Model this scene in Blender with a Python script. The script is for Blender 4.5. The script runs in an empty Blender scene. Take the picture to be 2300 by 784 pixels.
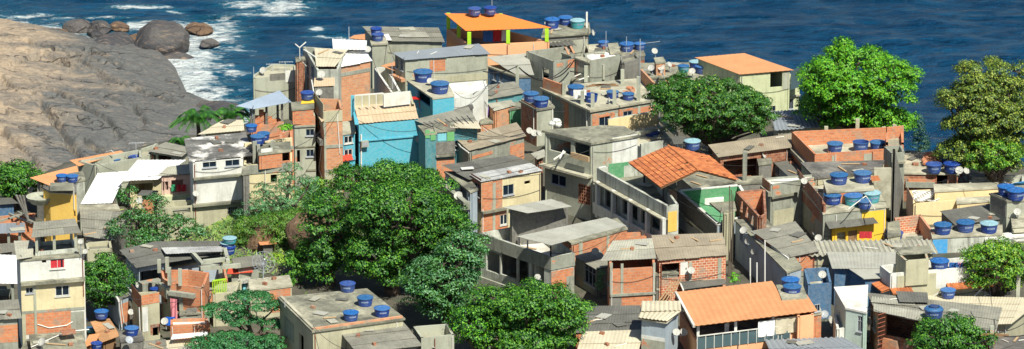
import bpy, math, random
import numpy as np
from mathutils import Vector, Matrix, noise
random.seed(7); RNG = np.random.default_rng(7)
scene = bpy.context.scene
COL = scene.collection
# ------------------------------------------------------------------ camera
F = 10417.0; PITCH = math.radians(17.0); CAMZ = 102.0
CAM = Vector((0, 0, CAMZ))
FW = Vector((0, math.cos(PITCH), -math.sin(PITCH)))
UP = Vector((0, math.sin(PITCH), math.cos(PITCH)))
RT = Vector((1, 0, 0))
def ray(px, py): return FW + RT * ((px - 1150.0) / F) - UP * ((py - 392.0) / F)
def atz(px, py, z):
    r = ray(px, py); return CAM + r * ((z - CAMZ) / r.z)
def aty(px, py, y):
    r = ray(px, py); return CAM + r * (y / r.y)
def onplane(px, py, P, n):
    r = ray(px, py); return CAM + r * ((P - CAM).dot(n) / r.dot(n))
def pxscale(y): return F / (y / math.cos(PITCH))
# ------------------------------------------------------------------ terrain of the settlement
EDGE = [(-60, 330), (0, 331), (60, 332), (150, 337), (230, 338), (330, 342), (420, 345), (520, 345), (600, 354), (700, 364), (850, 372), (1000, 370), (1150, 370), (1300, 367),
        (1450, 361), (1600, 355), (1750, 349), (1900, 344), (2050, 341), (2150, 340), (2300, 336), (2500, 332)]
def yedge(x, y):
    px = 1150 + x / max(y, 50) * math.cos(PITCH) * F
    if px <= EDGE[0][0]: return EDGE[0][1]
    for (a, ya), (b, yb) in zip(EDGE, EDGE[1:]):
        if px <= b: return ya + (yb - ya) * (px - a) / (b - a)
    return EDGE[-1][1]
MOUNDS = []
def T(x, y):
    z = 0.35 * math.sin(x * 0.13 + 1) * math.cos(y * 0.11)
    for (mx, my, rx, ry, h) in MOUNDS:
        d = ((x - mx) / rx) ** 2 + ((y - my) / ry) ** 2
        if d < 6: z += h * math.exp(-d * 1.2)
    d = y - yedge(x, y)
    if d > 0: z -= min(0.62 * d + 0.02 * d * d, 60)
    return max(z, -44)
def ground(px, py):
    y = 240.0; r = ray(px, py)
    while y < 700:
        p = CAM + r * (y / r.y)
        if p.z <= T(p.x, p.y): return p
        y += .1
    return p
g0 = atz(610, 520, 0); MOUNDS.append((g0.x, g0.y, 5.0, 7.0, 2.4))
# ------------------------------------------------------------------ materials
def lin(c):
    if isinstance(c, str):
        c = [int(c[i:i + 2], 16) / 255 for i in (0, 2, 4)]
        c = [v / 12.92 if v <= .04045 else ((v + .055) / 1.055) ** 2.4 for v in c]
    return (c[0], c[1], c[2], 1)
class NT:
    def __init__(s, name):
        s.m = bpy.data.materials.new(name); s.m.use_nodes = True; s.t = s.m.node_tree; s.t.nodes.clear()
        s.out = s.n('ShaderNodeOutputMaterial'); s.b = s.n('ShaderNodeBsdfPrincipled'); s.l(s.b.outputs[0], s.out.inputs[0])
    def n(s, ty, **k):
        x = s.t.nodes.new(ty)
        for a, b in k.items(): setattr(x, a, b)
        return x
    def l(s, a, b): s.t.links.new(a, b)
    def noise(s, vec, scale, detail=4, rough=.6, dim='3D'):
        x = s.n('ShaderNodeTexNoise'); x.inputs['Scale'].default_value = scale; x.inputs['Detail'].default_value = detail; x.inputs['Roughness'].default_value = rough
        if vec is not None: s.l(vec, x.inputs['Vector'])
        return x.outputs['Fac']
    def mapr(s, val, a, b, c=0., d=1.):
        x = s.n('ShaderNodeMapRange'); x.clamp = True
        for i, v in enumerate((a, b, c, d)): x.inputs[i + 1].default_value = v
        s.l(val, x.inputs[0]); return x.outputs[0]
    def mix(s, fac, a, b, blend='MIX'):
        x = s.n('ShaderNodeMix', data_type='RGBA', blend_type=blend)
        for sock, v in ((x.inputs[0], fac), (x.inputs[6], a), (x.inputs[7], b)):
            if isinstance(v, (int, float)): sock.default_value = v
            elif isinstance(v, (tuple, list)): sock.default_value = v
            else: s.l(v, sock)
        return x.outputs[2]
    def mapping(s, vec, sc, loc=(0, 0, 0), rot=(0, 0, 0)):
        x = s.n('ShaderNodeMapping'); x.inputs['Scale'].default_value = sc; x.inputs['Location'].default_value = loc; x.inputs['Rotation'].default_value = rot
        s.l(vec, x.inputs[0]); return x.outputs[0]
    def math(s, op, a, b):
        x = s.n('ShaderNodeMath', operation=op)
        for i, v in enumerate((a, b)):
            if isinstance(v, (int, float)): x.inputs[i].default_value = v
            else: s.l(v, x.inputs[i])
        return x.outputs[0]
    def bump(s, h, strength, dist):
        x = s.n('ShaderNodeBump'); x.inputs['Strength'].default_value = strength; x.inputs['Distance'].default_value = dist
        s.l(h, x.inputs['Height']); s.l(x.outputs[0], s.b.inputs['Normal'])
    def rough(s, v): s.b.inputs['Roughness'].default_value = v
M = {}
def world_pos(t):
    return t.n('ShaderNodeNewGeometry').outputs['Position']
def plaster(name, col, dirt='6b6558', amt=.55, rough=.9, streak=.5, seed=0, peel=0):
    t = NT(name); c = lin(col); pos = world_pos(t)
    p2 = t.mapping(pos, (1, 1, 1), (seed * 7.3, 3.1 * seed, 0))
    big = t.mapr(t.noise(p2, .55, 5, .65), .42, .72)
    fine = t.mapr(t.noise(p2, 4.5, 5, .7), .3, .75)
    st = t.mapr(t.noise(t.mapping(p2, (2.6, 2.6, .22)), 1.0, 4, .7), .5, .75)
    a = t.mix(t.math('MULTIPLY', big, amt), c, lin(dirt))
    a = t.mix(t.math('MULTIPLY', st, streak), a, lin('3d3a34'))
    a = t.mix(t.math('MULTIPLY', fine, .22), a, lin('cfc8b4') if sum(c[:3]) < 1.2 else lin('8d8676'))
    if peel:
        uv = t.n('ShaderNodeUVMap').outputs[0]; b = t.n('ShaderNodeTexBrick'); b.inputs['Scale'].default_value = 1; t.l(uv, b.inputs['Vector'])
        for i, v in (('Color1', lin('c98058')), ('Color2', lin('b36a48')), ('Mortar', lin('a89a84'))): b.inputs[i].default_value = v
        b.inputs['Mortar Size'].default_value = .025; b.inputs['Brick Width'].default_value = .36; b.inputs['Row Height'].default_value = .2
        pm = t.noise(t.mapping(pos, (1, 1, 1.3), (17 * seed, 3, 5)), .42, 7, .68)
        a = t.mix(t.mapr(pm, peel - .055, peel - .04), a, b.outputs['Color'])
    t.l(a, t.b.inputs[0]); t.rough(rough); t.bump(t.noise(p2, 9, 4), .35, .03)
    M[name] = t.m
def bricks(name, c1, c2, mort, amt=.5, sx=1.0, seed=0):
    t = NT(name); uv = t.n('ShaderNodeUVMap').outputs[0]; pos = world_pos(t)
    b = t.n('ShaderNodeTexBrick'); b.inputs['Scale'].default_value = 1
    b.inputs['Color1'].default_value = lin(c1); b.inputs['Color2'].default_value = lin(c2); b.inputs['Mortar'].default_value = lin(mort)
    b.inputs['Mortar Size'].default_value = .022; b.inputs['Mortar Smooth'].default_value = .3; b.inputs['Brick Width'].default_value = .36 * sx; b.inputs['Row Height'].default_value = .2 * sx
    b.inputs['Bias'].default_value = 0.0
    wob = t.mapping(uv, (1, 1, 1)); t.l(wob, b.inputs['Vector'])
    a = b.outputs['Color']
    big = t.mapr(t.noise(t.mapping(pos, (1, 1, 1), (seed, 0, 0)), .8, 7, .7), .53, .6); amt = .7
    a = t.mix(t.math('MULTIPLY', big, amt), a, lin('8f8878'))
    fine = t.mapr(t.noise(pos, 3.2, 5, .75), .48, .7)
    a = t.mix(t.math('MULTIPLY', fine, .3), a, lin('7e4a34'))
    var = t.mapr(t.noise(t.mapping(pos, (3, 3, 5)), 1, 2), .35, .65)
    a = t.mix(t.math('MULTIPLY', var, .3), a, lin('d99a70'))
    t.l(a, t.b.inputs[0]); t.rough(.92); t.bump(b.outputs['Fac'], -.5, .02)
    M[name] = t.m
def sheetmat(name, col, dark='4b4842', light='b8b2a2', amt=.6, rough=.85, metal=0, streak=.5, seam=.4):
    t = NT(name); c = lin(col); pos = world_pos(t); uv = t.n('ShaderNodeUVMap').outputs[0]
    at = t.n('ShaderNodeAttribute'); at.attribute_name = 'var'
    big = t.mapr(t.noise(pos, .8, 6, .7), .4, .7)
    st = t.mapr(t.noise(t.mapping(uv, (.5, 4.5, 1)), 1.0, 5, .7), .48, .72)
    fine = t.mapr(t.noise(pos, 6, 5, .75), .4, .75)
    a = t.mix(t.math('MULTIPLY', big, amt), c, lin(dark))
    a = t.mix(t.math('MULTIPLY', st, streak), a, lin(dark))
    a = t.mix(t.math('MULTIPLY', fine, .3), a, lin(light))
    a = t.mix(t.math('MULTIPLY', at.outputs['Fac'], seam), a, lin(dark))
    t.l(a, t.b.inputs[0]); t.rough(rough); t.b.inputs['Metallic'].default_value = metal
    t.bump(t.noise(pos, 7, 4), .2, .02)
    M[name] = t.m
def plain(name, col, rough=.5, metal=0, amt=.15):
    t = NT(name); pos = world_pos(t); n = t.mapr(t.noise(pos, 3.5, 4), .35, .7)
    c = lin(col); d = (c[0] * .6, c[1] * .6, c[2] * .6, 1); a = t.mix(t.math('MULTIPLY', n, amt * 2), c, d)
    if name.startswith('tank_') and name not in ('tank_label', 'tank_ink'):
        oi = t.n('ShaderNodeObjectInfo'); a = t.mix(t.mapr(oi.outputs['Random'], .3, 1, 0, .14), a, lin('7f98a8')); ds = t.mapr(t.noise(pos, 2.2, 6, .7), .5, .7); a = t.mix(t.math('MULTIPLY', ds, .35), a, lin('6d6f68'))
    t.l(a, t.b.inputs[0]); t.rough(rough); t.b.inputs['Metallic'].default_value = metal
    M[name] = t.m
plaster('concrete', '8b8f81', '55574c', .65, seed=1, streak=.6, peel=.66)
plaster('concrete_light', 'a2a592', '6a6c5e', .6, seed=2, streak=.45, peel=.69)
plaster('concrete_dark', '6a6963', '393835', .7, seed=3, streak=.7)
plaster('render_warm', 'aca88a', '74715a', .5, seed=4, streak=.35, peel=.69)
plaster('cream', 'd6c99e', '9a8b66', .4, seed=5, streak=.3)
plaster('cream_bright', 'e6cf9c', 'c8ab74', .35, seed=15, streak=.12)
plaster('white', 'd8d8cf', '9b998b', .5, seed=6, streak=.35)
plaster('white_stained', 'bfc2b4', '5e6055', .8, seed=7, streak=.85)
plaster('blue_grey', '95a3ad', '66727c', .5, seed=8, streak=.35)
plaster('turquoise', '3ba5ba', '3592a8', .45, seed=9, streak=.08)
plaster('teal', '2c7c86', '1f5a64', .5, seed=10)
plaster('deep_blue', '2a5f86', '20486b', .5, seed=16)
plaster('bright_blue', '1d93cf', '1b7eb4', .4, seed=17, streak=.1)
plaster('yellow', 'e2b955', 'b8893a', .35, seed=11, streak=.15)
plaster('yellow_strong', 'ecc02f', 'cf9c22', .3, seed=18, streak=.1)
plaster('peach', 'e9ac7d', 'c78a5e', .35, seed=12, streak=.12)
plaster('pale_green', 'c5cba0', '8d9270', .45, seed=13, streak=.35)
plaster('mint', 'c6d8cc', '93a89c', .4, seed=23, streak=.2)
plaster('green_paint', '3c8a5a', '2f6f48', .3, seed=14, streak=.06)
plaster('pink_wall', 'd9b7a6', 'a88a7b', .4, seed=19)
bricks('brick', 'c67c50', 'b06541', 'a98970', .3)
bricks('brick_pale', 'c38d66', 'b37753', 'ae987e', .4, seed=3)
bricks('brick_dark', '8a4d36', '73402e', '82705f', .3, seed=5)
bricks('brick_small', 'ba6844', 'a65238', 'cdbfa6', .2, .9, seed=9)
sheetmat('fibre', '8b897a'); sheetmat('fibre_dark', '66665e', dark='3b3936', light='908b80')
sheetmat('fibre_light', 'a8a694', dark='6f6b60', light='cfc9b8'); sheetmat('fibre_tan', '9a8e78', dark='6b6253', light='c0b59c', streak=.35)
sheetmat('fibre_pale', 'a3a296', dark='77766c', light='c4c0b2', amt=.5, streak=.4)
sheetmat('fibre_blue', '8e9cab', dark='6c7986', light='b3bfc9', amt=.3, streak=.2)
sheetmat('metal_grey', '868c90', dark='6a6f73', light='a0a5a8', amt=.3, streak=.2, rough=.6)
sheetmat('metal_white', 'e9e8e4', dark='b0aea6', light='f2f2ee', amt=.2, streak=.15, rough=.5, seam=.12)
sheetmat('sheet_cream', 'c4ba9f', dark='8e8570', light='d8d0b8', amt=.4, streak=.3, seam=.15)
sheetmat('paint_patchy', 'b9b9b4', dark='5c5c5a', light='eeeeea', amt=.75, streak=.8)
sheetmat('orange_sheet', 'cf9060', dark='a56c44', light='d9a274', amt=.4, streak=.3, rough=.7, seam=.15)
sheetmat('orange_bright', 'e67f34', dark='cc6a28', light='ea9048', amt=.25, streak=.12, rough=.7, seam=.1)
sheetmat('red_sheet', 'cf4a30', dark='a3361f', light='dc6a4a', amt=.3, streak=.2, rough=.7)
sheetmat('tan_tile', 'c8b090', dark='96805f', light='e2d0b0', amt=.35, streak=.35)
sheetmat('plank', 'b98a5e', dark='7d5a3c', light='d7ab7c', amt=.4, streak=.8)
def slabmat(name, col, dark, light, pw, pb=.5):
    t = NT(name); pos = world_pos(t)
    a = t.mix(t.mapr(t.noise(pos, .35, 6, .7), .42, .62), lin(col), lin(dark))
    a = t.mix(t.math('MULTIPLY', t.mapr(t.noise(t.mapping(pos, (1, 1, 1), (9, 4, 2)), .5, 6, .7), .5, .62), pw), a, lin(light))
    a = t.mix(t.math('MULTIPLY', t.mapr(t.noise(pos, 3, 6, .8), .45, .7), pb), a, lin(dark))
    t.l(a, t.b.inputs[0]); t.rough(.92); t.bump(t.noise(pos, 6, 5), .4, .03); M[name] = t.m
slabmat('slab', '8e8c78', '55544a', 'b3ae96', .7, .65); slabmat('slab_dark', '6d6a64', '44423f', 'a7a193', .35)
slabmat('slab_light', 'b0ab94', '807c6a', 'cec8b0', .6, .5); slabmat('slab_white', 'dcd9d0', 'b5b0a2', 'eeece4', .6, .2)
slabmat('slab_patch', '77756f', '4e4d4a', 'dedad0', 1.0, .3)
slabmat('soil', '6f6450', '4d4538', '8f8570', .6)
def tilemat(name, c1, c2, c3):
    t = NT(name); uv = t.n('ShaderNodeUVMap').outputs[0]; pos = world_pos(t)
    at = t.n('ShaderNodeAttribute'); at.attribute_name = 'var'
    a = t.mix(at.outputs['Fac'], lin(c1), lin(c2))
    a = t.mix(t.math('MULTIPLY', t.mapr(t.noise(pos, 1.2, 5, .7), .45, .65), .5), a, lin(c3))
    t.l(a, t.b.inputs[0]); t.rough(.85); M[name] = t.m
tilemat('terracotta', 'c07643', '98532e', '7f4a34')
for a in (('tank_blue', '123a86', .5), ('tank_lid', '22598a', .6), ('tank_lid_bright', '1d5c9c', .55), ('tank_navy', '11377f', .4), ('tank_lid_pale', '86aab2', .6), ('tank_teal', '3f9aa0', .45), ('tank_dark', '2a3f6a', .4), ('tank_label', 'a9b8c8', .6),  # lid blues lighter than the bodies: sun on the tops painted in
          ('dish_white', 'aeaca2', .7), ('dish_grey', '9aa0a4', .5), ('pvc_white', 'dedad0', .5), ('aluminium', 'a9adb0', .45), ('glass_dark', '1a2733', .08), ('dark_metal', '3a3a3c', .5),
          ('wood', '8a6a4a', .85), ('wood_pale', 'b79a74', .85), ('bark', '5d5044', .95), ('lime_paint', 'a8d42c', .6), ('dark_green', '1f5a46', .7), ('red_plastic', 'cc2a22', .4), ('cloth_red', 'c03038', .9),
          ('cloth_white', 'e2e0da', .9), ('cloth_pink', 'e08a92', .9), ('cloth_blue', '2f62a8', .9), ('cloth_purple', '8a6ac0', .9), ('cloth_yellow', 'e2c23a', .9), ('cloth_green', '3a9a6a', .9), ('wire', '1b1b1e', .7),
          ('wood_blue', '7fc4cc', .7), ('shutter_green', '6aa86a', .7), ('rust', '8a4a34', .8), ('glass_pale', '4d6064', .15), ('tarp_blue', '1f62c8', .55), ('tank_ink', '2a56a0', .6)):
    plain(a[0], a[1], a[2])
def leafmat(name, c1, c2, c3):
    t = NT(name); pos = world_pos(t)
    at = t.n('ShaderNodeAttribute'); at.attribute_name = 'var'
    a = t.mix(at.outputs['Fac'], lin(c1), lin(c2))
    a = t.mix(t.math('MULTIPLY', t.mapr(t.noise(pos, .8, 3), .45, .7), .6), a, lin(c3))
    t.l(a, t.b.inputs[0]); t.rough(.55)
    tr = t.n('ShaderNodeBsdfTranslucent'); t.l(a, tr.inputs[0]); mx = t.n('ShaderNodeMixShader'); mx.inputs[0].default_value = .14
    t.l(t.b.outputs[0], mx.inputs[1]); t.l(tr.outputs[0], mx.inputs[2]); t.l(mx.outputs[0], t.out.inputs[0]); M[name] = t.m
leafmat('leaf_deep', '1b4e1a', '4d8624', '153f1e'); leafmat('leaf_bright', '459610', '84c01c', '34821a')
leafmat('leaf_olive', '345a24', '74842e', '284c24'); leafmat('leaf_mid', '33701c', '72a628', '255a1e')
leafmat('leaf_citrus', '245a1e', '548424', '224e1e'); leafmat('leaf_yellow', '6a9420', '9cb42a', '4a8028')
leafmat('leaf_bluegreen', '4a8258', '7aa868', '3a6c4a'); leafmat('leaf_umbrella', '2c6a3c', '4c8a42', '24583a'); leafmat('leaf_dry', '568436', '8c9844', '3c6a2a')
leafmat('leaf_gold', '6e8a2c', 'acb044', '567a28'); leafmat('leaf_conifer', '2a5244', '3f6a50', '24483c')
# ------------------------------------------------------------------ mesh builder
class MB:
    def __init__(s): s.v = []; s.f = []; s.var = []
    def face(s, pts, var=0.):
        i = len(s.v); s.v += [Vector(p) for p in pts]; s.f.append(tuple(range(i, i + len(pts)))); s.var += [var] * len(pts)
    def prism(s, pts, h):                       # pts = top outline (counter clockwise from above), extruded down by h
        low = [Vector(p) - Vector((0, 0, h)) for p in pts]; n = len(pts)
        s.face(pts); s.face(low[::-1])
        for i in range(n): j = (i + 1) % n; s.face([low[i], low[j], pts[j], pts[i]])
    def box(s, c, ax, ay, az):                  # centre, three half axis vectors
        c, ax, ay, az = Vector(c), Vector(ax), Vector(ay), Vector(az)
        p = lambda i, j, k: c + ax * i + ay * j + az * k
        s.face([p(-1, -1, 1), p(1, -1, 1), p(1, 1, 1), p(-1, 1, 1)]); s.face([p(-1, 1, -1), p(1, 1, -1), p(1, -1, -1), p(-1, -1, -1)])
        s.face([p(-1, -1, -1), p(1, -1, -1), p(1, -1, 1), p(-1, -1, 1)]); s.face([p(1, -1, -1), p(1, 1, -1), p(1, 1, 1), p(1, -1, 1)])
        s.face([p(1, 1, -1), p(-1, 1, -1), p(-1, 1, 1), p(1, 1, 1)]); s.face([p(-1, 1, -1), p(-1, -1, -1), p(-1, -1, 1), p(-1, 1, 1)])
    def tube(s, a, b, r0, r1=None, n=7):
        a, b = Vector(a), Vector(b); r1 = r0 if r1 is None else r1
        d = (b - a); d = d.normalized() if d.length else Vector((0, 0, 1))
        u = d.cross(Vector((0, 0, 1)) if abs(d.z) < .9 else Vector((1, 0, 0))).normalized(); w = d.cross(u)
        ca = [a + (u * math.cos(2 * math.pi * i / n) + w * math.sin(2 * math.pi * i / n)) * r0 for i in range(n)]
        cb = [b + (u * math.cos(2 * math.pi * i / n) + w * math.sin(2 * math.pi * i / n)) * r1 for i in range(n)]
        for i in range(n): j = (i + 1) % n; s.face([ca[i], cb[i], cb[j], ca[j]])
        s.face(ca); s.face(cb[::-1])
    def bar(s, a, b, w, h=None):                # square bar
        a, b = Vector(a), Vector(b); h = w if h is None else h; d = (b - a); L = d.length; d = d.normalized()
        u = d.cross(Vector((0, 0, 1)) if abs(d.z) < .9 else Vector((0, 1, 0))).normalized(); k = u.cross(d)
        s.box((a + b) / 2, d * L / 2, u * w / 2, k * h / 2)
    def lathe(s, prof, n=20, o=(0, 0, 0)):
        o = Vector(o); ring = [[o + Vector((r * math.cos(2 * math.pi * i / n), r * math.sin(2 * math.pi * i / n), z)) for i in range(n)] for r, z in prof]
        for a, b in zip(ring, ring[1:]):
            for i in range(n): j = (i + 1) % n; s.face([a[i], a[j], b[j], b[i]])
    def build(s, name, mat, parent=None, smooth=False):
        me = bpy.data.meshes.new(name); me.from_pydata([tuple(v) for v in s.v], [], s.f)
        uv = me.uv_layers.new(name='UVMap'); d = np.zeros(len(me.loops) * 2, dtype=np.float32); k = 0
        for f in s.f:
            p = [s.v[i] for i in f]; nn = (p[1] - p[0]).cross(p[-1] - p[0])
            if nn.length > 1e-12: nn.normalize()
            if abs(nn.z) > .75:
                for q in p: d[k] = q.x; d[k + 1] = q.y; k += 2
            else:
                tx, ty = -nn.y, nn.x; L = math.hypot(tx, ty) or 1; tx /= L; ty /= L
                for q in p: d[k] = q.x * tx + q.y * ty; d[k + 1] = q.z; k += 2
        uv.data.foreach_set('uv', d)
        a = me.attributes.new('var', 'FLOAT', 'POINT'); a.data.foreach_set('value', np.array(s.var, dtype=np.float32))
        if isinstance(mat, str): mat = M[mat]
        me.materials.append(mat)
        if smooth: me.polygons.foreach_set('use_smooth', np.ones(len(me.polygons), dtype=bool))
        o = bpy.data.objects.new(name, me); COL.objects.link(o)
        if parent is not None: adopt(o, parent)
        return o
def adopt(o, parent):
    o.parent = parent; o.matrix_parent_inverse = Matrix.Translation(-PLOC.get(parent.name, Vector()))
PLOC = {}
def empty(name, loc):
    o = bpy.data.objects.new(name, None); COL.objects.link(o); o.location = loc; o.empty_display_size = .3; PLOC[o.name] = Vector(loc); return o
def child(o, parent):       # child whose mesh is in the parent's local space
    o.parent = parent; return o
def tag(o, label, cat, group=None):
    o['label'] = label; o['category'] = cat
    if group: o['group'] = group
    return o
def offset_poly(pts, d):
    n = len(pts); out = []
    for i in range(n):
        a, b, c = pts[i - 1], pts[i], pts[(i + 1) % n]
        d1 = Vector((b.x - a.x, b.y - a.y)); d2 = Vector((c.x - b.x, c.y - b.y))
        if d1.length < 1e-6 or d2.length < 1e-6: out.append(b.copy()); continue
        d1.normalize(); d2.normalize(); n1 = Vector((d1.y, -d1.x)); n2 = Vector((d2.y, -d2.x)); m = n1 + n2
        if m.length < .2: out.append(b.copy()); continue
        m.normalize(); k = d / max(m.dot(n1), .35); out.append(Vector((b.x + m.x * k, b.y + m.y * k, b.z)))
    return out
def plane_of(P):
    n = Vector((0, 0, 0))
    for i in range(len(P)): a, b = P[i], P[(i + 1) % len(P)]; n += a.cross(b)
    n.normalize(); c = sum(P, Vector()) / len(P)
    return c, (n if n.z > 0 else -n)
def zplane(x, y, c, n): return c.z - ((x - c.x) * n.x + (y - c.y) * n.y) / n.z
# ------------------------------------------------------------------ houses
HOUSES = []; ITEMS = []; HR = random.Random(3)
class House: pass
def wall_mesh(mb, A, B, zb, ops, t=.16):
    d = Vector((B.x - A.x, B.y - A.y, 0)); L = d.length; d.normalize(); n = Vector((d.y, -d.x, 0)); zt = min(A.z, B.z)
    us = {0., L}; zs = {zb, zt}; keep = []
    for (u0, u1, z0, z1) in ops:
        u0 = max(.06, u0); u1 = min(L - .06, u1); z0 = max(zb + .02, z0); z1 = min(zt - .04, z1)
        if u1 - u0 < .05 or z1 - z0 < .05: continue
        keep.append((u0, u1, z0, z1)); us |= {u0, u1}; zs |= {z0, z1}
    us = sorted(us); zs = sorted(zs)
    W = lambda u, z, o=0.: Vector((A.x + d.x * u - n.x * o, A.y + d.y * u - n.y * o, z))
    for i in range(len(us) - 1):
        for j in range(len(zs) - 1):
            a, b, c, e = us[i], us[i + 1], zs[j], zs[j + 1]; um = (a + b) / 2; zm = (c + e) / 2
            if any(k[0] < um < k[1] and k[2] < zm < k[3] for k in keep): continue
            mb.face([W(a, c), W(b, c), W(b, e), W(a, e)]); mb.face([W(b, c, t), W(a, c, t), W(a, e, t), W(b, e, t)])
    for (a, b, c, e) in keep:
        mb.face([W(a, c, t), W(b, c, t), W(b, c), W(a, c)][::-1]); mb.face([W(a, e), W(b, e), W(b, e, t), W(a, e, t)][::-1])
        mb.face([W(a, c), W(a, e), W(a, e, t), W(a, c, t)][::-1]); mb.face([W(b, c, t), W(b, e, t), W(b, e), W(b, c)][::-1])
    if abs(A.z - B.z) > .01:
        a, b = W(0, A.z), W(L, B.z); lo = [W(0, zt), W(L, zt)]; o = -n * t
        p = [lo[0], lo[1]] + ([b] if B.z > zt + .005 else []) + ([a] if A.z > zt + .005 else [])
        mb.face(p); mb.face([q + o for q in p][::-1])
    a, b = W(0, A.z), W(L, B.z); mb.face([a, b, W(L, B.z, t), W(0, A.z, t)])
    return keep
def H(label, q, yb=None, m='concrete', rise=(0, 0, 0, 0), roof='slab', rm='slab', par=0, pars=None, wq=None, ins=.28, th=.13, over=.06, z=None, base=None, parent=None,
      name='house', cat='house', O=(), P=(), pitch=.19, wallname='wall', group=None, roofname='roof', amp=.010, seams=True, ph=None, opn=0, rail=.85, postm='concrete', postw=.18, extra=()):
    h = House(); n = len(q); rise = list(rise) + [0] * (n - len(rise))
    if z is None:
        gy = ground(q[0][0], yb).y; z = aty(q[0][0], q[0][1], gy).z
    h.z0 = z; h.P = [atz(a[0], a[1], z + r) for a, r in zip(q, rise)]; h.pc, h.pn = plane_of(h.P); h.ph = ph or label
    if parent is None:
        c = sum(h.P, Vector()) / n; h.root = empty(name, (c.x, c.y, T(c.x, c.y))); tag(h.root, label, cat, group); HOUSES.append(h)
    else: h.root = parent.root
    h.host = parent.host if parent else h
    if h.host is h: h.nphr = h.ph
    # wall footprint
    if wq: Wp = [atz(a[0], a[1], z) for a in wq]
    elif roof in ('sheet', 'poly'): Wp = offset_poly(h.P, -ins)
    else: Wp = [p.copy() for p in h.P]
    if roof in ('sheet', 'poly'):
        for p in Wp: p.z = zplane(p.x, p.y, h.pc, h.pn) - .07
    elif roof == 'slab' and par == 0 and pars is None:
        for p in Wp: p.z -= th
    if opn:
        tops = [p.copy() for p in Wp]
        for p in Wp: p.z = z - opn
        k_ = [(offset_poly(tops, -.1)[i], i) for i in range(len(tops))]
        for (tp, i) in k_:
            mb = MB(); mb.box((tp.x, tp.y, (tp.z + z - opn) / 2), (postw / 2, 0, 0), (0, postw / 2, 0), (0, 0, (tp.z - z + opn) / 2)); mb.build('post', postm, h.root)
        for (f, fr) in extra:
            a, b = offset_poly(tops, -.1)[f], offset_poly(tops, -.1)[(f + 1) % len(tops)]; tp = a.lerp(b, fr)
            mb = MB(); mb.box((tp.x, tp.y, (tp.z + z - opn) / 2), (postw / 2, 0, 0), (0, postw / 2, 0), (0, 0, (tp.z - z + opn) / 2)); mb.build('post', postm, h.root)
    h.W = Wp
    zb = base if base is not None else min(T(p.x, p.y) for p in Wp) - .4
    h.zb = zb; ops = {}; fills = []
    for o in O:
        f, x0, y0, x1, y1, kind = o[:6]; A, B = Wp[f], Wp[(f + 1) % len(Wp)]
        u0, u1, z0, z1 = facerect(A, B, x0, y0, x1, y1)
        ops.setdefault(f, []).append((u0, u1, z0, z1)); fills.append((f, u0, u1, z0, z1, kind))
    if parent is None and not opn and len(Wp) == 4 and not any(k_ in label for k_ in ('turquoise', 'smooth', 'tank', 'stub', 'wall', 'emerald', 'shed', 'square', 'bright white')):
        for f in (0, 3):
            A, B = Wp[f], Wp[(f + 1) % 4]; L_ = math.hypot(A.x - B.x, A.y - B.y); top = min(A.z, B.z) - par - .9
            if f in ops or any(p_[0] == f for p_ in P) or L_ < 2.4 or top - zb < 1.8 or HR.random() < .3: continue
            for u_ in ((.5,) if L_ < 4.5 else (.28, .7)):
                w_, h_ = HR.uniform(.35, .6), HR.uniform(.7, 1.0); u_ = u_ * L_ + HR.uniform(-.2, .2); ops.setdefault(f, []).append((u_ - w_, u_ + w_, top - h_, top)); fills.append((f, u_ - w_, u_ + w_, top - h_, top, HR.choice(['win', 'win', 'wind', 'bars', 'winw'])))
    mb = MB()
    for i in range(len(Wp)):
        A, B = Wp[i].copy(), Wp[(i + 1) % len(Wp)].copy()
        if pars is not None:
            if pars[i] is None: continue
            A.z = B.z = z - par + pars[i]
        wall_mesh(mb, A, B, zb, ops.get(i, []))
    h.ops = ops
    h.wall = mb.build(wallname, m, h.root)
    if opn:
        ip = offset_poly(Wp, -.158)
        for p in ip: p.z = z - opn - rail
        mb = MB(); mb.prism(ip, .12); mb.build('floor_slab', 'slab', h.root)
    if roof == 'sheet': h.roof = sheet(h.P, rm, h.root, pitch, roofname, amp, seams)
    elif roof == 'poly':
        mb = MB(); mb.prism(h.P, .05); h.roof = mb.build(roofname, rm, h.root)
    elif roof == 'slab':
        mb = MB()
        if par or pars is not None:
            ip = offset_poly(Wp, -.155)
            for p in ip: p.z = z - par
            mb.prism(ip, .14)
        else:
            mb.prism(offset_poly(h.P, over), th)
        h.roof = mb.build(roofname, rm, h.root)
    h.par = par
    for f_ in fills: fill(h, *f_)
    for p in P: patch(h, *p)
    return h
def facerect(A, B, x0, y0, x1, y1):
    d = Vector((B.x - A.x, B.y - A.y, 0)).normalized(); n = Vector((d.y, -d.x, 0)); xm, ym = (x0 + x1) / 2, (y0 + y1) / 2
    pl, pr = onplane(x0, ym, A, n), onplane(x1, ym, A, n); pt, pb = onplane(xm, y0, A, n), onplane(xm, y1, A, n)
    u = sorted(((pl - A).dot(d), (pr - A).dot(d))); return u[0], u[1], pb.z, pt.z
def facebasis(h, f):
    A, B = h.W[f], h.W[(f + 1) % len(h.W)]; d = Vector((B.x - A.x, B.y - A.y, 0)); L = d.length; d.normalize(); n = Vector((d.y, -d.x, 0))
    return A, d, n, L, (lambda u, z, o=0.: Vector((A.x + d.x * u + n.x * o, A.y + d.y * u + n.y * o, z)))
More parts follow.
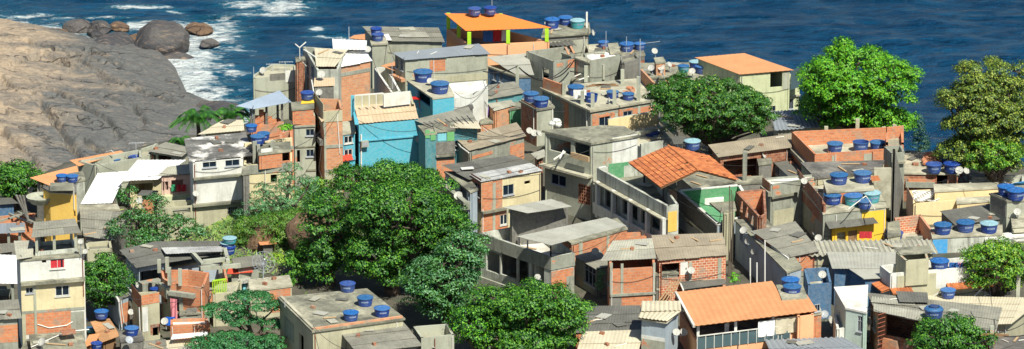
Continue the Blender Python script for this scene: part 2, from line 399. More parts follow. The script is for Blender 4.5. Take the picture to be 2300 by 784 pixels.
def patch(h, f, x0, y0, x1, y1, mat, proud=.012, name='wall_panel', full=False):
    A, d, n, L, W = facebasis(h, f); u0, u1, z0, z1 = facerect(A, h.W[(f + 1) % len(h.W)], x0, y0, x1, y1)
    u0 = max(u0, .0 if proud < .1 else -.1); u1 = min(u1, L + (.0 if proud < .1 else .1)); 
    if u1 - u0 < .02: return None
    mb = MB(); ops = [o for o in h.ops.get(f, []) if proud < .1 and o[0] < u1 and o[1] > u0 and o[2] < z1 and o[3] > z0]
    us = sorted({u0, u1} | {min(max(v, u0), u1) for o in ops for v in o[:2]}); zs = sorted({z0, z1} | {min(max(v, z0), z1) for o in ops for v in o[2:]})
    for a, b in zip(us, us[1:]):
        for c, e in zip(zs, zs[1:]):
            if b - a < .01 or e - c < .01 or any(o[0] < (a + b) / 2 < o[1] and o[2] < (c + e) / 2 < o[3] for o in ops): continue
            mb.box(W((a + b) / 2, (c + e) / 2, proud / 2 + .001), d * (b - a) / 2, n * (proud / 2), Vector((0, 0, (e - c) / 2)))
    if not mb.v: return None
    return mb.build(name, mat, h.root)
def fill(h, f, u0, u1, z0, z1, kind):
    A, d, n, L, W = facebasis(h, f); up = Vector((0, 0, 1))
    u0 = max(.06, u0); u1 = min(L - .06, u1)
    if u1 - u0 < .1 or kind == 'hole': return
    w, hh = u1 - u0, z1 - z0; um, zm = (u0 + u1) / 2, (z0 + z1) / 2
    if kind in ('win', 'winw', 'wind', 'winr'):
        fm = {'win': 'aluminium', 'winw': 'white', 'wind': 'dark_metal', 'winr': 'white'}[kind]; t = .03 if kind != 'winw' else .055
        mb = MB()
        for zz in (z0 + t / 2, z1 - t / 2): mb.box(W(um, zz, -.05), d * w / 2, n * .03, up * t / 2)
        k = max(2, round(w / .6))
        for i in range(k + 1): mb.box(W(u0 + t / 2 + (w - t) * i / k, zm, -.05), d * t / 2, n * .028, up * (hh / 2 - t))
        if hh > .9: mb.box(W(um, z0 + hh * .68, -.05), d * w / 2, n * .026, up * t / 2)
        mb.box(W(um, z0 - .03, .03), d * (w / 2 + .06), n * .06, up * .03)
        fr = mb.build('window', 'concrete_light' if kind == 'wind' else fm, h.root); g = MB(); g.box(W(um, zm, -.08), d * (w / 2 - .01), n * .008, up * (hh / 2 - .01)); g.build('pane', 'glass_dark', fr)
        if kind == 'winr':
            c = MB()
            for i in range(8):
                if i == 6: continue
                c.box(W(u0 + w * (i + .5) / 8, zm - .03, -.062 + .006 * (i % 2)), d * w / 17, n * .004, up * (hh * .38))
            c.build('curtain', 'cloth_red', fr)
    elif kind in ('door', 'doorw', 'doorb', 'doorp'):
        mb = MB(); mb.box(W(um, zm, -.06), d * (w / 2 - .02), n * .025, up * (hh / 2 - .01))
        dr = mb.build('door', {'door': 'wood', 'doorw': 'white', 'doorb': 'wood_blue', 'doorp': 'concrete_dark'}[kind], h.root)
        k = MB(); k.box(W(u1 - .15, z0 + hh * .48, -.02), d * .03, n * .02, up * .06); k.build('handle', 'dark_metal', dr)
    elif kind == 'cobogo':
        mb = MB(); ku, kz = max(2, round(w / .24)), max(2, round(hh / .24))
        for i in range(ku + 1): mb.box(W(u0 + w * i / ku, zm, -.05), d * .035, n * .06, up * hh / 2)
        for j in range(kz + 1): mb.box(W(um, z0 + hh * j / kz, -.05), d * w / 2, n * .056, up * .035)
        mb.build('brick_grille', 'brick_dark', h.root)
    elif kind == 'bars':
        mb = MB(); k = max(3, round(w / .16))
        for i in range(k): mb.box(W(u0 + w * (i + .5) / k, zm, -.04), d * .014, n * .014, up * hh / 2)
        mb.box(W(um, zm, -.04), d * w / 2, n * .012, up * .015); mb.build('window_bars', 'aluminium', h.root)
    elif kind == 'greenshut':
        mb = MB(); mb.box(W(um, zm, -.03), d * (w / 2 - .02), n * .02, up * (hh / 2 - .02)); mb.build('shutter', 'shutter_green', h.root)
    elif kind == 'blueshut':
        mb = MB()
        for i in range(6): mb.box(W(u0 + w * (i + .5) / 6, zm, -.05 + .01 * (i % 2)), d * (w / 13), n * .012, up * (hh / 2 - .02))
        mb.build('shutter', 'wood_blue', h.root)
def sheet(P, mat, parent, pitch=.19, name='roof', amp=.010, seams=True):
    """corrugated sheets laid in overlapping rows; P = FL, FR, BR, BL"""
    FL, FR, BR, BL = P[:4]; wd = ((FR - FL).length + (BR - BL).length) / 2; dp = ((BL - FL).length + (BR - FR).length) / 2
    nu = max(1, round(wd / 1.1)); nv = max(1, round(dp / 1.7)); V = []; Fc = []; UVs = []; VR = []
    nn = (FR - FL).cross(BL - FL).normalized(); nn = nn if nn.z > 0 else -nn
    def at(a, b): return (FL * (1 - a) + FR * a) * (1 - b) + (BL * (1 - a) + BR * a) * b
    for i in range(nu):
        for j in range(nv):
            a0, a1 = i / nu, (i + 1) / nu; b0, b1 = j / nv, (j + 1) / nv
            var = random.random() ** 2; o0 = random.uniform(0, .015) + .045; o1 = random.uniform(0, .01)
            k = max(2, int(round((a1 - a0) * wd / pitch * 4))); base = len(V); ex = random.uniform(-.05, .04) / max(dp, 1) if j == 0 else -.08 / max(dp, 1)
            if not seams: o0 = o1 = 0; var *= .5; ex = 0
            for c in range(k + 1):
                a = a0 + (a1 - a0) * c / k; ph = a * wd / pitch * 2 * math.pi
                for b, o in ((b0 + ex, o0), (b1, o1)):
                    V.append(tuple(at(a, b) + nn * (amp * math.sin(ph) + o))); UVs.append((a * wd, b * dp)); VR.append(var)
            for c in range(k): q = base + 2 * c; Fc.append((q, q + 2, q + 3, q + 1))
    me = bpy.data.meshes.new(name); me.from_pydata(V, [], Fc); uv = me.uv_layers.new(name='UVMap')
    d = np.array([UVs[v] for f in Fc for v in f], dtype=np.float32).ravel(); uv.data.foreach_set('uv', d)
    a = me.attributes.new('var', 'FLOAT', 'POINT'); a.data.foreach_set('value', np.array(VR, dtype=np.float32)); me.materials.append(M[mat])
    o = bpy.data.objects.new(name, me); COL.objects.link(o); adopt(o, parent)
    s = o.modifiers.new('thickness', 'SOLIDIFY'); s.thickness = .018; s.offset = -1
    return o
def SR(h, q, rise, mat, z=None, dz=0, pitch=.19, name='roof_sheet', amp=.010, seams=True):   # an extra roof on an existing house
    z = (h.z0 + dz) if z is None else z; rise = list(rise) + [0] * 4
    P = [atz(a[0], a[1], z + r) for a, r in zip(q, rise)]; r = House(); r.P = P; r.pc, r.pn = plane_of(P); r.z0 = z; r.par = 0; r.root = h.root; r.host = h.host
    if len(q) == 4 and pitch: sheet(P, mat, h.root, pitch, name, amp, seams)
    else: mb = MB(); mb.prism(P, .05); mb.build(name, mat, h.root)
    return r
def surf(h, px, py, dz=0):          # point of the roof (or deck) seen at a pixel
    p = onplane(px, py, h.pc - Vector((0, 0, h.par - dz)), h.pn); return p
def post(h, px, yt, yb_, dz=0, w=.16, mat='concrete', name='post', z=None):
    z = (h.z0 + dz) if z is None else z; b = atz(px, yb_, z); t = aty(px, yt, b.y); mb = MB()
    mb.box((b + Vector((b.x, b.y, t.z))) / 2, (w / 2, 0, 0), (0, w / 2, 0), (0, 0, (t.z - b.z) / 2)); return mb.build(name, mat, h.root)
def posts(h, lst, dz=0, w=.16, mat='concrete', name='post', z=None):
    for (px, yt, y2) in lst: post(h, px, yt, y2, dz, w, mat, name, z)
def bars(h, segs, z, w=.12, mat='concrete', name='beam'):     # segs: (x0,y0,x1,y1) at height z (or z0,z1)
    for s in segs:
        mb = MB(); mb.bar(atz(s[0], s[1], z), atz(s[2], s[3], z), w); mb.build(name, mat, h.root)
def floorslab(h, z, inset=.17, mat='slab', name='floor_slab', poly=None):
    ip = offset_poly(h.W, -inset) if poly is None else poly
    for p in ip: p.z = z
    mb = MB(); mb.prism(ip, .12); return mb.build(name, mat, h.root)
def facefix(h, f, px, py, out=0.):     # point on a wall
    A, d, n, L, W = facebasis(h, f); p = onplane(px, py, A, n); return p + n * out, n, d
# ------------------------------------------------------------------ water tanks
FONT = {'F': '111100110100100', 'O': '111101101101111', 'R': '110101110101101', 'T': '111010010010010', 'L': '100100100100111', 'E': '111100110100111', 'V': '101101101101010'}
TANK = {}
def tank_parts(kind):
    body_m, lid_m, lidkind = kind
    if kind in TANK: return TANK[kind]
    out = []
    b = MB(); pr = [(.0, 0), (.41, 0), (.415, .02)]
    hb = .44
    for i in range(1, 5):
        z = hb * i / 5; r = .42 + .075 * i / 5; pr += [(r, z - .006), (r + .012, z), (r + .003, z + .008)]
    pr += [(.498, hb - .03), (.515, hb - .025), (.515, hb), (.48, hb)]
    if lidkind == 'open': pr += [(.45, .12), (0, .11)]
    b.lathe(pr, 28); out.append(('body', b, body_m, True))
    l = MB()
    if lidkind == 'lid':
        n = 36; prev = None
        for r, z in ((.53, hb - .015), (.53, hb + .015), (.47, hb + .035), (.28, hb + .075), (.10, hb + .095), (0, hb + .10)):
            ring = [Vector((r * math.cos(2 * math.pi * i / n), r * math.sin(2 * math.pi * i / n), z + (.014 if i % 3 == 0 and r < .5 and r > 0 else 0))) for i in range(n)]
            if prev:
                for i in range(n): j = (i + 1) % n; l.face([prev[i], prev[j], ring[j], ring[i]])
            prev = ring
        out.append(('lid', l, lid_m, False))
    elif lidkind == 'dome':
        l.lathe([(.51, hb - .02), (.5, hb + .04), (.42, hb + .11), (.30, hb + .14), (.29, hb + .13)], 28)
        for i in range(6):
            a = math.pi / 3 * i; l.box((.36 * math.cos(a), .36 * math.sin(a), hb + .12), (.05 * math.cos(a), .05 * math.sin(a), 0), (-.03 * math.sin(a), .03 * math.cos(a), 0), (0, 0, .03))
        out.append(('lid', l, lid_m, True)); c = MB(); c.lathe([(.25, hb + .12), (.25, hb + .18), (.22, hb + .195), (0, hb + .2)], 24); out.append(('cap', c, 'tank_dark', True))
    elif lidkind == 'open':
        l.lathe([(.515, hb), (.53, hb + .012), (.49, hb + .02), (.48, hb)], 28); out.append(('rim', l, lid_m, True))
    lb = MB(); az0, az1 = math.radians(258), math.radians(310); z0, z1 = .235, .31
    for i in range(8):
        a, c = az0 + (az1 - az0) * i / 8, az0 + (az1 - az0) * (i + 1) / 8; r0, r1 = .478, .492
        P_ = lambda an, r, z: Vector((r * math.cos(an), r * math.sin(an), z))
        lb.face([P_(a, r0, z0), P_(c, r0, z0), P_(c, r1, z1), P_(a, r1, z1)])
    out.append(('label', lb, 'tank_label', False))
    lt = MB(); word = 'FORTLEV'; cw = (az1 - az0) * .86 / (len(word) * 4)
    for k, ch in enumerate(word):
        for i, bit in enumerate(FONT[ch]):
            if bit == '1':
                a = az0 + (az1 - az0) * .08 + (k * 4 + i % 3) * cw; zt = z1 - .014 - (i // 3) * .0098; zb_ = zt - .0098; rr = lambda z: .4815 + (.4955 - .4815) * (z - z0) / (z1 - z0)
                lt.face([P_(a, rr(zb_), zb_), P_(a + cw, rr(zb_), zb_), P_(a + cw, rr(zt), zt), P_(a, rr(zt), zt)])
    out.append(('lettering', lt, 'tank_ink', False))
    res = []
    for nme, mb, mt, sm in out:
        o = mb.build(nme, mt, None, sm); 
        if sm:
            o.data.polygons.foreach_set('use_smooth', np.ones(len(o.data.polygons), dtype=bool))
        res.append((nme, o.data)); bpy.data.objects.remove(o)
    TANK[kind] = res; return res
KINDS = {'b': ('tank_blue', 'tank_lid', 'lid'), 'B': ('tank_blue', 'tank_lid_bright', 'lid'), 'p': ('tank_blue', 'tank_lid_pale', 'lid'), 't': ('tank_teal', 'tank_lid_bright', 'lid'), 'T': ('tank_teal', 'tank_lid_pale', 'lid'),
         'o': ('tank_blue', 'tank_lid', 'open'), 'd': ('tank_navy', 'tank_lid', 'dome'), 'n': ('tank_navy', 'tank_blue', 'lid'), 'c': ('tank_teal', 'tank_lid', 'lid')}
KWORD = {'b': 'blue water tank', 'B': 'bright lidded blue water tank', 'p': 'pale lidded blue water tank', 't': 'teal water tank with bright blue lid', 'T': 'teal water tank with pale lid',
         'o': 'open blue water tank', 'd': 'domed blue water tank with screw cap', 'n': 'dark blue water tank', 'c': 'teal water tank'}
def tank(h, cx, ybot, w, kind='b', dz=0, z=None, hs=1., where=None):
    """cx, ybot: lowest visible point of the body, w: pixel width of the lid"""
    r0 = (w / 2) / 30.5
    yc = ybot - .41 * 2 * r0 / 1.06 * 30.5 * .30
    p = surf(h, cx, yc, dz) if z is None else atz(cx, yc, z)
    s = w / pxscale(p.y) / 1.06; o = empty('water_tank', p); o.scale = (s, s, s * hs * 1.2); o.rotation_euler.z = random.uniform(-.35, .35)
    o['category'] = 'water tank'; o['group'] = 'rooftop water tanks'
    kd = KINDS[kind]; par = None; lab = None
    for nme, me in tank_parts(kd):
        c = bpy.data.objects.new(nme, me); COL.objects.link(c)
        if nme == 'lettering': c.parent = lab
        elif nme == 'cap': c.parent = prev
        else: c.parent = o
        if nme == 'label': lab = c
        prev = c
    ITEMS.append(dict(o=o, host=h.host, kind='tank', word=KWORD[kind], x=cx, y=ybot, where=where)); return o
# ------------------------------------------------------------------ satellite dishes
DISH = {}
def dish_mesh(col):
    if col in DISH: return DISH[col]
    res = []
    b = MB(); n = 24; prof = [(0, 0), (.12, .006), (.25, .028), (.38, .066), (.5, .115), (.51, .125)]
    b.lathe(prof, n); b.lathe([(r, z - .012) for r, z in prof][::-1], n); o = b.build('reflector', col, None, True); res.append(('reflector', o.data)); bpy.data.objects.remove(o)
    a = MB(); a.tube((0, -.48, .1), (0, -.12, .48), .012, n=5); a.tube((0, -.16, .44), (0, -.06, .52), .04, .035, 8); a.tube((0, 0, -.02), (0, 0, -.14), .06, .04, 8)
    o = a.build('feed_arm', 'dish_grey'); res.append(('feed_arm', o.data)); bpy.data.objects.remove(o)
    DISH[col] = res; return res
def dish(h, cx, cy, w, base=None, az=-90, el=40, col='dish_white', dz=0, wall=None, where=None, z=None):
    """cx, cy: centre of the reflector; base: pixel where its mast stands on the roof, or wall=(face) it hangs on"""
    if wall is not None:
        p, n, d = facefix(h, wall, cx, cy, .35); root_p = p - n * .35; foot = root_p - Vector((0, 0, .25))
    else:
        bx, by = base if base else (cx, cy + w * .9); f = surf(h, bx, by, dz) if z is None else atz(bx, by, z); foot = f; p = aty(cx, cy, f.y)
    s = w / pxscale(p.y); o = empty('satellite_dish', p); a, e = math.radians(az), math.radians(el)
    dr = Vector((math.cos(a) * math.cos(e), math.sin(a) * math.cos(e), math.sin(e)))
    q = dr.to_track_quat('Z', 'Y'); o.rotation_mode = 'QUATERNION'; o.rotation_quaternion = q
    o['category'] = 'satellite dish'; o['group'] = 'satellite dishes on roofs and walls'
    for nme, me in dish_mesh(col):
        c = bpy.data.objects.new(nme, me); COL.objects.link(c); c.parent = o; c.scale = (s, s, s)
    m = MB(); Mi = (Matrix.Translation(p) @ q.to_matrix().to_4x4()).inverted(); bk = p - dr * .12 * s
    if wall is None: el_ = Vector((bk.x, bk.y, bk.z - .1)); m.tube(Mi @ foot, Mi @ bk, .03, n=6)
    else: m.tube(Mi @ foot, Mi @ (foot + n * .3), .025, n=6); m.tube(Mi @ (foot + n * .3), Mi @ bk, .025, n=6)
    mm = m.build('mast', 'dish_grey'); mm.parent = o
    ITEMS.append(dict(o=o, host=h.host, kind='dish', word=('grey' if col == 'dish_grey' else 'white') + ' satellite dish', x=cx, y=cy, where=where)); return o
# ------------------------------------------------------------------ small things
def thing(name, label, cat, mb, mat, group=None, smooth=False):
    o = mb.build(name, mat, None, smooth); return tag(o, label, cat, group)
def antenna(h, px, yt, yb_, label, dz=0, yagi=True, z=None):
    f = surf(h, px, yb_, dz) if z is None else atz(px, yb_, z); t = aty(px, yt, f.y); o = empty('antenna', f); tag(o, label, 'antenna', 'television antennas on roofs'); tt = Vector((f.x, f.y, t.z))
    m = MB(); m.tube(f, tt, .03, .025, 6); m.build('mast', 'aluminium', o)
    if yagi:
        e = MB(); e.tube(tt + Vector((-.5, 0, -.05)), tt + Vector((.6, .1, -.05)), .018, n=5)
        for i in range(6): x = -.45 + i * .2; e.tube(tt + Vector((x, -.28 + i * .02, -.05)), tt + Vector((x, .28 - i * .02, -.05)), .01, n=4)
        e.build('elements', 'aluminium', o)
    return o
def pipe(h, pts, label, dz=0, z=None, r=.035, mat='pvc_white', name='pipe', own=False):
    zz = (h.z0 + dz) if z is None else z
    P_ = [atz(a[0], a[1], (a[2] if len(a) > 2 else 0) + zz) for a in pts]; mb = MB()
    for a, b in zip(P_, P_[1:]): mb.tube(a, b, r, n=6)
    return mb.build(name, mat, h.root)
def wallpipe(h, f, pts, r=.035, mat='pvc_white', name='pipe', out=.05):
    P_ = [facefix(h, f, a, b, out)[0] for a, b in pts]; mb = MB()
    for a, b in zip(P_, P_[1:]): mb.tube(a, b, r, n=6)
    return mb.build(name, mat, h.root)
def cable(a, b, label, sag=.5, r=.022, name='cable'):
    a, b = Vector(a), Vector(b); mb = MB(); n = 10; pts = []
    for i in range(n + 1): t = i / n; p = a.lerp(b, t); p.z -= sag * 4 * t * (1 - t); pts.append(p)
    for p, q in zip(pts, pts[1:]): mb.tube(p, q, r, n=4)
    return thing(name, label, 'cable', mb, 'wire', 'overhead cables')
def cloth(p, w, hgt, mat, label, d=Vector((1, 0, 0)), name='laundry', cat='laundry', group='washing hung out to dry'):
    mb = MB(); n = 6; m = 5; dn = Vector((-d.y, d.x, 0)); V = [[p + d * (w * i / n) - Vector((0, 0, hgt * j / m)) + dn * (.05 * math.sin(i * 1.9 + j * .4) * (.4 + j / m)) for i in range(n + 1)] for j in range(m + 1)]
    for j in range(m):
        for i in range(n): mb.face([V[j + 1][i], V[j + 1][i + 1], V[j][i + 1], V[j][i]])
    o = thing(name, label, cat, mb, mat, group); s = o.modifiers.new('thickness', 'SOLIDIFY'); s.thickness = .02; return o
# ------------------------------------------------------------------ leaves and trees
def leaves_obj(name, centers, normals, sizes, mat, parent=None, aspect=.55, droop=.35):
    n = len(centers); nrm = normals + RNG.normal(0, .27, (n, 3)); nrm[:, 2] += .15; nrm /= np.linalg.norm(nrm, axis=1)[:, None] + 1e-9
    t = RNG.normal(0, 1, (n, 3)); t[:, 2] -= droop; t -= nrm * np.sum(t * nrm, axis=1)[:, None]; t /= np.linalg.norm(t, axis=1)[:, None] + 1e-9
    b = np.cross(nrm, t); L = sizes[:, None]
    V = np.stack([centers - t * L * .5, centers + b * L * aspect * .5 + nrm * L * .08, centers + t * L * .5 - nrm * L * .06, centers - b * L * aspect * .5 + nrm * L * .08], axis=1).reshape(-1, 3)
    me = bpy.data.meshes.new(name); me.vertices.add(4 * n); me.loops.add(4 * n); me.polygons.add(n)
    me.vertices.foreach_set('co', V.astype(np.float32).ravel()); me.loops.foreach_set('vertex_index', np.arange(4 * n, dtype=np.int32))
    me.polygons.foreach_set('loop_start', np.arange(0, 4 * n, 4, dtype=np.int32)); me.update(calc_edges=True)
    a = me.attributes.new('var', 'FLOAT', 'POINT'); a.data.foreach_set('value', np.repeat(RNG.random(n) ** 1.3, 4).astype(np.float32)); me.materials.append(M[mat])
    o = bpy.data.objects.new(name, me); COL.objects.link(o)
    if parent is not None: adopt(o, parent)
    return o
def crown_points(lobes, dens, clump=.85, leaf=.26, fill=.12, bottom=-.55):
    """lobes: (centre, (rx, ry, rz)); clumps are scattered over each lobe, leaves over each clump"""
    C = []; N = []
    for c, r in lobes:
        r = np.array(r); c = np.array(c); area = 4 * math.pi * ((r[0] * r[1]) ** 1.6 / 3 + (r[0] * r[2]) ** 1.6 / 3 + (r[1] * r[2]) ** 1.6 / 3) ** (1 / 1.6)
        nc = max(5, int(area / (clump * clump * 1.5)))
        d = RNG.normal(0, 1, (nc * 2, 3)); d /= np.linalg.norm(d, axis=1)[:, None]; d = d[d[:, 2] > bottom][:int(nc * .68)]; nc = len(d)
        cc = c + d * r * RNG.uniform(.72, 1.04, (nc, 1))
        for k in range(nc):
            inside = any(np.sum(((cc[k] - np.array(c2)) / (np.array(r2) * .8)) ** 2) < 1 for c2, r2 in lobes if c2 is not c and not np.allclose(c2, c))
            if inside: continue
            rr = clump * RNG.uniform(.55, 1.2); nl = int(dens * rr * rr * 9.5 / (leaf * leaf))
            e = RNG.normal(0, 1, (nl, 3)); e /= np.linalg.norm(e, axis=1)[:, None]; e[:, 2] = np.where(e[:, 2] < -.25, -e[:, 2], e[:, 2]); e = e * RNG.uniform(.75, 1.0, (nl, 1)); sc = np.array([rr, rr, rr * .62])
            C.append(cc[k] + e * sc); N.append(e * 1.2 + d[k] * .35)
        ni = int(fill * nc * 14 * clump * clump / (leaf * leaf) * .5); e = RNG.normal(0, 1, (ni, 3)); e /= np.linalg.norm(e, axis=1)[:, None]; C.append(c + e * r * RNG.uniform(.3, .8, (ni, 1))); N.append(e)
    return np.concatenate(C), np.concatenate(N)
def limbs(mb, a, b, r0, r1, seg=4, wob=.25):
    p = Vector(a); a, b = Vector(a), Vector(b)
    for i in range(1, seg + 1):
        t = i / seg; q = a.lerp(b, t) + Vector((random.uniform(-wob, wob), random.uniform(-wob, wob), 0)) * (0 if i == seg else 1)
        mb.tube(p, q, r0 + (r1 - r0) * (t - 1 / seg), r0 + (r1 - r0) * t, 8); p = q
def tree(name, label, base_px, lobes_px, mat, cat='tree', dens=1., clump=.85, leaf=.19, Y=None, trunk=.32, group='trees among the houses', fill=.12, bottom=-.55, aspect=.55, mat2=None, f2=.0, bm='bark', limb=True, fork=.35):
    """lobes_px: (px, py, rx_px, rz_px, dy metres, [ry metres]) around the trunk's depth"""
    g = ground(*base_px) if Y is None else None
    y0 = g.y if g else Y; sc = pxscale(y0); x0 = aty(base_px[0], base_px[1], y0).x; zb = T(x0, y0)
    o = empty(name, (x0, y0, zb)); tag(o, label, cat, group); lobes = []
    for L in lobes_px:
        dy = L[4] if len(L) > 4 else 0; c = aty(L[0], L[1], y0 + dy); rx = L[2] / sc; rz = L[3] / sc / .97; lobes.append((tuple(c), (rx, L[5] if len(L) > 5 else rx * .9, rz)))
    C, N = crown_points(lobes, dens, clump, leaf, fill, bottom); n = len(C); ok = C[:, 2] > zb + .2; C, N = C[ok], N[ok]; n = len(C)
    cr = leaves_obj('crown', C, N, RNG.uniform(.6, 1.3, n) * leaf, mat, o, aspect)
    if mat2 and f2 > 0:
        cl = RNG.random((24, 3)); m_ = RNG.random(n) < f2; Cn = C[m_] + N[m_] * .12; f_ = leaves_obj('young_leaves', Cn, N[m_], RNG.uniform(.5, 1.1, len(Cn)) * leaf, mat2, o, aspect)
    mb = MB(); top = sum((Vector(c) for c, r in lobes), Vector()) / len(lobes); ft = Vector((x0, y0, zb)) .lerp(Vector((top.x, top.y, top.z)), fork)
    limbs(mb, (x0, y0, zb - .4), ft, trunk * 1.25, trunk * .85, 4, .12)
    if limb:
        for c, r in lobes: limbs(mb, ft, Vector(c) + Vector((0, 0, -.2 * r[2])), trunk * .6, trunk * .16, 5, .25)
        for c, r in lobes:
            for _ in range(3):
                d = Vector(RNG.normal(0, 1, 3)); d.z = abs(d.z); d.normalize(); limbs(mb, Vector(c) + Vector((0, 0, -.2 * r[2])), Vector(c) + Vector((d.x * r[0], d.y * r[1], d.z * r[2])) * .8, trunk * .16, .03, 3, .15)
    mb.build('trunk', bm, o); return o
def palm(label, base_px, top_px, R=2.3, n=15, Y=None):
    y0 = ground(*base_px).y if Y is None else Y; t = aty(top_px[0], top_px[1], y0); b = aty(base_px[0], base_px[1], y0); zb = T(b.x, y0)
    o = empty('palm_tree', (b.x, y0, zb)); tag(o, label, 'palm tree', 'coconut palms behind the houses'); mb = MB(); limbs(mb, (b.x, y0, zb - .3), t, .2, .13, 6, .08); mb.build('trunk', 'bark', o)
    C = []
    lf = MB()
    for k in range(n):
        a = 2 * math.pi * k / n + random.uniform(-.2, .2); up = random.uniform(.1, 1.9); d = Vector((math.cos(a), math.sin(a), 0)); p = Vector(t); seg = 12; prev = p
        for i in range(1, seg + 1):
            s = i / seg; q = t + d * (R * s * (1 - .12 * up)) + Vector((0, 0, R * (up * .8 * s - (.35 + .65 * up) * s * s)))
            side = d.cross(Vector((0, 0, 1))); lf.tube(prev, q, .022, n=4)
            for sd in (-1, 1):
                for m_ in (0, .5):
                    pp = prev.lerp(q, m_); l = R * .34 * (1 - .5 * s); tip = pp + side * sd * l * .8 + d * l * .5 - Vector((0, 0, l * .45)); w = d * .07
                    lf.face([pp - w, pp + w, tip], random.random())
            prev = q
    lf.build('fronds', 'leaf_deep', o); return o
N4 = (0, 0, 0, 0)
# =================================================================== left part
A2 = H('long grey rendered terrace house with three tank lids behind its parapet, below the rock', [(213, 372), (318, 354), (316, 335), (176, 361)], 452, 'concrete_light', par=.9, ph='the long grey terrace under the rock', O=[])
SR(A2, [(176, 374), (278, 344), (272, 338), (156, 360)], (0, 0, .1, .1), 'orange_sheet', dz=-.2, pitch=.25)
tank(A2, 215, 376, 22, 'b', dz=.05); tank(A2, 259, 372, 26, 'b', dz=.05); tank(A2, 301, 367, 27, 'n', dz=.1)
antenna(A2, 306, 320, 352, 'television antenna on the corner of the grey terrace under the rock', dz=.9)
pipe(A2, [(238, 342), (250, 338, .3), (256, 343, .1)], '', dz=.2, mat='white')
A3 = H('low house with a tilted dark grey fibre roof beside the palms', [(328, 341), (408, 353), (432, 332), (372, 319)], 415, 'concrete_light', roof='sheet', rm='fibre', ph='the low dark roofed house beside the palms', O=[(0, 334, 347, 350, 362, 'hole'), (0, 355, 350, 385, 365, 'hole')])
SR(A3, [(345, 360), (420, 360), (420, 353), (345, 354)], N4, 'orange_sheet', dz=-.8)
H('low grey garden wall house at the foot of the rock', [(312, 352), (335, 350), (352, 322), (314, 335)], 420, 'concrete_light', par=.3, rm='slab_light')
A5 = H('house under a very bright white corrugated roof, upper one of the pair', [(269, 406), (354, 403), (418, 359), (309, 359)], 480, 'cream', roof='sheet', rm='metal_white', rise=(0, 0, .5, .5), pitch=.3, seams=False, ph='the upper white roofed house', O=[(0, 285, 412, 348, 438, 'hole')], ins=.5)
A4 = H('house under a very bright white corrugated roof, lower one of the pair', [(181, 458), (252, 456), (286, 384), (219, 389)], 505, 'concrete', roof='sheet', rm='metal_white', rise=(0, 0, .7, .7), pitch=.3, seams=False, ph='the lower white roofed house', O=[(0, 215, 462, 250, 480, 'hole')], ins=.4)
A6 = H('pinkish house with a pale green roof and washing on its balcony', [(353, 397), (432, 391), (428, 368), (376, 374)], 500, 'pink_wall', roof='sheet', rm='fibre_light', rise=(0, 0, .2, .2), ph='the pink house with washing', ins=.2,
       O=[(0, 362, 408, 378, 428, 'hole'), (0, 385, 404, 412, 432, 'hole')], P=[(0, 358, 436, 425, 452, 'pale_green', .5, 'balcony')])
for i, (x, m, l) in enumerate(((383, 'cloth_green', 'green shirt drying on the pink house balcony'), (396, 'cloth_red', 'red shirt drying on the pink house balcony'), (407, 'cloth_red', 'red and white cloth at the right end of the pink house line'))):
    p, n_, d_ = facefix(A6, 0, x, 413, .25); cloth(p, .3, .5, m, l, d_)
p, n_, d_ = facefix(A6, 0, 416, 440, .7); cloth(p, .35, .8, 'cloth_blue', 'long blue towel hanging at the corner of the pink house', d_)
A6b = H('small shed with a rounded dark roof between the white roofs and the pink house', [(307, 441), (352, 439), (356, 428), (318, 427)], 500, 'concrete_dark', roof='sheet', rm='fibre_dark', P=[(0, 312, 446, 350, 480, 'brick')])
dish(A6, 314, 451, 16, base=(322, 470), az=-100, dz=-2.2, where='beside the shed with the rounded dark roof')
A7 = H('ochre yellow house with a grey roof slab at the left', [(112, 428), (170, 431), (170, 414), (97, 420)], 560, 'yellow', ph='the ochre yellow house', rm='slab_dark', P=[(0, 112, 432, 166, 436, 'cream', .02), (3, 97, 430, 111, 476, 'yellow', .01)],
       O=[(0, 166, 474, 175, 487, 'hole')])
SR(A7, [(111, 428), (166, 427), (165, 411), (113, 410)], N4, 'slab', dz=.35, pitch=0, name='roof_slab')
m = MB(); c0 = facefix(A7, 0, 96, 452)[0]; m.lathe([(0, -.5), (.7, -.3), (1.0, .1), (1.05, .2), (.9, .2), (.85, 0), (0, 0)], 20, c0 + Vector((-.2, .6, 0))); m.build('balcony', 'concrete_light', A7.root, True)
for k in range(3):
    m = MB(); p = c0 + Vector((-1.1, .2, -1.2 + .02 * k)); a0 = p + Vector((-.3 - .25 * k, -.1, 1.6)); m.tube(a0, p + Vector((0, 0, -.3)), .09); m.tube(p + Vector((0, 0, -.3)), p + Vector((1.9, -.2, -.9 - .1 * k)), .09); m.build('pipe', 'concrete_dark', A7.root)
wallpipe(A7, 0, [(166, 420), (167, 470)]);
A8t = H('terrace behind the ochre house with blue tanks on its deck', [(140, 412), (190, 402), (185, 385), (150, 390)], 500, 'white_stained', rm='slab', ph='the terrace behind the ochre house')
tank(A8t, 139, 410, 27, 'B'); tank(A8t, 163, 411, 27, 'B')
A1 = H('open pavilion under a faded orange roof at the far left', [(112, 417), (182, 408), (173, 372), (67, 399)], 500, 'concrete_dark', roof='sheet', rm='orange_sheet', rise=(0, 0, .3, .3), pitch=.3, seams=False, opn=1.7, ph='the orange roofed pavilion')
dish(A1, 69, 426, 14, base=(78, 440), az=-110, dz=-1.7)
A8 = H('house with a broad plain grey fibre roof behind the red curtain house', [(188, 532), (256, 541), (292, 477), (178, 470)], 590, 'concrete_dark', roof='sheet', rm='fibre', rise=(0, 0, .5, .5), ph='the broad grey roof left of the scrubby tree', ins=.2, O=[(0, 195, 545, 238, 562, 'hole')])
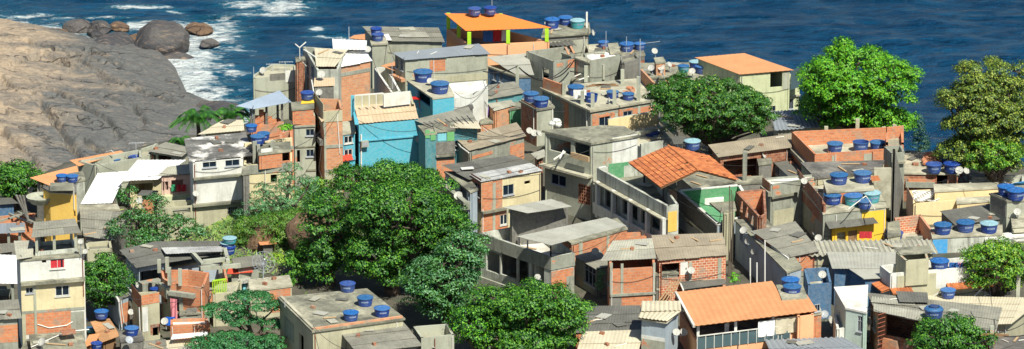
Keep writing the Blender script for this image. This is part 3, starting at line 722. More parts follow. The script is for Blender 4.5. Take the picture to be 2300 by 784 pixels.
H('white topped wall block between the ochre house and the lower white roof', [(180, 470), (268, 470), (262, 459), (178, 460)], 520, 'concrete_light', rm='slab_light')
H('pale parapet terrace under the broad grey roof', [(196, 562), (252, 558), (248, 540), (192, 545)], 640, 'render_warm', par=.3)
A9 = H('three storey white and cream house with a red curtained window and brick base', [(45, 583), (189, 572), (186, 536), (36, 548)], 790, 'white', rm='slab', ph='the red curtain house',
       O=[(0, 113, 582, 145, 603, 'winr'), (0, 94, 583, 104, 591, 'hole'), (0, 124, 641, 156, 665, 'winw'), (0, 58, 646, 74, 659, 'win')],
       P=[(0, 45, 627, 190, 634, 'slab', .35, 'ledge'), (0, 45, 636, 190, 696, 'cream', .02), (0, 45, 694, 190, 700, 'concrete', .035, 'beam'), (0, 58, 700, 160, 748, 'brick', .02), (0, 46, 700, 58, 790, 'render_warm', .03), (0, 76, 640, 82, 750, 'concrete_light', .06, 'pipe_casing'), (0, 160, 700, 190, 790, 'concrete', .02)])
A9b = H('', [(70, 535), (182, 524), (168, 491), (76, 499)], z=A9.z0 + 1.35, base=A9.z0, parent=A9, m='white_stained', roof='sheet', rm='fibre', rise=(0, 0, .25, .25), opn=1.1, rail=.8, postm='concrete_light', extra=((0, .45),), ins=.22, wallname='balcony_wall')
SR(A9, [(37, 584), (74, 578), (76, 540), (31, 541)], (0, 0, .5, .5), 'fibre_light', dz=.1)
dish(A9, 181, 543, 12, base=(182, 575), az=-95); dish(A9, 192, 565, 12, base=(188, 575), az=-100); wallpipe(A9, 0, [(84, 728), (110, 736), (150, 730), (163, 722)])
H('', [(47, 786), (188, 790), (184, 746), (68, 752)], z=A9.z0 - 5.6, parent=A9, m='concrete', rm='slab', wallname='lower_wall')
A10 = H('house under a bright white sheet roof cut by the left edge of the photo', [(-30, 636), (41, 637), (37, 573), (-30, 571)], 700, 'concrete', roof='sheet', rm='metal_white', rise=(0, 0, .8, .8), pitch=.3, seams=False, opn=1.6, ph='the white roofed house at the left edge')
A10b = H('low brick house with a worn grey roof at the bottom left edge', [(-30, 722), (49, 716), (41, 672), (-30, 677)], 830, 'concrete', roof='sheet', rm='fibre', rise=(0, 0, .5, .5), ph='the low brick house at the left edge', P=[(0, -20, 730, 44, 770, 'brick')])
A11 = H('unfinished brick terrace with timber beams behind the left edge roofs', [(-30, 506), (78, 496), (78, 478), (-30, 488)], 560, 'brick', par=.8, rm='slab', ph='the unfinished brick terrace at the left edge')
bars(A11, [(20, 480, 70, 500), (-5, 498, 60, 478), (40, 476, 78, 494)], A11.z0 + .1)
H('hut with a dark grey roof and a blue tarpaulin at the left edge', [(-30, 463), (42, 458), (26, 444), (-30, 445)], 515, 'deep_blue', roof='sheet', rm='fibre_dark', ph='the blue tarp hut')
A11b = H('roofless grey shelter on posts at the left edge', [(-30, 528), (56, 523), (56, 500), (-30, 503)], 590, 'concrete_dark', roof='sheet', rm='metal_grey', opn=1.4, pitch=.25, ph='the grey shelter at the left edge', extra=((0, .6),))
H('low grey roofed lean-to between the white roof and the red curtain house', [(-30, 575), (34, 566), (34, 545), (-30, 550)], 620, 'concrete_dark', roof='sheet', rm='fibre')
# ------------------------------------------------ bottom left cluster
B8 = H('shack with a rust brown plank roof at the bottom left', [(226, 772), (270, 755), (246, 715), (203, 723)], 800, 'wood', roof='sheet', rm='plank', rise=(0, 0, .3, .3), ph='the plank roofed shack')
tank(B8, 228, 718, 33, 'B', dz=.2); tank(B8, 182, 734, 28, 'n', dz=-1.1); tank(B8, 204, 748, 20, 'c', dz=-1.0)
B8b = H('lean-to with an orange sheet roof in the bottom left corner', [(184, 783), (214, 772), (226, 748), (200, 752)], 815, 'brick', roof='sheet', rm='orange_sheet', pitch=.25, ph='the orange lean-to at the bottom')
tank(B8b, 217, 786, 27, 'n')
B9 = H('flat roofed low house at the bottom edge beside the brick based house', [(75, 800), (196, 792), (182, 745), (67, 752)], 850, 'concrete', rm='slab', ph='the low flat roof at the bottom left')
SR(B9, [(140, 752), (172, 748), (168, 738), (135, 742)], N4, 'brick_dark', dz=.5, pitch=0, name='hatch'); pipe(B9, [(70, 780), (150, 745), (200, 740)], '', dz=.1); dish(B9, 95, 768, 20, base=(92, 785), az=-130, where='propped on the low flat roof at the bottom left')
B2 = H('narrow house with a curved dark roof edged in white', [(268, 675), (294, 665), (274, 615), (237, 624)], 745, 'blue_grey', roof='sheet', rm='fibre_dark', rise=(0, 0, .5, .5), ph='the narrow house with a curved roof', ins=.12, P=[(0, 270, 680, 292, 725, 'brick')])
bars(B2, [(267, 676, 236, 625), (237, 624, 275, 614)], B2.z0 + .1, .12, 'white', 'roof_edge'); bars(B2, [(258, 616, 275, 636), (275, 636, 296, 655)], B2.z0 + .3, .1, 'white', 'gutter')
wallpipe(B2, 0, [(270, 672), (278, 735)]); wallpipe(B2, 0, [(266, 678), (272, 735)])
B1 = H('house with a large dark brown hipped fibre roof and a dark open veranda', [(305, 603), (380, 590), (353, 541), (268, 562)], 700, 'blue_grey', roof='sheet', rm='fibre_dark', rise=(0, 0, .5, .2), ph='the dark hipped roof house', ins=.35, O=[(0, 308, 606, 376, 634, 'hole')])
B1b = SR(B1, [(379, 590), (500, 573), (500, 541), (353, 542)], (0, 0, .3, .5), 'fibre_dark', dz=0.0)
SR(B1, [(372, 571), (500, 566), (497, 553), (362, 556)], (0, 0, .1, .1), 'paint_patchy', dz=.42)
H('', [(383, 598), (500, 580), (497, 545), (365, 560)], z=B1.z0 - .5, parent=B1, m='blue_grey', wallname='rear_wall')
patch(B1, 0, 310, 628, 356, 650, 'concrete', .7, 'balcony')
post(B1, 320, 598, 640, -2.2, .1, 'dark_metal')
tank(B1b, 516, 549, 33, 'T', z=B1.z0 + .6, where='the back one of the two pale lidded tanks right of the dark hipped roof', hs=.7); tank(B1b, 511, 560, 33, 'p', z=B1.z0 + .2, where='the front one of the two pale lidded tanks right of the dark hipped roof', hs=.7); tank(B1b, 514, 573, 32, 'n', z=B1.z0 - .2, where='in the shade under the two pale lidded tanks')
B3 = H('tiny brick parapet terrace below the veranda with one blue tank', [(318, 684), (358, 677), (357, 654), (296, 657)], 770, 'render_warm', par=.9, ph='the tiny brick terrace', P=[(0, 318, 660, 358, 682, 'brick', .02), (3, 296, 652, 318, 684, 'brick_dark', .02), (0, 320, 690, 332, 745, 'white', .02), (0, 338, 728, 360, 750, 'brick_dark', .01)], O=[(0, 343, 735, 356, 755, 'hole')])
tank(B3, 348, 662, 24, 'n', dz=.2); wallpipe(B3, 0, [(312, 690), (314, 745)]); dish(B3, 306, 640, 14, base=(306, 655), az=-20, el=20); dish(B3, 294, 701, 14, base=(300, 715), az=-80, z=B3.z0 - 1.5)
B4 = H('unfinished brick house with a rounded corner and bare concrete posts', [(383, 637), (457, 647), (470, 612), (425, 606), (361, 606), (365, 625)], 745, 'brick', par=1.2, ph='the rounded brick house', rm='slab', P=[(0, 383, 655, 440, 664, 'concrete', .35, 'ledge'), (5, 365, 640, 383, 664, 'concrete', .3, 'ledge'), (0, 383, 664, 404, 705, 'concrete', .015), (0, 404, 662, 412, 745, 'concrete_light', .05, 'column'), (5, 365, 665, 383, 720, 'concrete', .02)], O=[(5, 368, 655, 376, 680, 'hole'), (0, 386, 668, 402, 700, 'hole')])
posts(B4, [(358, 583, 612), (376, 578, 612), (381, 601, 640), (405, 604, 641)], .0, .24, 'concrete_light')
p, n_, d_ = facefix(B4, 0, 386, 668, .25); cloth(p, .5, 1.5, 'cloth_pink', 'long pink curtain blowing out of the rounded brick house', d_)
B5 = H('roofless concrete frame of posts and beams with brick infill', [(432, 640), (512, 630), (505, 596), (425, 600)], 700, 'brick', par=1.0, rm='slab_light', ph='the roofless concrete frame', P=[(0, 432, 640, 512, 650, 'concrete_light', .1, 'ledge')])
FZ = B5.z0
posts(B5, [(433, 566, 600), (452, 595, 640), (496, 600, 640), (506, 573, 605), (426, 575, 601)], -.1, .26, 'concrete_light')
bars(B5, [(433, 569, 505, 560), (505, 560, 512, 588), (430, 566, 456, 595), (456, 588, 510, 582), (450, 603, 540, 596), (456, 595, 500, 600)], FZ + 1.5, .26, 'concrete_light')
tank(B5, 483, 624, 22, 'n', dz=.2)
for i, (x, y, m_, c_) in enumerate(((402, 600, 'cloth_white', 'white shirt on the line under the concrete beams'), (413, 600, 'cloth_blue', 'blue shirt on the line under the concrete beams'), (421, 592, 'cloth_yellow', 'yellow cloth on the line under the concrete beams'))):
    cloth(atz(x, y, B5.z0 + .3), .32, .6, m_, c_)
B6 = H('small house with a lime green balcony rail right of the brick frame', [(478, 660), (530, 656), (540, 630), (484, 640)], 735, 'render_warm', par=.1, rm='slab_light', ph='the lime railed balcony')
mb = MB(); a_, b_ = atz(478, 659, B6.z0), atz(508, 655, B6.z0)
for k in range(9): q = a_.lerp(b_, k / 8); mb.tube(q, q + Vector((0, 0, .9)), .035, n=5)
mb.bar(a_ + Vector((0, 0, .9)), b_ + Vector((0, 0, .9)), .09); mb.build('railing', 'lime_paint', B6.root)
B6c = H('small room with a grey tilted roof under the brick frame', [(441, 680), (474, 672), (474, 658), (440, 664)], 735, 'concrete', roof='sheet', rm='fibre', ph='the small grey roofed room', P=[(0, 418, 692, 446, 712, 'concrete_dark')])
B7 = H('grey rendered house with a dark window and stained wall below the brick frame', [(405, 705), (470, 700), (466, 680), (405, 685)], 760, 'concrete', ph='the grey rendered house', O=[(0, 418, 692, 444, 712, 'doorp')])
H('long low brick wall house with a white capped parapet at the bottom', [(383, 731), (472, 728), (465, 714), (383, 716)], 790, 'brick', rm='slab_white', ph='the low brick wall house', par=.2)
B7b = H('cluttered yard shed with patched grey sheets at the bottom edge', [(318, 800), (378, 790), (372, 762), (325, 766)], 840, 'brick_dark', roof='sheet', rm='fibre', ph='the patched shed at the bottom')
B7c = H('shed with a pale tan sheet roof at the bottom edge', [(376, 800), (450, 792), (445, 758), (372, 765)], 840, 'brick_dark', roof='sheet', rm='sheet_cream', ph='the tan roofed shed at the bottom')
SR(B7b, [(383, 764), (470, 756), (465, 745), (388, 751)], N4, 'metal_white', dz=.4)
B7d = H('small block with a brown roof holding one bright lidded tank', [(272, 765), (322, 762), (315, 742), (268, 745)], 815, 'concrete_dark', rm='slab_dark', ph='the small brown roofed block'); tank(B7d, 296, 756, 34, 'B')
dish(B7d, 290, 764, 18, base=(292, 772), az=-60, col='dish_grey'); dish(B7, 370, 722, 17, base=(374, 740), az=-100, z=B7.z0 - .9); 
cloth(atz(372, 712, B7.z0 - .5), .9, .6, 'tarp_blue', 'blue tarpaulin slung below the rounded brick house', name='tarpaulin', cat='tarpaulin', group=None)
B6d = H('low house under a flat corrugated grey roof beside the mesh dish', [(528, 605), (590, 596), (585, 572), (520, 580)], 670, 'concrete', roof='sheet', rm='fibre', ph='the corrugated roof beside the mesh dish')
B6e = H('strip of terracotta tiles over a narrow porch', [(510, 616), (568, 613), (566, 600), (514, 600)], 668, 'concrete', roof='sheet', rm='red_sheet', rise=(0, 0, .1, .1), ph='the tiled porch')
B6f = H('small blue and white booth with grey sheet roofs', [(530, 640), (562, 636), (562, 605), (540, 607)], 680, 'wood_blue', roof='sheet', rm='fibre_pale', ph='the blue booth', O=[(0, 538, 645, 545, 660, 'hole')])
B6g = H('broad brick walled house with a pale flat top left of the hillside trees', [(562, 652), (655, 640), (648, 618), (560, 628)], 720, 'render_warm', rm='slab_light', ph='the brick house left of the hillside trees', P=[(0, 607, 650, 653, 700, 'brick')])
H('little hut with a new terracotta roof at the foot of the hillside', [(584, 552), (622, 549), (618, 537), (578, 540)], 580, 'concrete_dark', roof='sheet', rm='orange_sheet', pitch=.3, ph='the terracotta hut')
# big mesh dish
o = empty('mesh_dish', atz(591, 592, B6d.z0 + 1.0)); tag(o, 'large see-through mesh dish on the grey corrugated roof', 'satellite dish'); rg = MB(); R_ = .78
P_ = lambda r, a: Vector((r * math.cos(a), r * math.sin(a), .3 * (r / R_) ** 2))
for k in range(12):
    for i in range(5): rg.tube(P_(R_ * i / 5, k * math.pi / 6), P_(R_ * (i + 1) / 5, k * math.pi / 6), .012, n=4)
for r in (.26, .52, .78):
    for k in range(24): rg.tube(P_(r, k * math.pi / 12), P_(r, (k + 1) * math.pi / 12), .014, n=4)
c = rg.build('reflector', 'dish_grey'); c.parent = o; q_ = MB()
for k in range(3): q_.tube(P_(R_, k * 2.1), (0, 0, .8), .012, n=4)
q_.tube((0, 0, .75), (0, 0, .88), .05, n=6); c = q_.build('feed_arm', 'aluminium'); c.parent = o; o.rotation_euler = (math.radians(52), 0, math.radians(12)); mb = MB(); mb.tube((0, 0, 0), Vector((0, -.85, -.7)), .05, n=6); c = mb.build('mast', 'dish_grey'); c.parent = o
# =================================================================== white house block and its neighbours
C2 = H('house with a pale tan pitched roof behind the white house', [(444, 303), (549, 294), (546, 269), (500, 270)], 390, 'render_warm', roof='sheet', rm='sheet_cream', rise=(0, 0, .3, .3), ph='the pale tan roof')
C1 = H('tall white house with a black stained roof and two wide dark windows', [(424, 359), (568, 346), (552, 297), (413, 311)], 525, 'white', rm='slab_patch', ph='the tall white house', over=.0,
       wq=[(433, 362), (546, 352), (540, 300), (424, 312)],
       O=[(0, 455, 360, 486, 376, 'win'), (0, 506, 358, 538, 373, 'win'), (0, 511, 465, 535, 479, 'bars'), (0, 400, 470, 425, 480, 'hole')], P=[(0, 433, 394, 546, 398, 'slab', .3, 'ledge'), (0, 430, 453, 548, 458, 'slab', .35, 'ledge'), (0, 433, 458, 546, 525, 'render_warm', .015)])
H('', [(352, 470), (434, 462), (434, 448), (352, 452)], z=C1.z0 - 3.3, parent=C1, m='render_warm', wallname='side_terrace_wall', par=.4, O=[(0, 388, 468, 428, 480, 'hole')])
dish(C1, 437, 432, 14, wall=0, az=-70); p, n_, d_ = facefix(C1, 0, 435, 441, .5)
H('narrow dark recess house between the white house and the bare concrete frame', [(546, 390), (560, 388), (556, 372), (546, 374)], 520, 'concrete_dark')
C3 = H('bare concrete frame house with cream lower wall and plants on top', [(548, 372), (656, 364), (655, 332), (548, 345)], 480, 'cream', par=.3, pars=(.3, .3, 1.1, .3), rm='slab_light', ph='the bare concrete frame house', P=[(0, 548, 368, 656, 388, 'concrete', .06, 'balcony_wall')], O=[(0, 608, 392, 622, 410, 'hole')])
posts(C3, [(573, 318, 366), (580, 325, 366), (613, 316, 364), (622, 330, 364), (634, 312, 340)], -.2, .3, 'concrete')
H('', [(582, 345), (652, 337), (650, 318), (582, 322)], z=C3.z0 + .9, base=C3.z0 - .3, parent=C3, m='brick', wallname='room_wall', O=[(0, 634, 340, 652, 362, 'hole')], P=[(0, 586, 333, 612, 342, 'white')], rm='slab')
tank(C3, 579, 326, 34, 'b', dz=1.0, z=C3.z0 + 1.1); tank(C3, 592, 317, 30, 'b', z=C3.z0 + 1.2); tank(C3, 565, 298, 27, 'B', z=C3.z0 + 1.4)
C3b = H('narrow brick stair house with ferns growing on its balcony', [(630, 345), (660, 338), (655, 290), (628, 300)], 440, 'brick', rm='slab', ph='the fern balcony house', pars=(.8, .8, .8, .8), par=.8, P=[(0, 632, 330, 656, 336, 'concrete', .2, 'ledge')])
C4 = H('house under a smooth steel blue awning roof with broken brick walls', [(569, 245), (655, 229), (628, 203), (530, 238)], 345, 'brick', roof='sheet', rm='fibre_blue', rise=(0, 0, .3, .3), seams=False, opn=1.6, rail=.5, ph='the steel blue awning', pitch=.25, extra=((0, .5),), postm='concrete_dark', ins=.5)
m = MB(); a_, b_ = C4.W[0], C4.W[1]; dd = (b_ - a_)
for k, hh_ in enumerate((.3, .75, 1.15, .9, .5, .2)): q = a_ + dd * (.04 + k * .13); m.box((q.x, q.y + .4, q.z + hh_ / 2), (dd.length * .063, 0, 0), (0, .08, 0), (0, 0, hh_ / 2))
m.build('broken_wall', 'brick', C4.root)
C8 = H('old bare grey concrete house on the seaward edge', [(569, 176), (667, 168), (664, 145), (612, 143), (569, 168)], 275, 'concrete_light', rm='slab_light', par=.2, ph='the bare grey house on the seaward edge', P=[(0, 641, 158, 664, 184, 'white', .02), (0, 606, 165, 640, 180, 'concrete_dark', .015)])
dish(C8, 591, 158, 15, base=(592, 170), az=-110); antenna(C8, 641, 138, 160, 'antenna on the bare grey house beside the sea'); antenna(C8, 612, 143, 160, 'bent antenna at the back of the bare grey house'); antenna(C8, 570, 150, 172, 'thin rod antenna at the left corner of the bare grey house', yagi=False)
C5 = H('slim grey rendered tower house with a brick parapet and two windows', [(661, 264), (708, 262), (704, 240), (655, 246)], 432, 'concrete_light', par=.5, ph='the slim grey tower', rm='slab', O=[(0, 687, 290, 706, 305, 'win'), (0, 688, 336, 705, 352, 'win'), (0, 667, 337, 674, 365, 'hole')], P=[(0, 661, 262, 708, 281, 'brick', .03), (0, 661, 281, 708, 285, 'concrete', .1, 'ledge'), (0, 661, 328, 708, 331, 'slab', .06, 'ledge'), (0, 688, 380, 710, 384, 'slab', .06, 'ledge')])
tank(C5, 684, 262, 31, 'n', dz=.2); C5b = H('', [(657, 245), (704, 241), (704, 226), (655, 230)], z=C5.z0 + .7, base=C5.z0 - .5, parent=C5, m='brick', wallname='tank_plinth'); tank(C5b, 690, 226, 31, 'n', dz=.15); 
SR(C5b, [(676, 232), (706, 230), (704, 224), (678, 226)], N4, 'yellow_strong', dz=.08, pitch=0, name='tank_stand')
C6 = H('tall narrow brick tower house with a cream parapet terrace', [(727, 249), (769, 246), (764, 222), (706, 221)], 442, 'brick_pale', par=.9, rm='slab', ph='the tall brick tower', P=[(0, 727, 249, 769, 273, 'render_warm', .04), (3, 706, 220, 727, 276, 'render_warm', .04), (0, 727, 275, 733, 442, 'concrete_light', .04, 'column'), (0, 727, 325, 769, 332, 'concrete', .05, 'beam'), (0, 727, 380, 769, 386, 'concrete', .05, 'beam'), (0, 727, 386, 769, 442, 'render_warm', .02), (3, 706, 300, 727, 312, 'concrete_dark', .3, 'ledge')],
       O=[(3, 712, 265, 718, 290, 'hole'), (3, 709, 300, 714, 330, 'hole')])
SR(C6, [(722, 275), (729, 271), (712, 243), (705, 246)], N4, 'tan_tile', dz=-.7, pitch=.3); wallpipe(C6, 0, [(757, 255), (763, 345)]); wallpipe(C6, 3, [(724, 330), (718, 380), (726, 400)])
C7 = H('brick house under white corrugated sheets left of the turquoise house', [(757, 153), (837, 138), (818, 110), (738, 122)], 290, 'brick_pale', roof='sheet', rm='metal_white', rise=(0, 0, .3, .3), ph='the white sheeted brick house', pitch=.3, ins=.15,
       P=[(0, 762, 158, 838, 166, 'concrete', .03, 'beam'), (0, 762, 164, 766, 250, 'concrete', .035, 'column'), (0, 831, 150, 836, 240, 'concrete', .035, 'column')])
C7b = H('white and grey seaward house with a long window strip and white roofs', [(710, 150), (752, 151), (781, 112), (706, 108)], 300, 'white_stained', roof='sheet', rm='sheet_cream', rise=(0, 0, .3, .3), pitch=.3, ph='the white seaward house', ins=.1, wq=[(712, 154), (760, 154), (775, 118), (682, 112)], O=[(3, 688, 140, 694, 168, 'win'), (3, 699, 150, 705, 172, 'win')])
SR(C7b, [(748, 112), (823, 113), (824, 91), (746, 87)], (0, 0, .1, .1), 'metal_white', dz=.25, pitch=.3)
bars(C7b, [(682, 112, 710, 130)], C7b.z0 + .15, .12, 'white', 'roof_edge')
C7c = H('brick wing with a tiny tan roof on the seaward white house', [(666, 136), (684, 132), (682, 126), (665, 128)], 280, 'brick_dark', ph='the brick wing')
C7d = H('balcony block with a cream awning and two dishes above the tall brick tower', [(704, 196), (752, 194), (752, 174), (706, 175)], 330, 'concrete_dark', roof='sheet', rm='tan_tile', rise=(0, 0, .2, .2), ins=.1, ph='the cream awning balcony', P=[(0, 722, 225, 742, 240, 'render_warm', .02)])
dish(C7d, 722, 167, 17, base=(724, 182), az=-80); dish(C7d, 716, 205, 15, wall=0, az=-100); dish(C7, 826, 111, 15, base=(826, 122), az=-90); bars(C7d, [(706, 215, 700, 180)], C7d.z0, .08, 'pvc_white', 'pipe')
m = MB(); pp = atz(673, 107, C7b.z0 + .8)
m.tube(pp + Vector((0, 0, -.9)), pp, .03); m.tube(pp, pp + Vector((.5, 0, .45)), .05); m.tube(pp, pp + Vector((-.35, 0, .3)), .04); m.tube(pp + Vector((0, 0, -.9)), pp + Vector((.5, .3, -1.6)), .03); thing('antenna', 'bent white aerial at the left corner of the white seaward house', 'antenna', m, 'pvc_white', 'television antennas on roofs')
antenna(C7b, 784, 60, 90, 'thin rod antenna above the bright white sheet roof', yagi=False)
C9 = H('low shed with a worn orange roof by the sea edge', [(783, 87), (824, 91), (823, 76), (795, 79)], 130, 'brick_dark', roof='sheet', rm='orange_sheet', pitch=.3)
# =================================================================== turquoise house
D1 = H('turquoise house with a cream tiled roof and an air conditioner on its wall', [(805, 279), (940, 267), (931, 231), (797, 243)], 400, 'turquoise', roof='sheet', rm='tan_tile', rise=(0, 0, .3, .3), pitch=.3, amp=.02, ins=.03, ph='the turquoise house', P=[(0, 806, 309, 942, 312, 'turquoise', .12, 'ledge'), (0, 806, 374, 942, 392, 'render_warm', .02)])
p, n_, d_ = facefix(D1, 0, 817, 321, .2); m = MB(); m.box(p, d_ * .28, n_ * .2, Vector((0, 0, .22))); ac = m.build('air_conditioner', 'concrete_light'); tag(ac, 'boxy white air conditioner jutting from the turquoise wall', 'air conditioner'); g_ = MB(); g_.box(p + n_ * .205, d_ * .2, n_ * .006, Vector((0, 0, .15))); g_.build('grille', 'dish_grey', ac)
wallpipe(D1, 0, [(811, 302), (811, 390)], .06); dish(D1, 937, 311, 15, wall=0, az=-75); 
SR(D1, [(797, 279), (806, 279), (800, 243), (792, 243)], N4, 'turquoise', dz=.12, pitch=0, name='parapet')
D1b = H('', [(795, 245), (930, 234), (922, 205), (789, 214)], z=D1.z0 + .45, parent=D1, m='render_warm', par=.8, pars=(.05, .8, .8, .3), rm='tan_tile', wallname='terrace_wall', roofname='terrace_floor')
mb = MB(); a_, b_ = atz(797, 243, D1.z0 + .5), atz(861, 238, D1.z0 + .5)
for k in range(5): q = a_.lerp(b_, k / 4); mb.tube(q, q + Vector((0, 0, 1.0)), .05, n=6)
mb.bar(a_ + Vector((0, 0, 1.0)), b_ + Vector((0, 0, 1.0)), .09); mb.build('railing', 'white', D1.root)
SR(D1, [(862, 240), (924, 233), (922, 207), (861, 212)], N4, 'white', dz=0.0, pitch=0, name='x') if False else None
P1, P2 = atz(862, 240, D1.z0 + .45), atz(922, 233, D1.z0 + .45); mb = MB(); dv = (P2 - P1); mb.box((P1 + P2) / 2 + Vector((0, 0, .5)), dv / 2, Vector((0, .08, 0)), (0, 0, .5)); mb.build('terrace_parapet', 'white', D1.root)
post(D1, 793, 215, 262, -.3, .3, 'turquoise', 'column')
m = MB(); a_ = atz(760, 290, D1.z0 - 1.2)
D1c = H('narrow side porch with white window frames beside the turquoise house', [(770, 300), (797, 296), (795, 270), (768, 274)], 400, 'turquoise', ph='the side porch of the turquoise house', O=[(0, 773, 305, 792, 322, 'winw'), (0, 773, 335, 792, 352, 'winw')], P=[(0, 768, 352, 797, 360, 'turquoise', .12, 'ledge')], rm='slab_light')
C_red = H('tiny porch under a bright red sheet roof at the foot of the brick tower', [(756, 366), (794, 360), (788, 344), (748, 349)], 415, 'white_stained', roof='sheet', rm='red_sheet', pitch=.25, ph='the red roofed porch', opn=.9, rail=.3, postm='pvc_white')
D2 = H('turquoise rooftop block with a cream slab carrying two big blue tanks', [(972, 220), (1020, 214), (1000, 176), (915, 181)], 345, 'turquoise', rm='slab_light', ph='the turquoise tank block', over=.04, O=[(3, 938, 200, 966, 232, 'hole')], roofname='roof_slab')
tank(D2, 950, 187, 44, 'b'); tank(D2, 988, 213, 43, 'b'); dish(D2, 966, 182, 14, base=(966, 192), az=-90)
D2b = H('', [(972, 262), (1020, 255), (1000, 225), (935, 243)], z=D2.z0 - 1.6, parent=D2, m='turquoise', wallname='lower_wall', par=.4)
t_ = empty('plastic_table', atz(935, 240, D2.z0 - 1.5)); tag(t_, 'small bright red plastic table on the turquoise terrace', 'table')
m = MB(); m.box(t_.location + Vector((0, 0, .7)), (.32, 0, 0), (0, .32, 0), (0, 0, .02)); m.build('tabletop', 'red_plastic', t_)
for sx in (-1, 1):
    for sy in (-1, 1): m = MB(); m.tube(t_.location + Vector((sx * .27, sy * .27, 0)), t_.location + Vector((sx * .25, sy * .25, .69)), .03); m.build('leg', 'red_plastic', t_)
D4 = H('low bright white wall block behind the turquoise tank block', [(1004, 226), (1096, 199), (1090, 180), (1000, 188)], 330, 'white', rm='slab_white', par=.1)
H('yard house with a dark rubble roof beside the turquoise block', [(1020, 250), (1062, 240), (1050, 212), (1010, 222)], 330, 'concrete_dark', rm='slab_dark')
D3 = H('long grey rendered house under a steel grey corrugated roof with a brick infill', [(908, 136), (1101, 122), (1076, 98), (881, 119)], 260, 'concrete_light', roof='sheet', rm='metal_grey', rise=(0, 0, .15, .15), ph='the long steel roofed house', pitch=.25, ins=.15,
       P=[(0, 965, 135, 1000, 160, 'brick', .02), (0, 912, 170, 1095, 185, 'render_warm', .03), (3, 883, 170, 910, 177, 'brick_pale', .35, 'ledge')], O=[(3, 888, 130, 894, 152, 'win'), (3, 899, 135, 905, 158, 'win')])
dish(D3, 1042, 173, 1, wall=0) if False else None
D3b = H('small house with a tan orange roof left of the long steel roofed house', [(885, 160), (900, 152), (892, 137), (855, 148)], 250, 'concrete_light', roof='sheet', rm='orange_sheet', pitch=.3, ph='the small tan orange roof')
D3c = H('white side passage walls left of the long steel roofed house', [(880, 210), (900, 205), (870, 150), (840, 152)], 290, 'white', par=1.0, rm='slab_light', ph='the white side passage')
antenna(D3c, 881, 120, 200, 'thin dark pole by the corner of the long steel roofed house', yagi=False, dz=1.)
D5 = H('dark timber shed with a flat grey roof in the centre', [(1084, 226), (1180, 210), (1155, 183), (1049, 197)], 300, 'teal', roof='sheet', rm='fibre', rise=(0, 0, .2, .2), ph='the centre shed', ins=.2)
D5b = H('green painted shed wall beside the two tank tower', [(1145, 245), (1178, 240), (1175, 222), (1142, 226)], 300, 'green_paint', rm='slab', ph='the green shed')
D6 = H('brick lean-to with a patched pale roof and purple washing beside it', [(1110, 251), (1158, 238), (1145, 220), (1094, 232)], 310, 'brick_pale', roof='sheet', rm='fibre_light', rise=(0, 0, .15, .15), ph='the brick lean-to', ins=.08)
H('low patched brick wall block below the purple washing', [(1080, 276), (1106, 274), (1106, 262), (1080, 264)], 312, 'brick_pale', rm='slab')
cloth(atz(1082, 240, D6.z0), .55, .75, 'cloth_purple', 'purple towel hanging in front of the brick lean-to')
posts(D6, [(1068, 225, 275), (1105, 235, 270)], -1.5, .14, 'wood_blue'); bars(D6, [(1048, 232, 1108, 237), (1050, 238, 1108, 245)], D6.z0 - .2, .1, 'wood_pale')
D7 = H('shack with a patched grey roof weighted by dark battens', [(975, 291), (1081, 289), (1052, 240), (927, 269)], 400, 'teal', roof='sheet', rm='fibre', rise=(0, 0, .2, .2), ph='the battened shack', ins=.25)
SR(D7, [(1012, 288), (1081, 290), (1072, 272), (1005, 273)], (0, 0, .0, .0), 'sheet_cream', dz=.09)
for k in range(9):
    m = MB(); a_ = D7.P[0].lerp(D7.P[1], .05 + k * .11); b_ = D7.P[3].lerp(D7.P[2], .05 + k * .1); m.bar(a_ + Vector((0, 0, .03)), a_.lerp(b_, .62) + Vector((0, 0, .03)), .07); m.build('batten', 'dark_metal', D7.root)
D7b = H('narrow projecting bay with green shutters and a pale blue door on a brick base', [(978, 294), (1021, 291), (1018, 272), (972, 276)], 408, 'teal', ph='the green shuttered bay', O=[(0, 982, 296, 1003, 317, 'blueshut')], P=[(0, 1004, 294, 1020, 316, 'shutter_green', .05, 'shutter'), (0, 978, 318, 1021, 345, 'concrete_dark', .15, 'balcony'), (0, 978, 346, 1021, 350, 'slab', .3, 'ledge'), (0, 980, 357, 1021, 405, 'brick', .03)])
H('', [(955, 300), (980, 298), (975, 280), (940, 282)], z=D7b.z0 - .1, parent=D7b, m='teal', wallname='side_wall', P=[(0, 955, 292, 965, 310, 'shutter_green', .05, 'shutter'), (0, 967, 296, 978, 315, 'shutter_green', .05, 'shutter')])
dish(D7b, 1029, 324, 15, base=(1032, 340), az=-80, z=D7b.z0 - 2)
D8 = H('house under a wide brown grey roof with a brick gable', [(1054, 340), (1182, 306), (1160, 275), (1023, 312)], 415, 'concrete', roof='sheet', rm='fibre_tan', rise=(0, 0, .3, .3), ph='the wide brown roof', ins=.15, P=[(0, 1058, 345, 1106, 352, 'brick', .02), (0, 1145, 324, 1180, 360, 'brick', .02)])
pipe(D8, [(1023, 313), (1035, 330), (1053, 343), (1053, 360, -1)], '', dz=.05, r=.05)
for i, (x, y, w_) in enumerate(((1189, 294, 15), (1200, 299, 16), (1210, 300, 15))): dish(D8, x, y, w_, base=(1196, 312), az=(-70, -80, -30)[i], z=D8.z0 - .9)
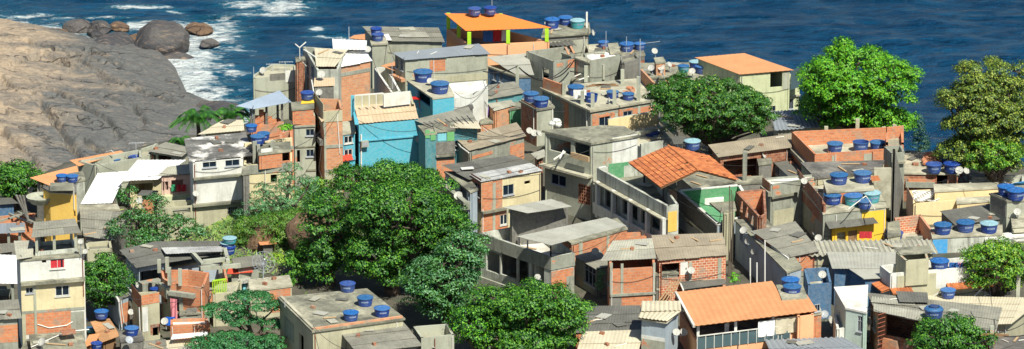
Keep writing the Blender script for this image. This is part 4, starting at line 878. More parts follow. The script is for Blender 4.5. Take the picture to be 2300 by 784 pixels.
D9 = H('brick and cream house with a dark roof and a white patched roof side by side', [(1080, 410), (1219, 384), (1192, 366), (1054, 392)], 530, 'cream', roof='sheet', rm='paint_patchy', rise=(0, 0, .1, .1), ph='the brick and cream house', ins=.1,
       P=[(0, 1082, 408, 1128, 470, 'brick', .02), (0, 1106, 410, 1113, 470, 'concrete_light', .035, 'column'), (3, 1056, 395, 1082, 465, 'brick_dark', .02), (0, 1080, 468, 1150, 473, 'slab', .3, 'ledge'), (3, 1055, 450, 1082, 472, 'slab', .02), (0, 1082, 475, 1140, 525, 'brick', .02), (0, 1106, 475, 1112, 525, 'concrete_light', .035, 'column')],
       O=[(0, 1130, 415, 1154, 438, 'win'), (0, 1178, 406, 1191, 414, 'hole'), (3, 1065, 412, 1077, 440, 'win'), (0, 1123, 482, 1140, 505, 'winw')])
SR(D9, [(1053, 405), (1192, 366), (1150, 348), (994, 371)], (0, 0, .2, .2), 'fibre_dark', dz=-.12)
SR(D9, [(1037, 380), (1065, 378), (1062, 374), (1034, 376)], N4, 'white', dz=.2, pitch=0, name='loose_board')
D9b = H('shaded left wing with balconies under the dark roof', [(1056, 430), (1072, 424), (1040, 385), (1000, 385)], 540, 'blue_grey', ph='the shaded balcony wing', O=[(3, 1008, 400, 1020, 430, 'hole'), (3, 1030, 415, 1048, 445, 'hole'), (3, 1012, 450, 1050, 480, 'hole')], P=[(3, 1000, 430, 1056, 448, 'concrete', .5, 'balcony')])
dish(D9b, 988, 411, 17, base=(996, 425), az=-110, z=D9b.z0 - 2); dish(D9b, 1040, 439, 20, wall=3, az=-100)
wallpipe(D9, 0, [(1084, 470), (1084, 530)]);
D9c = H('tiny grey roofed annex squeezed against the tall weathered house', [(1207, 360), (1228, 352), (1222, 335), (1192, 345)], 440, 'brick_dark', roof='sheet', rm='fibre_light', ph='the tiny grey annex')
# terrace building
D10 = H('long terrace building with a grey parapet and open balconies facing left', [(1238, 578), (1290, 568), (1200, 500), (1078, 523)], 688, 'white_stained', par=.85, rm='slab_white', ph='the long terrace building',
        P=[(3, 1078, 522, 1238, 606, 'concrete', .0, 'x')] [:0] + [(0, 1238, 606, 1288, 668, 'brick', .02), (0, 1272, 620, 1289, 668, 'concrete', .03)],
        O=[(3, 1092, 566, 1122, 612, 'hole'), (3, 1124, 570, 1160, 622, 'hole'), (3, 1163, 586, 1188, 640, 'hole'), (3, 1192, 596, 1222, 650, 'hole')])
# parapet band follows the roof edge: build it from the wall line itself
for f_ in (0, 3):
    A_, d_, n_, L_, W_ = facebasis(D10, f_); mb = MB(); mb.box(W_(L_ / 2, D10.z0 - .46, .02), d_ * (L_ / 2 + .03), n_ * .035, Vector((0, 0, .46))); mb.build('parapet', 'concrete', D10.root)
A_, d_, n_, L_, W_ = facebasis(D10, 3)
mb = MB(); mb.box(W_(L_ * .33, D10.z0 - 3.2, .9), d_ * L_ * .34, n_ * .07, Vector((0, 0, .45))); mb.box(W_(L_ * .33, D10.z0 - 3.6, .5), d_ * L_ * .34, n_ * .45, Vector((0, 0, .07))); mb.build('balcony', 'concrete_light', D10.root)
floorslab(D10, D10.z0 - 3.4)
mb = MB()
ip = offset_poly(D10.W, -2.2); 
for i in (0, 3):
    a_, b_ = ip[i], ip[(i + 1) % 4]; dd = (b_ - a_); dd.z = 0; L = dd.length; dd.normalize(); mb.box(((a_.x + b_.x) / 2, (a_.y + b_.y) / 2, D10.z0 - 2.2), dd * L / 2, Vector((dd.y, -dd.x, 0)) * .06, Vector((0, 0, 1.25)))
mb.build('inner_wall', 'white', D10.root)
dish(D10, 1216, 620, 14, wall=3, az=-90)
D10r = SR(D10, [(1237, 552), (1406, 508), (1362, 488), (1160, 531)], (0, 0, .15, .15), 'fibre_pale', dz=1.25)
posts(D10, [(1166, 530, 553), (1185, 540, 566), (1237, 552, 577)], -.8, .12, 'dark_metal')
D10s = SR(D10, [(1184, 480), (1284, 465), (1238, 447), (1130, 466)], (0, 0, .15, .15), 'fibre_pale', dz=1.9); posts(D10, [(1140, 470, 505), (1194, 480, 520), (1270, 466, 508)], -.8, .12, 'render_warm')
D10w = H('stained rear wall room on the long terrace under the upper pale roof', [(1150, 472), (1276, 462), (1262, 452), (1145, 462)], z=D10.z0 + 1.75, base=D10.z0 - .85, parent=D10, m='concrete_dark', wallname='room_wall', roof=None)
c_ = empty('plastic_chair', atz(1219, 512, D10.z0 - .85)); tag(c_, 'white plastic chair under the upper pale roof of the terrace', 'chair'); L0 = c_.location
m = MB(); m.box(L0 + Vector((0, 0, .42)), (.22, 0, 0), (0, .22, 0), (0, 0, .02)); m.build('seat', 'pvc_white', c_); m = MB(); m.box(L0 + Vector((0, .22, .68)), (.22, 0, 0), (0, .02, 0), (0, .03, .24)); m.build('backrest', 'pvc_white', c_)
for sx in (-.18, .18):
    for sy in (-.18, .18): m = MB(); m.tube(L0 + Vector((sx, sy, 0)), L0 + Vector((sx, sy, .42)), .02); m.build('leg', 'pvc_white', c_)
m = MB(); m.lathe([(0, .0), (.16, 0), (.2, .35), (.17, .35), (0, .33)], 14, atz(1168, 508, D10.z0 - .85)); thing('bucket', 'pale yellow bucket standing on the terrace', 'bucket', m, 'sheet_cream')
D11 = H('long brick walled house under the pale roof right of the terrace', [(1284, 546), (1408, 512), (1385, 490), (1250, 520)], 625, 'brick', ph='the long brick walled house', rm='slab', P=[(0, 1300, 540, 1308, 600, 'concrete_light', .03, 'column'), (0, 1362, 520, 1368, 570, 'concrete_light', .03, 'column')])
H('low brick parapet house behind the beige roofs', [(1370, 536), (1452, 530), (1452, 520), (1372, 524)], 590, 'brick', rm='slab', par=.3)
# =================================================================== bottom centre
E3 = H('house with a small tilted grey roof and a dark side window', [(1339, 607), (1372, 598), (1347, 560), (1289, 575)], 668, 'concrete', roof='sheet', rm='fibre', ph='the small tilted grey roof', O=[(3, 1313, 598, 1338, 640, 'win')], ins=.1)
E1 = H('unplastered orange brick house with a worn beige fibre roof', [(1348, 588), (1474, 581), (1465, 535), (1376, 541)], 705, 'brick', roof='sheet', rm='fibre_light', rise=(0, 0, .5, .5), ph='the orange brick house', ins=.15, wq=[(1370, 598), (1472, 592), (1465, 550), (1365, 560)],
       P=[(0, 1370, 590, 1376, 660, 'concrete_light', .02), (0, 1394, 592, 1400, 660, 'concrete_light', .03, 'column'), (0, 1466, 590, 1472, 705, 'concrete_light', .035, 'column'), (0, 1370, 658, 1472, 663, 'concrete', .12, 'beam'), (0, 1370, 664, 1396, 705, 'concrete_dark', .02)])
dish(E3, 1337, 565, 17, base=(1342, 580), az=-100); dish(E3, 1349, 599, 16, base=(1350, 615), az=-95, z=E3.z0 - .8); 
E2 = H('house under a wide stepped beige fibre roof with a deep dark porch', [(1477, 587), (1636, 574), (1622, 523), (1463, 528)], 692, 'brick_small', roof='sheet', rm='fibre_tan', rise=(0, 0, .6, .6), ph='the stepped beige roof', ins=.15,
       O=[(0, 1480, 592, 1526, 625, 'hole'), (0, 1528, 588, 1546, 618, 'doorw')], P=[(0, 1547, 588, 1554, 640, 'concrete_light', .02), (0, 1612, 580, 1620, 640, 'concrete_light', .03, 'column')])
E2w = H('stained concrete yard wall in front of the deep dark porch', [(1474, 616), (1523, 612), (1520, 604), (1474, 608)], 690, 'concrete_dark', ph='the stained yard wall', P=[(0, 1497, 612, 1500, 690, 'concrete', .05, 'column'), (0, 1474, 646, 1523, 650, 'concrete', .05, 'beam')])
dish(E2, 1549, 604, 17, wall=0, az=-80)
mb = MB(); a_ = atz(1500, 640, E2w.z0 - .6)
for k in range(4): mb.bar(a_ + Vector((-.7 + .25 * k, -.5, -1.1)), a_ + Vector((.3 + .2 * k, -.2 - .1 * k, .3 + .1 * k)), .07)
thing('scrap_timber', 'leaning pile of pale scrap timber against the stained yard wall', 'timber', mb, 'wood_pale')
E4 = H('shed with a crooked dark grey roof above the big orange roof', [(1535, 652), (1634, 639), (1614, 606), (1522, 619)], 700, 'concrete_dark', roof='sheet', rm='fibre_dark', rise=(0, 0, .2, .2), ph='the crooked dark roof shed')
bars(E4, [(1535, 653, 1521, 620)], E4.z0 + .06, .1, 'white', 'roof_edge')
E5 = H('broad house with a flat dark grey roof at the bottom centre', [(1287, 750), (1446, 741), (1438, 686), (1323, 687)], 800, 'brick', roof='sheet', rm='fibre_dark', rise=(0, 0, .4, .4), ph='the broad dark roof at the bottom centre', ins=.15)
E6 = H('front shed with a cream sheet roof at the bottom centre', [(1292, 800), (1432, 800), (1446, 740), (1308, 745)], 850, 'brick', roof='sheet', rm='sheet_cream', rise=(0, 0, .4, .4), ph='the cream roofed front shed', pitch=.25)
E7 = H('narrow house with wavy cream roofing and a grey blue wall', [(1434, 716), (1498, 726), (1530, 697), (1528, 676), (1442, 676)], 830, 'blue_grey', roof='poly', rm='sheet_cream', ph='the wavy cream roof', ins=.2, P=[(0, 1440, 756, 1494, 764, 'white', .02), (0, 1440, 764, 1494, 830, 'concrete_light', .015)])
SR(E7, [(1434, 714), (1499, 722), (1529, 698), (1440, 697)], (0, 0, .1, .1), 'sheet_cream', dz=.12, pitch=.3, amp=.03); SR(E7, [(1440, 700), (1529, 698), (1528, 676), (1442, 676)], (0, 0, .1, .1), 'sheet_cream', dz=.25, pitch=.3, amp=.03)
dish(E7, 1508, 745, 17, wall=1, az=-80); dish(E7, 1524, 745, 18, wall=1, az=-60)
E8 = H('big pavilion house under a broad flat orange roof at the bottom', [(1559, 732), (1836, 698), (1812, 661), (1757, 667), (1734, 631), (1518, 656)], 838, 'peach', roof='poly', rm='orange_sheet', opn=1.35, rail=.95, ph='the big orange roofed house', ins=.25, postm='white', extra=((0, .33), (0, .66)))
E8r = SR(E8, [(1559, 732), (1836, 698), (1812, 661), (1541, 692)], N4, 'orange_sheet', dz=.07, pitch=.42, amp=.022, seams=False); SR(E8, [(1542, 693), (1757, 667), (1734, 631), (1518, 656)], N4, 'orange_sheet', dz=.085, pitch=.42, amp=.022, seams=False)
bars(E8, [(1559, 733, 1518, 657)], E8.z0 + .02, .16, 'white', 'roof_edge')
H('', [(1792, 712), (1828, 707), (1815, 670), (1780, 672)], z=E8.z0 - .1, parent=E8, m='peach', wallname='side_room_wall', roof=None)
A_, d_, n_, L_, W_ = facebasis(E8, 0); mb = MB()
for k in range(12): mb.box(W_(L_ * k / 11 * .8, E8.z0 - 1.35 + .05, .06), d_ * .02, n_ * .02, Vector((0, 0, .5)))
mb.box(W_(L_ * .4, E8.z0 - .82, .06), d_ * L_ * .4, n_ * .035, Vector((0, 0, .03))); mb.build('railing', 'white', E8.root)
mb = MB(); mb.box(W_(L_ * .4, E8.z0 - 1.35 - .0, .06), d_ * L_ * .395, n_ * .006, Vector((0, 0, .4))); mb.build('glass_panel', 'glass_pale', E8.root)
p_ = atz(1700, 745, E8.z0 - 1.1); cloth(W_(L_ * .52, E8.z0 - .3, .12), 1.2, 1.1, 'cloth_white', 'cream sheet hung over the balcony rail of the orange roofed house', d_); cloth(W_(L_ * .67, E8.z0 - .25, .12), 1.7, 1.1, 'sheet_cream', 'wide patterned sheet drying at the right of the orange roofed balcony', d_)
cloth(W_(L_ * .28, E8.z0 - .5, -.8), .3, .7, 'cloth_white', 'narrow white towel hanging in the shade of the orange roofed balcony', d_)
tank(E8, 1775, 652, 42, 'B', z=E8.z0 - .1, where='the back one of the two beside the notch of the big orange roof'); tank(E8, 1779, 668, 43, 'b', z=E8.z0 - .1, where='the front one of the two beside the notch of the big orange roof')
H('plinth block behind the notch of the big orange roof', [(1758, 672), (1812, 668), (1800, 636), (1745, 640)], 790, 'brick', rm='slab', z=None)
E9 = H('low house under a ribbed blue grey roof at the bottom edge', [(1735, 805), (1965, 800), (1890, 757), (1718, 763)], 860, 'concrete', roof='sheet', rm='metal_grey', rise=(0, 0, .2, .2), pitch=.42, amp=.05, ph='the ribbed blue grey roof')
I1 = H('flat roofed concrete house with four blue tanks behind the trees', [(703, 742), (905, 714), (822, 649), (628, 668)], 880, 'render_warm', rm='slab', ph='the flat roof with four tanks', over=.12, O=[(3, 672, 752, 682, 790, 'hole')], P=[(3, 640, 720, 660, 760, 'concrete', .03)])
tank(I1, 781, 658, 37, 'n', where='the back one of the four on the big flat concrete roof'); tank(I1, 820, 690, 38, 'b', where='the middle one of the four on the big flat concrete roof'); tank(I1, 788, 723, 37, 'B', where='the left front one of the four on the big flat concrete roof'); tank(I1, 858, 714, 38, 'B', where='the right front one of the four on the big flat concrete roof')
A_, d_, n_, L_, W_ = facebasis(I1, 0); mb = MB(); mb.box(W_(L_ / 2, I1.z0 + .06, -.1), d_ * L_ / 2, n_ * .1, Vector((0, 0, .06))); mb.build('roof_edge', 'brick_pale', I1.root)
A_, d_, n_, L_, W_ = facebasis(I1, 3); mb = MB(); mb.box(W_(L_ / 2, I1.z0 + .05, -.1), d_ * L_ / 2, n_ * .1, Vector((0, 0, .05))); mb.build('roof_edge', 'slab_light', I1.root)
I2 = H('lower extension with a patchy grey roof at the bottom', [(803, 795), (950, 778), (905, 722), (757, 739)], 905, 'concrete_dark', roof='sheet', rm='fibre', rise=(0, 0, .2, .2), ph='the lower grey extension', pitch=.19)
I3 = H('roofless little concrete box at the bottom centre', [(946, 759), (1020, 752), (1006, 727), (928, 733)], 850, 'concrete_light', par=.8, rm='slab_light', ph='the roofless concrete box')
antenna(I1, 640, 675, 690, 'short bent aerial on the left edge of the flat roof with four tanks', yagi=False)
# =================================================================== top row
H1 = H('seaward concrete house with a patched grey roof at the top', [(843, 93), (999, 95), (985, 62), (813, 59)], 190, 'concrete_light', roof='sheet', rm='fibre', rise=(0, 0, .1, .1), ph='the patched grey roof at the top', ins=.2)
SR(H1, [(908, 85), (965, 85), (955, 70), (900, 70)], N4, 'fibre_light', dz=.08); SR(H1, [(868, 92), (880, 92), (872, 76), (862, 78)], N4, 'metal_white', dz=.09)
H1b = H('slim concrete pier carrying two stacked blue tanks', [(836, 98), (870, 97), (864, 84), (832, 86)], 200, 'concrete_light', rm='slab_light', ph='the slim concrete pier', over=.1)
tank(H1b, 848, 94, 29, 'n', where='the lower front one of the two stacked on the slim concrete pier'); tank(H1b, 845, 80, 27, 'n', dz=.4, where='the upper back one of the two stacked on the slim concrete pier')
H2 = H('peach rooftop pavilion with a bright orange roof on lime green posts', [(1046, 69), (1238, 62), (1126, 31), (998, 30)], 200, 'peach', roof='sheet', rm='orange_bright', rise=(0, 0, .2, .2), seams=False, pitch=.3, opn=1.15, rail=.75, ph='the bright orange roofed pavilion', postm='lime_paint', postw=.3, ins=.2, extra=((0, .5), (3, .5)),
       wq=[(1052, 71), (1234, 62), (1126, 34), (1003, 33)])
tank(H2, 1066, 37, 30, 'n', dz=.15, where='the left one of the two on top of the bright orange roof'); tank(H2, 1101, 35, 30, 'n', dz=.2, where='the right one of the two on top of the bright orange roof'); antenna(H2, 1105, -3, 30, 'thin rod antenna above the bright orange roof', yagi=False)
for i, (f_, m_, l_) in enumerate(((.3, 'cloth_red', 'red cloth hanging inside the bright orange roofed pavilion'), (.38, 'cloth_white', 'white and red towel inside the bright orange roofed pavilion'), (.2, 'cloth_blue', 'blue bundle of cloth inside the bright orange roofed pavilion'))):
    a_ = H2.P[0].lerp(H2.P[1], f_); cloth(Vector((a_.x, a_.y + 1.6, H2.z0 - .5)), .8, .9, m_, l_)
dish(H2, 1022, 88, 14, base=(1024, 100), az=-150, dz=-1.5, z=H2.z0 - 2.4)
SR(H2, [(1158, 168), (1200, 170), (1184, 119), (1093, 128)], (0, 0, .7, .7), 'fibre_pale', z=2.3, pitch=.25)
H2b = H('blue shaded house under a pale sheet roof behind the utility pole', [(1160, 172), (1192, 171), (1180, 140), (1096, 148)], 232, 'deep_blue', ph='the blue shaded house', O=[(3, 1108, 158, 1114, 180, 'win'), (3, 1122, 162, 1128, 184, 'win')])
H3 = H('seaward concrete house carrying three big water tanks at the top', [(1222, 80), (1322, 73), (1318, 52), (1228, 56)], 160, 'concrete_light', rm='slab', ph='the seaward tank house', over=.2, P=[(0, 1222, 84, 1322, 90, 'concrete_dark', .02)])
tank(H3, 1240, 68, 34, 'B', hs=1.25, where='the left front one of the three on the seaward tank house'); tank(H3, 1270, 58, 32, 'B', where='the middle back one of the three on the seaward tank house'); tank(H3, 1297, 66, 34, 'T', where='the right front one of the three on the seaward tank house')
post(H3, 1318, 27, 62, 0, .14, 'pvc_white', 'pole'); pipe(H3, [(1224, 50), (1224, 62)], '', dz=.1); dish(H3, 1328, 71, 14, wall=0, az=-20, el=20)
H3b = H('lean-to with a dark ribbed roof beside the orange pavilion', [(1236, 104), (1296, 104), (1276, 80), (1222, 80)], 165, 'concrete', roof='sheet', rm='fibre_dark', rise=(0, 0, .2, .2), pitch=.35, amp=.05, ph='the dark ribbed lean-to')
tank(H3b, 1236, 124, 12, 'n', z=H3b.z0 - 1.2)
H4 = H('untidy brick and concrete house with two seaward tanks', [(1330, 132), (1448, 122), (1440, 103), (1338, 108)], 190, 'brick_dark', rm='slab', ph='the untidy seaward house', P=[(0, 1400, 128, 1450, 136, 'concrete_dark', .03)])
tank(H4, 1408, 118, 33, 'B'); tank(H4, 1437, 114, 27, 'B', ); H4b = H('low rubble walled annex with a tank by the sea', [(1325, 122), (1385, 117), (1378, 98), (1318, 100)], 172, 'brick_pale', rm='slab_light', ph='the rubble walled annex'); tank(H4b, 1355, 109, 25, 'B')
H('', [(1372, 118), (1392, 116), (1386, 96), (1366, 98)], z=H4.z0 + .9, base=H4.z0 - 1, parent=H4, m='brick_pale', wallname='stair_room_wall'); antenna(H4, 1407, 82, 118, 'tall thin antenna between the two seaward tanks', yagi=False); antenna(H4, 1361, 70, 112, 'thin rod antenna above the rubble annex', yagi=False)
H5 = H('flat grey roofed house crowded with satellite dishes by the sea', [(1448, 172), (1560, 176), (1548, 140), (1430, 142)], 215, 'concrete', rm='slab', ph='the dish crowded flat roof')
for (x, y, w_, a_) in ((1470, 115, 14, -70), (1463, 153, 15, -110), (1485, 151, 16, -90), (1503, 145, 13, -40), (1488, 161, 11, -150)): dish(H5, x, y, w_, base=(x + 4, y + 18), az=a_)
H('', [(1474, 140), (1494, 138), (1488, 128), (1470, 130)], z=H5.z0 + 1.1, base=H5.z0, parent=H5, m='brick_pale', wallname='chimney_wall'); pipe(H5, [(1440, 160), (1470, 150), (1510, 140)], '', dz=.3, mat='dish_grey')
H6 = H('pale green wing with three lidded tanks beside the orange roofed seaside house', [(1560, 196), (1662, 196), (1650, 158), (1530, 150)], 255, 'pale_green', rm='slab', ph='the pale green tank wing')
tank(H6, 1535, 164, 27, 'c'); tank(H6, 1577, 168, 33, 'B'); tank(H6, 1562, 156, 30, 'p', where='the far pale one on the pale green tank wing'); tank(H6, 1607, 172, 26, 'b'); tank(H6, 1634, 182, 33, 'b'); dish(H6, 1555, 160, 14, base=(1556, 175), az=-90)
H6b = H('', [(1622, 196), (1668, 190), (1655, 172), (1595, 178)], z=H6.z0 + .3, base=H6.z0 - .6, parent=H6, m='pale_green', wallname='corner_wall')
H7 = H('pale green seaside house under a broad flat orange roof', [(1661, 167), (1783, 157), (1672, 119), (1560, 129)], 262, 'pale_green', roof='sheet', rm='orange_sheet', rise=(0, 0, .1, .1), seams=False, pitch=.4, ph='the orange roofed seaside house', ins=.18,
       O=[(0, 1730, 162, 1757, 196, 'hole'), (0, 1728, 238, 1742, 250, 'wind')], P=[(0, 1758, 160, 1778, 200, 'concrete_light', .02)])
H7b = H('', [(1700, 196), (1796, 186), (1780, 165), (1690, 176)], z=H7.z0 - 2.1, parent=H7, m='pale_green', par=.9, rm='slab_light', wallname='balcony_wall', P=[(0, 1700, 216, 1796, 220, 'slab_light', .15, 'ledge'), (0, 1729, 232, 1742, 248, 'white', .2, 'air_conditioner')], O=[(0, 1772, 222, 1782, 245, 'win')])
tank(H7b, 1736, 176, 15, 'B', dz=.1, where='small one on the balcony of the orange roofed seaside house')
mb = MB(); e_ = [atz(1776, 180, H7.z0 - 1.3), atz(1800, 172, H7.z0 - 1.3)]; mb.box((e_[0] + e_[1]) / 2, (e_[1] - e_[0]) / 2, (0, .03, 0), (0, 0, .8)); mb.build('glass_screen', 'glass_pale', H7.root)
# =================================================================== middle: big flat roofs
F1 = H('roofless grey block with a brick lined opening and tangled cables', [(1243, 138), (1290, 132), (1272, 104), (1182, 115)], 228, 'concrete', par=1.3, rm='slab', ph='the roofless grey block', O=[(3, 1218, 154, 1233, 182, 'hole')], P=[(0, 1250, 142, 1265, 150, 'brick', .015), (0, 1275, 134, 1290, 152, 'brick', .02)])
H('broken brick wall ends beside the roofless grey block', [(1276, 125), (1292, 122), (1284, 106), (1268, 108)], 215, 'brick_pale', par=.5, rm='slab', pars=(.1, .6, .2, .6))
F2 = H('smooth grey walled house with a white roof in the upper centre', [(1318, 138), (1397, 124), (1362, 112), (1312, 120)], 215, 'concrete', rm='slab_white', par=.12, ph='the smooth grey white roofed house', P=[(0, 1352, 145, 1357, 178, 'concrete_light', .12, 'pipe_casing')])
F2w = H('thin unfinished wall with square holes leading to the grey house', [(1262, 118), (1322, 140), (1326, 134), (1268, 113)], 210, 'concrete_light', rm='slab', O=[(0, 1270, 117, 1277, 126, 'hole'), (0, 1286, 120, 1298, 131, 'hole')])
F2c = H('cluttered little yard with pipes and a tank between the two grey blocks', [(1285, 178), (1320, 176), (1318, 150), (1285, 152)], 225, 'concrete_dark', rm='slab', ph='the cluttered yard between the grey blocks'); tank(F2c, 1289, 168, 25, 'B'); 
pipe(F2c, [(1290, 172), (1318, 160), (1325, 168)], '', dz=.4, r=.05); pipe(F2c, [(1300, 180), (1322, 172)], '', dz=.5, r=.06); pipe(F2c, [(1280, 160), (1310, 165)], '', dz=1.0, r=.04, mat='wire')
F2d = H('dark stained grey wall house right of the white roofed block', [(1398, 143), (1437, 131), (1428, 120), (1392, 128)], 212, 'concrete_dark', rm='slab', par=.2, ph='the dark stained wall house')
m = MB(); P_0 = atz(1437, 190, 5.5); m.tube(P_0, P_0 + Vector((0, 0, 3.6)), .035); m.tube(P_0 + Vector((0, 0, 3.2)), P_0 + Vector((1.5, 0, 3.4)), .02); thing('pole', 'white pipe mast with a side arm behind the big terrace roof', 'pole', m, 'dish_grey')
F3 = H('big unfinished terrace house with four tanks and bare posts on its roof', [(1327, 247), (1482, 221), (1440, 176), (1218, 197)], 322, 'concrete', rm='slab_light', over=.14, ph='the big unfinished terrace', th=.16,
       O=[(0, 1346, 262, 1371, 284, 'win'), (0, 1400, 250, 1420, 268, 'win')],
       P=[(0, 1330, 256, 1345, 282, 'brick', .02), (0, 1345, 256, 1375, 262, 'brick', .02), (0, 1372, 252, 1380, 282, 'brick', .02), (0, 1381, 255, 1387, 282, 'concrete_light', .03, 'column'), (0, 1388, 246, 1399, 278, 'brick', .02), (0, 1399, 244, 1421, 249, 'brick', .02), (0, 1421, 240, 1474, 272, 'brick', .022), (0, 1432, 238, 1438, 272, 'concrete_light', .04, 'column'), (3, 1267, 230, 1277, 290, 'brick', .02, 'wall_panel')])
tank(F3, 1293, 217, 38, 'b', where='left one of four on the big unfinished terrace, half draped'); tank(F3, 1327, 232, 33, 'o', where='the second from left of four on the big unfinished terrace'); tank(F3, 1376, 223, 29, 'b', where='the second from right of four on the big unfinished terrace, behind a post'); tank(F3, 1411, 227, 28, 'b', where='the right one of four on the big unfinished terrace')
posts(F3, [(1267, 184, 213), (1308, 204, 234), (1331, 211, 241), (1380, 200, 234), (1434, 172, 226), (1470, 190, 220), (1398, 156, 188), (1316, 148, 184)], 0, .28, 'concrete_light')
F3b = H('', [(1263, 212), (1270, 206), (1244, 190), (1232, 195)], z=F3.z0 + .85, base=F3.z0, parent=F3, m='brick_pale', wallname='parapet', roof='slab', rm='slab_white') if False else None
mb = MB(); a_, b_ = atz(1221, 198, F3.z0), atz(1264, 213, F3.z0); dd = b_ - a_; mb.box((a_ + b_) / 2 + Vector((0, 0, .42)), dd / 2, Vector((dd.y, -dd.x, 0)).normalized() * .08, (0, 0, .42)); mb.build('parapet', 'brick', F3.root)
mb = MB(); a_, b_ = atz(1440, 180, F3.z0), atz(1470, 212, F3.z0); dd = b_ - a_; mb.box((a_ + b_) / 2 + Vector((0, 0, .45)), dd / 2, Vector((dd.y, -dd.x, 0)).normalized() * .08, (0, 0, .45)); mb.build('parapet', 'brick_pale', F3.root)
mb = MB()
for k in range(7): q = atz(1335 + 6 * k, 192 - 1.2 * (k % 3), F3.z0 + .05); mb.box(q, Vector((.6, .25 - .1 * (k % 4), 0)), Vector((-.03, .08, 0)), (0, 0, .025))
thing('scrap_planks', 'scattered old planks lying on the big unfinished terrace', 'planks', mb, 'wood')
mb = MB(); 
for k in range(14): q = atz(random.uniform(1402, 1425), random.uniform(196, 206), F3.z0 + .06 + .05 * (k % 3)); a = random.uniform(0, 3); mb.box(q, Vector((.18 * math.cos(a), .18 * math.sin(a), 0)), Vector((-.1 * math.sin(a), .1 * math.cos(a), 0)), (0, 0, .07))
thing('brick_pile', 'heap of loose orange bricks on the big unfinished terrace', 'bricks', mb, 'brick')
cloth(atz(1288, 202, F3.z0 + 1.0), 1.0, .7, 'cloth_white', 'pale blotchy cloth draped over the left tank of the big terrace', name='cloth', cat='cloth', group=None)
dish(F3, 1462, 211, 15, base=(1462, 224), az=-70); dish(F3, 1367, 224, 11, base=(1368, 234), az=-20, el=10)
wallpipe(F3, 0, [(1462, 226), (1462, 270)]); wallpipe(F3, 3, [(1318, 240), (1318, 262), (1320, 290)]); wallpipe(F3, 3, [(1240, 214), (1240, 262), (1252, 272)])
mb = MB()
for k in range(9): q = atz(1248 + random.uniform(-9, 10), 282 - random.uniform(-4, 12), 2.6 + .1 * k); mb.lathe([(0, -.15), (.24, -.12), (.28, 0), (.2, .12), (0, .14)], 8, q)
thing('rubble_sacks', 'pile of white rubble sacks at the foot of the big terrace wall', 'sacks', mb, 'white')
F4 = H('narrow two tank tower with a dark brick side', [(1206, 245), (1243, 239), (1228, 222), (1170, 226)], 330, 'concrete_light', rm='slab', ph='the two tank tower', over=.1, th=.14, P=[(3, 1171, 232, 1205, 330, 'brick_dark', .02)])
tank(F4, 1193, 231, 36, 'b'); tank(F4, 1215, 243, 37, 'b'); wallpipe(F4, 3, [(1200, 246), (1200, 300)]); wallpipe(F4, 0, [(1240, 243), (1240, 300)])
F5 = H('cream walled roofless terrace with concrete beams and a tank', [(1440, 324), (1512, 312), (1478, 268), (1364, 288)], 392, 'white_stained', pars=(.35, .1, 1.1, .1), par=.35, rm='slab_light', ph='the cream roofless terrace')
mb = MB(); a_, b_ = atz(1366, 289, F5.z0), atz(1478, 269, F5.z0); dd = b_ - a_; mb.box((a_ + b_) / 2 + Vector((0, -.2, .2)), dd / 2, Vector((0, .05, 0)), (0, 0, .56)); mb.build('rear_wall', 'cream_bright', F5.root)
bars(F5, [(1412, 303, 1492, 288), (1480, 266, 1520, 302), (1400, 290, 1412, 303)], F5.z0 + .1, .26, 'concrete_light'); tank(F5, 1465, 316, 36, 'n', dz=-.3)
F6 = H('tall weathered cream house with two dark loggias and a clay lattice', [(1328, 320), (1432, 303), (1400, 284), (1352, 282), (1224, 293)], 498, 'concrete_light', rm='slab', ph='the tall weathered house', over=.12, rise=(0, 0, .0, .0), th=.16,
       O=[(4, 1234, 313, 1282, 343, 'hole'), (4, 1290, 323, 1325, 349, 'hole'), (4, 1238, 393, 1271, 416, 'win'), (4, 1300, 416, 1327, 458, 'cobogo')],
       P=[(3, 1226, 372, 1330, 400, 'slab', .0, 'x')][:0] + [(0, 1375, 305, 1432, 420, 'white', .012)])
A_, d_, n_, L_, W_ = facebasis(F6, 4); zl = facefix(F6, 4, 1280, 383)[0].z
mb = MB(); mb.box(W_(L_ / 2, zl, .25), d_ * (L_ / 2 + .1), n_ * .3, Vector((0, 0, .08))); mb.build('ledge', 'slab_light', F6.root)
mb = MB(); mb.box(W_(L_ / 2, (zl + F6.zb) / 2, .01), d_ * (L_ / 2 - .01), n_ * .012, Vector((0, 0, (zl - F6.zb) / 2))); 
floorslab(F6, F6.z0 - 2.7)
for (x0, y0, x1, y1) in ((1272, 340, 1264, 352), (1268, 338, 1278, 350)):
    mb = MB(); mb.bar(facefix(F6, 4, x0, y0, .1)[0], facefix(F6, 4, x1, y1, 1.0)[0], .09); mb.build('bracket', 'pvc_white', F6.root)
mb = MB(); mb.bar(facefix(F6, 4, 1290, 345, .35)[0], facefix(F6, 4, 1330, 356, .35)[0], .12, .4); mb.build('shelf', 'wood_pale', F6.root)
F7 = H('long balcony house with white columns and a roof terrace painted green', [(1500, 463), (1524, 459), (1456, 366), (1343, 377)], 598, 'white_stained', par=.85, rm='slab', ph='the long balcony house', 
       O=[(3, 1359, 418, 1385, 470, 'hole'), (3, 1398, 436, 1432, 488, 'hole'), (3, 1440, 455, 1456, 505, 'hole'), (3, 1462, 465, 1482, 515, 'hole')], P=[(0, 1500, 475, 1520, 520, 'yellow', .03)])
A_, d_, n_, L_, W_ = facebasis(F7, 3); mb = MB(); mb.box(W_(L_ / 2, F7.z0 - .42, .04), d_ * L_ / 2, n_ * .05, Vector((0, 0, .44))); mb.build('parapet', 'white_stained', F7.root); mb = MB(); mb.box(W_(L_ * .5, F7.z0 - 2.95, .35), d_ * L_ * .5, n_ * .06, Vector((0, 0, .42))); mb.build('balcony', 'white', F7.root)
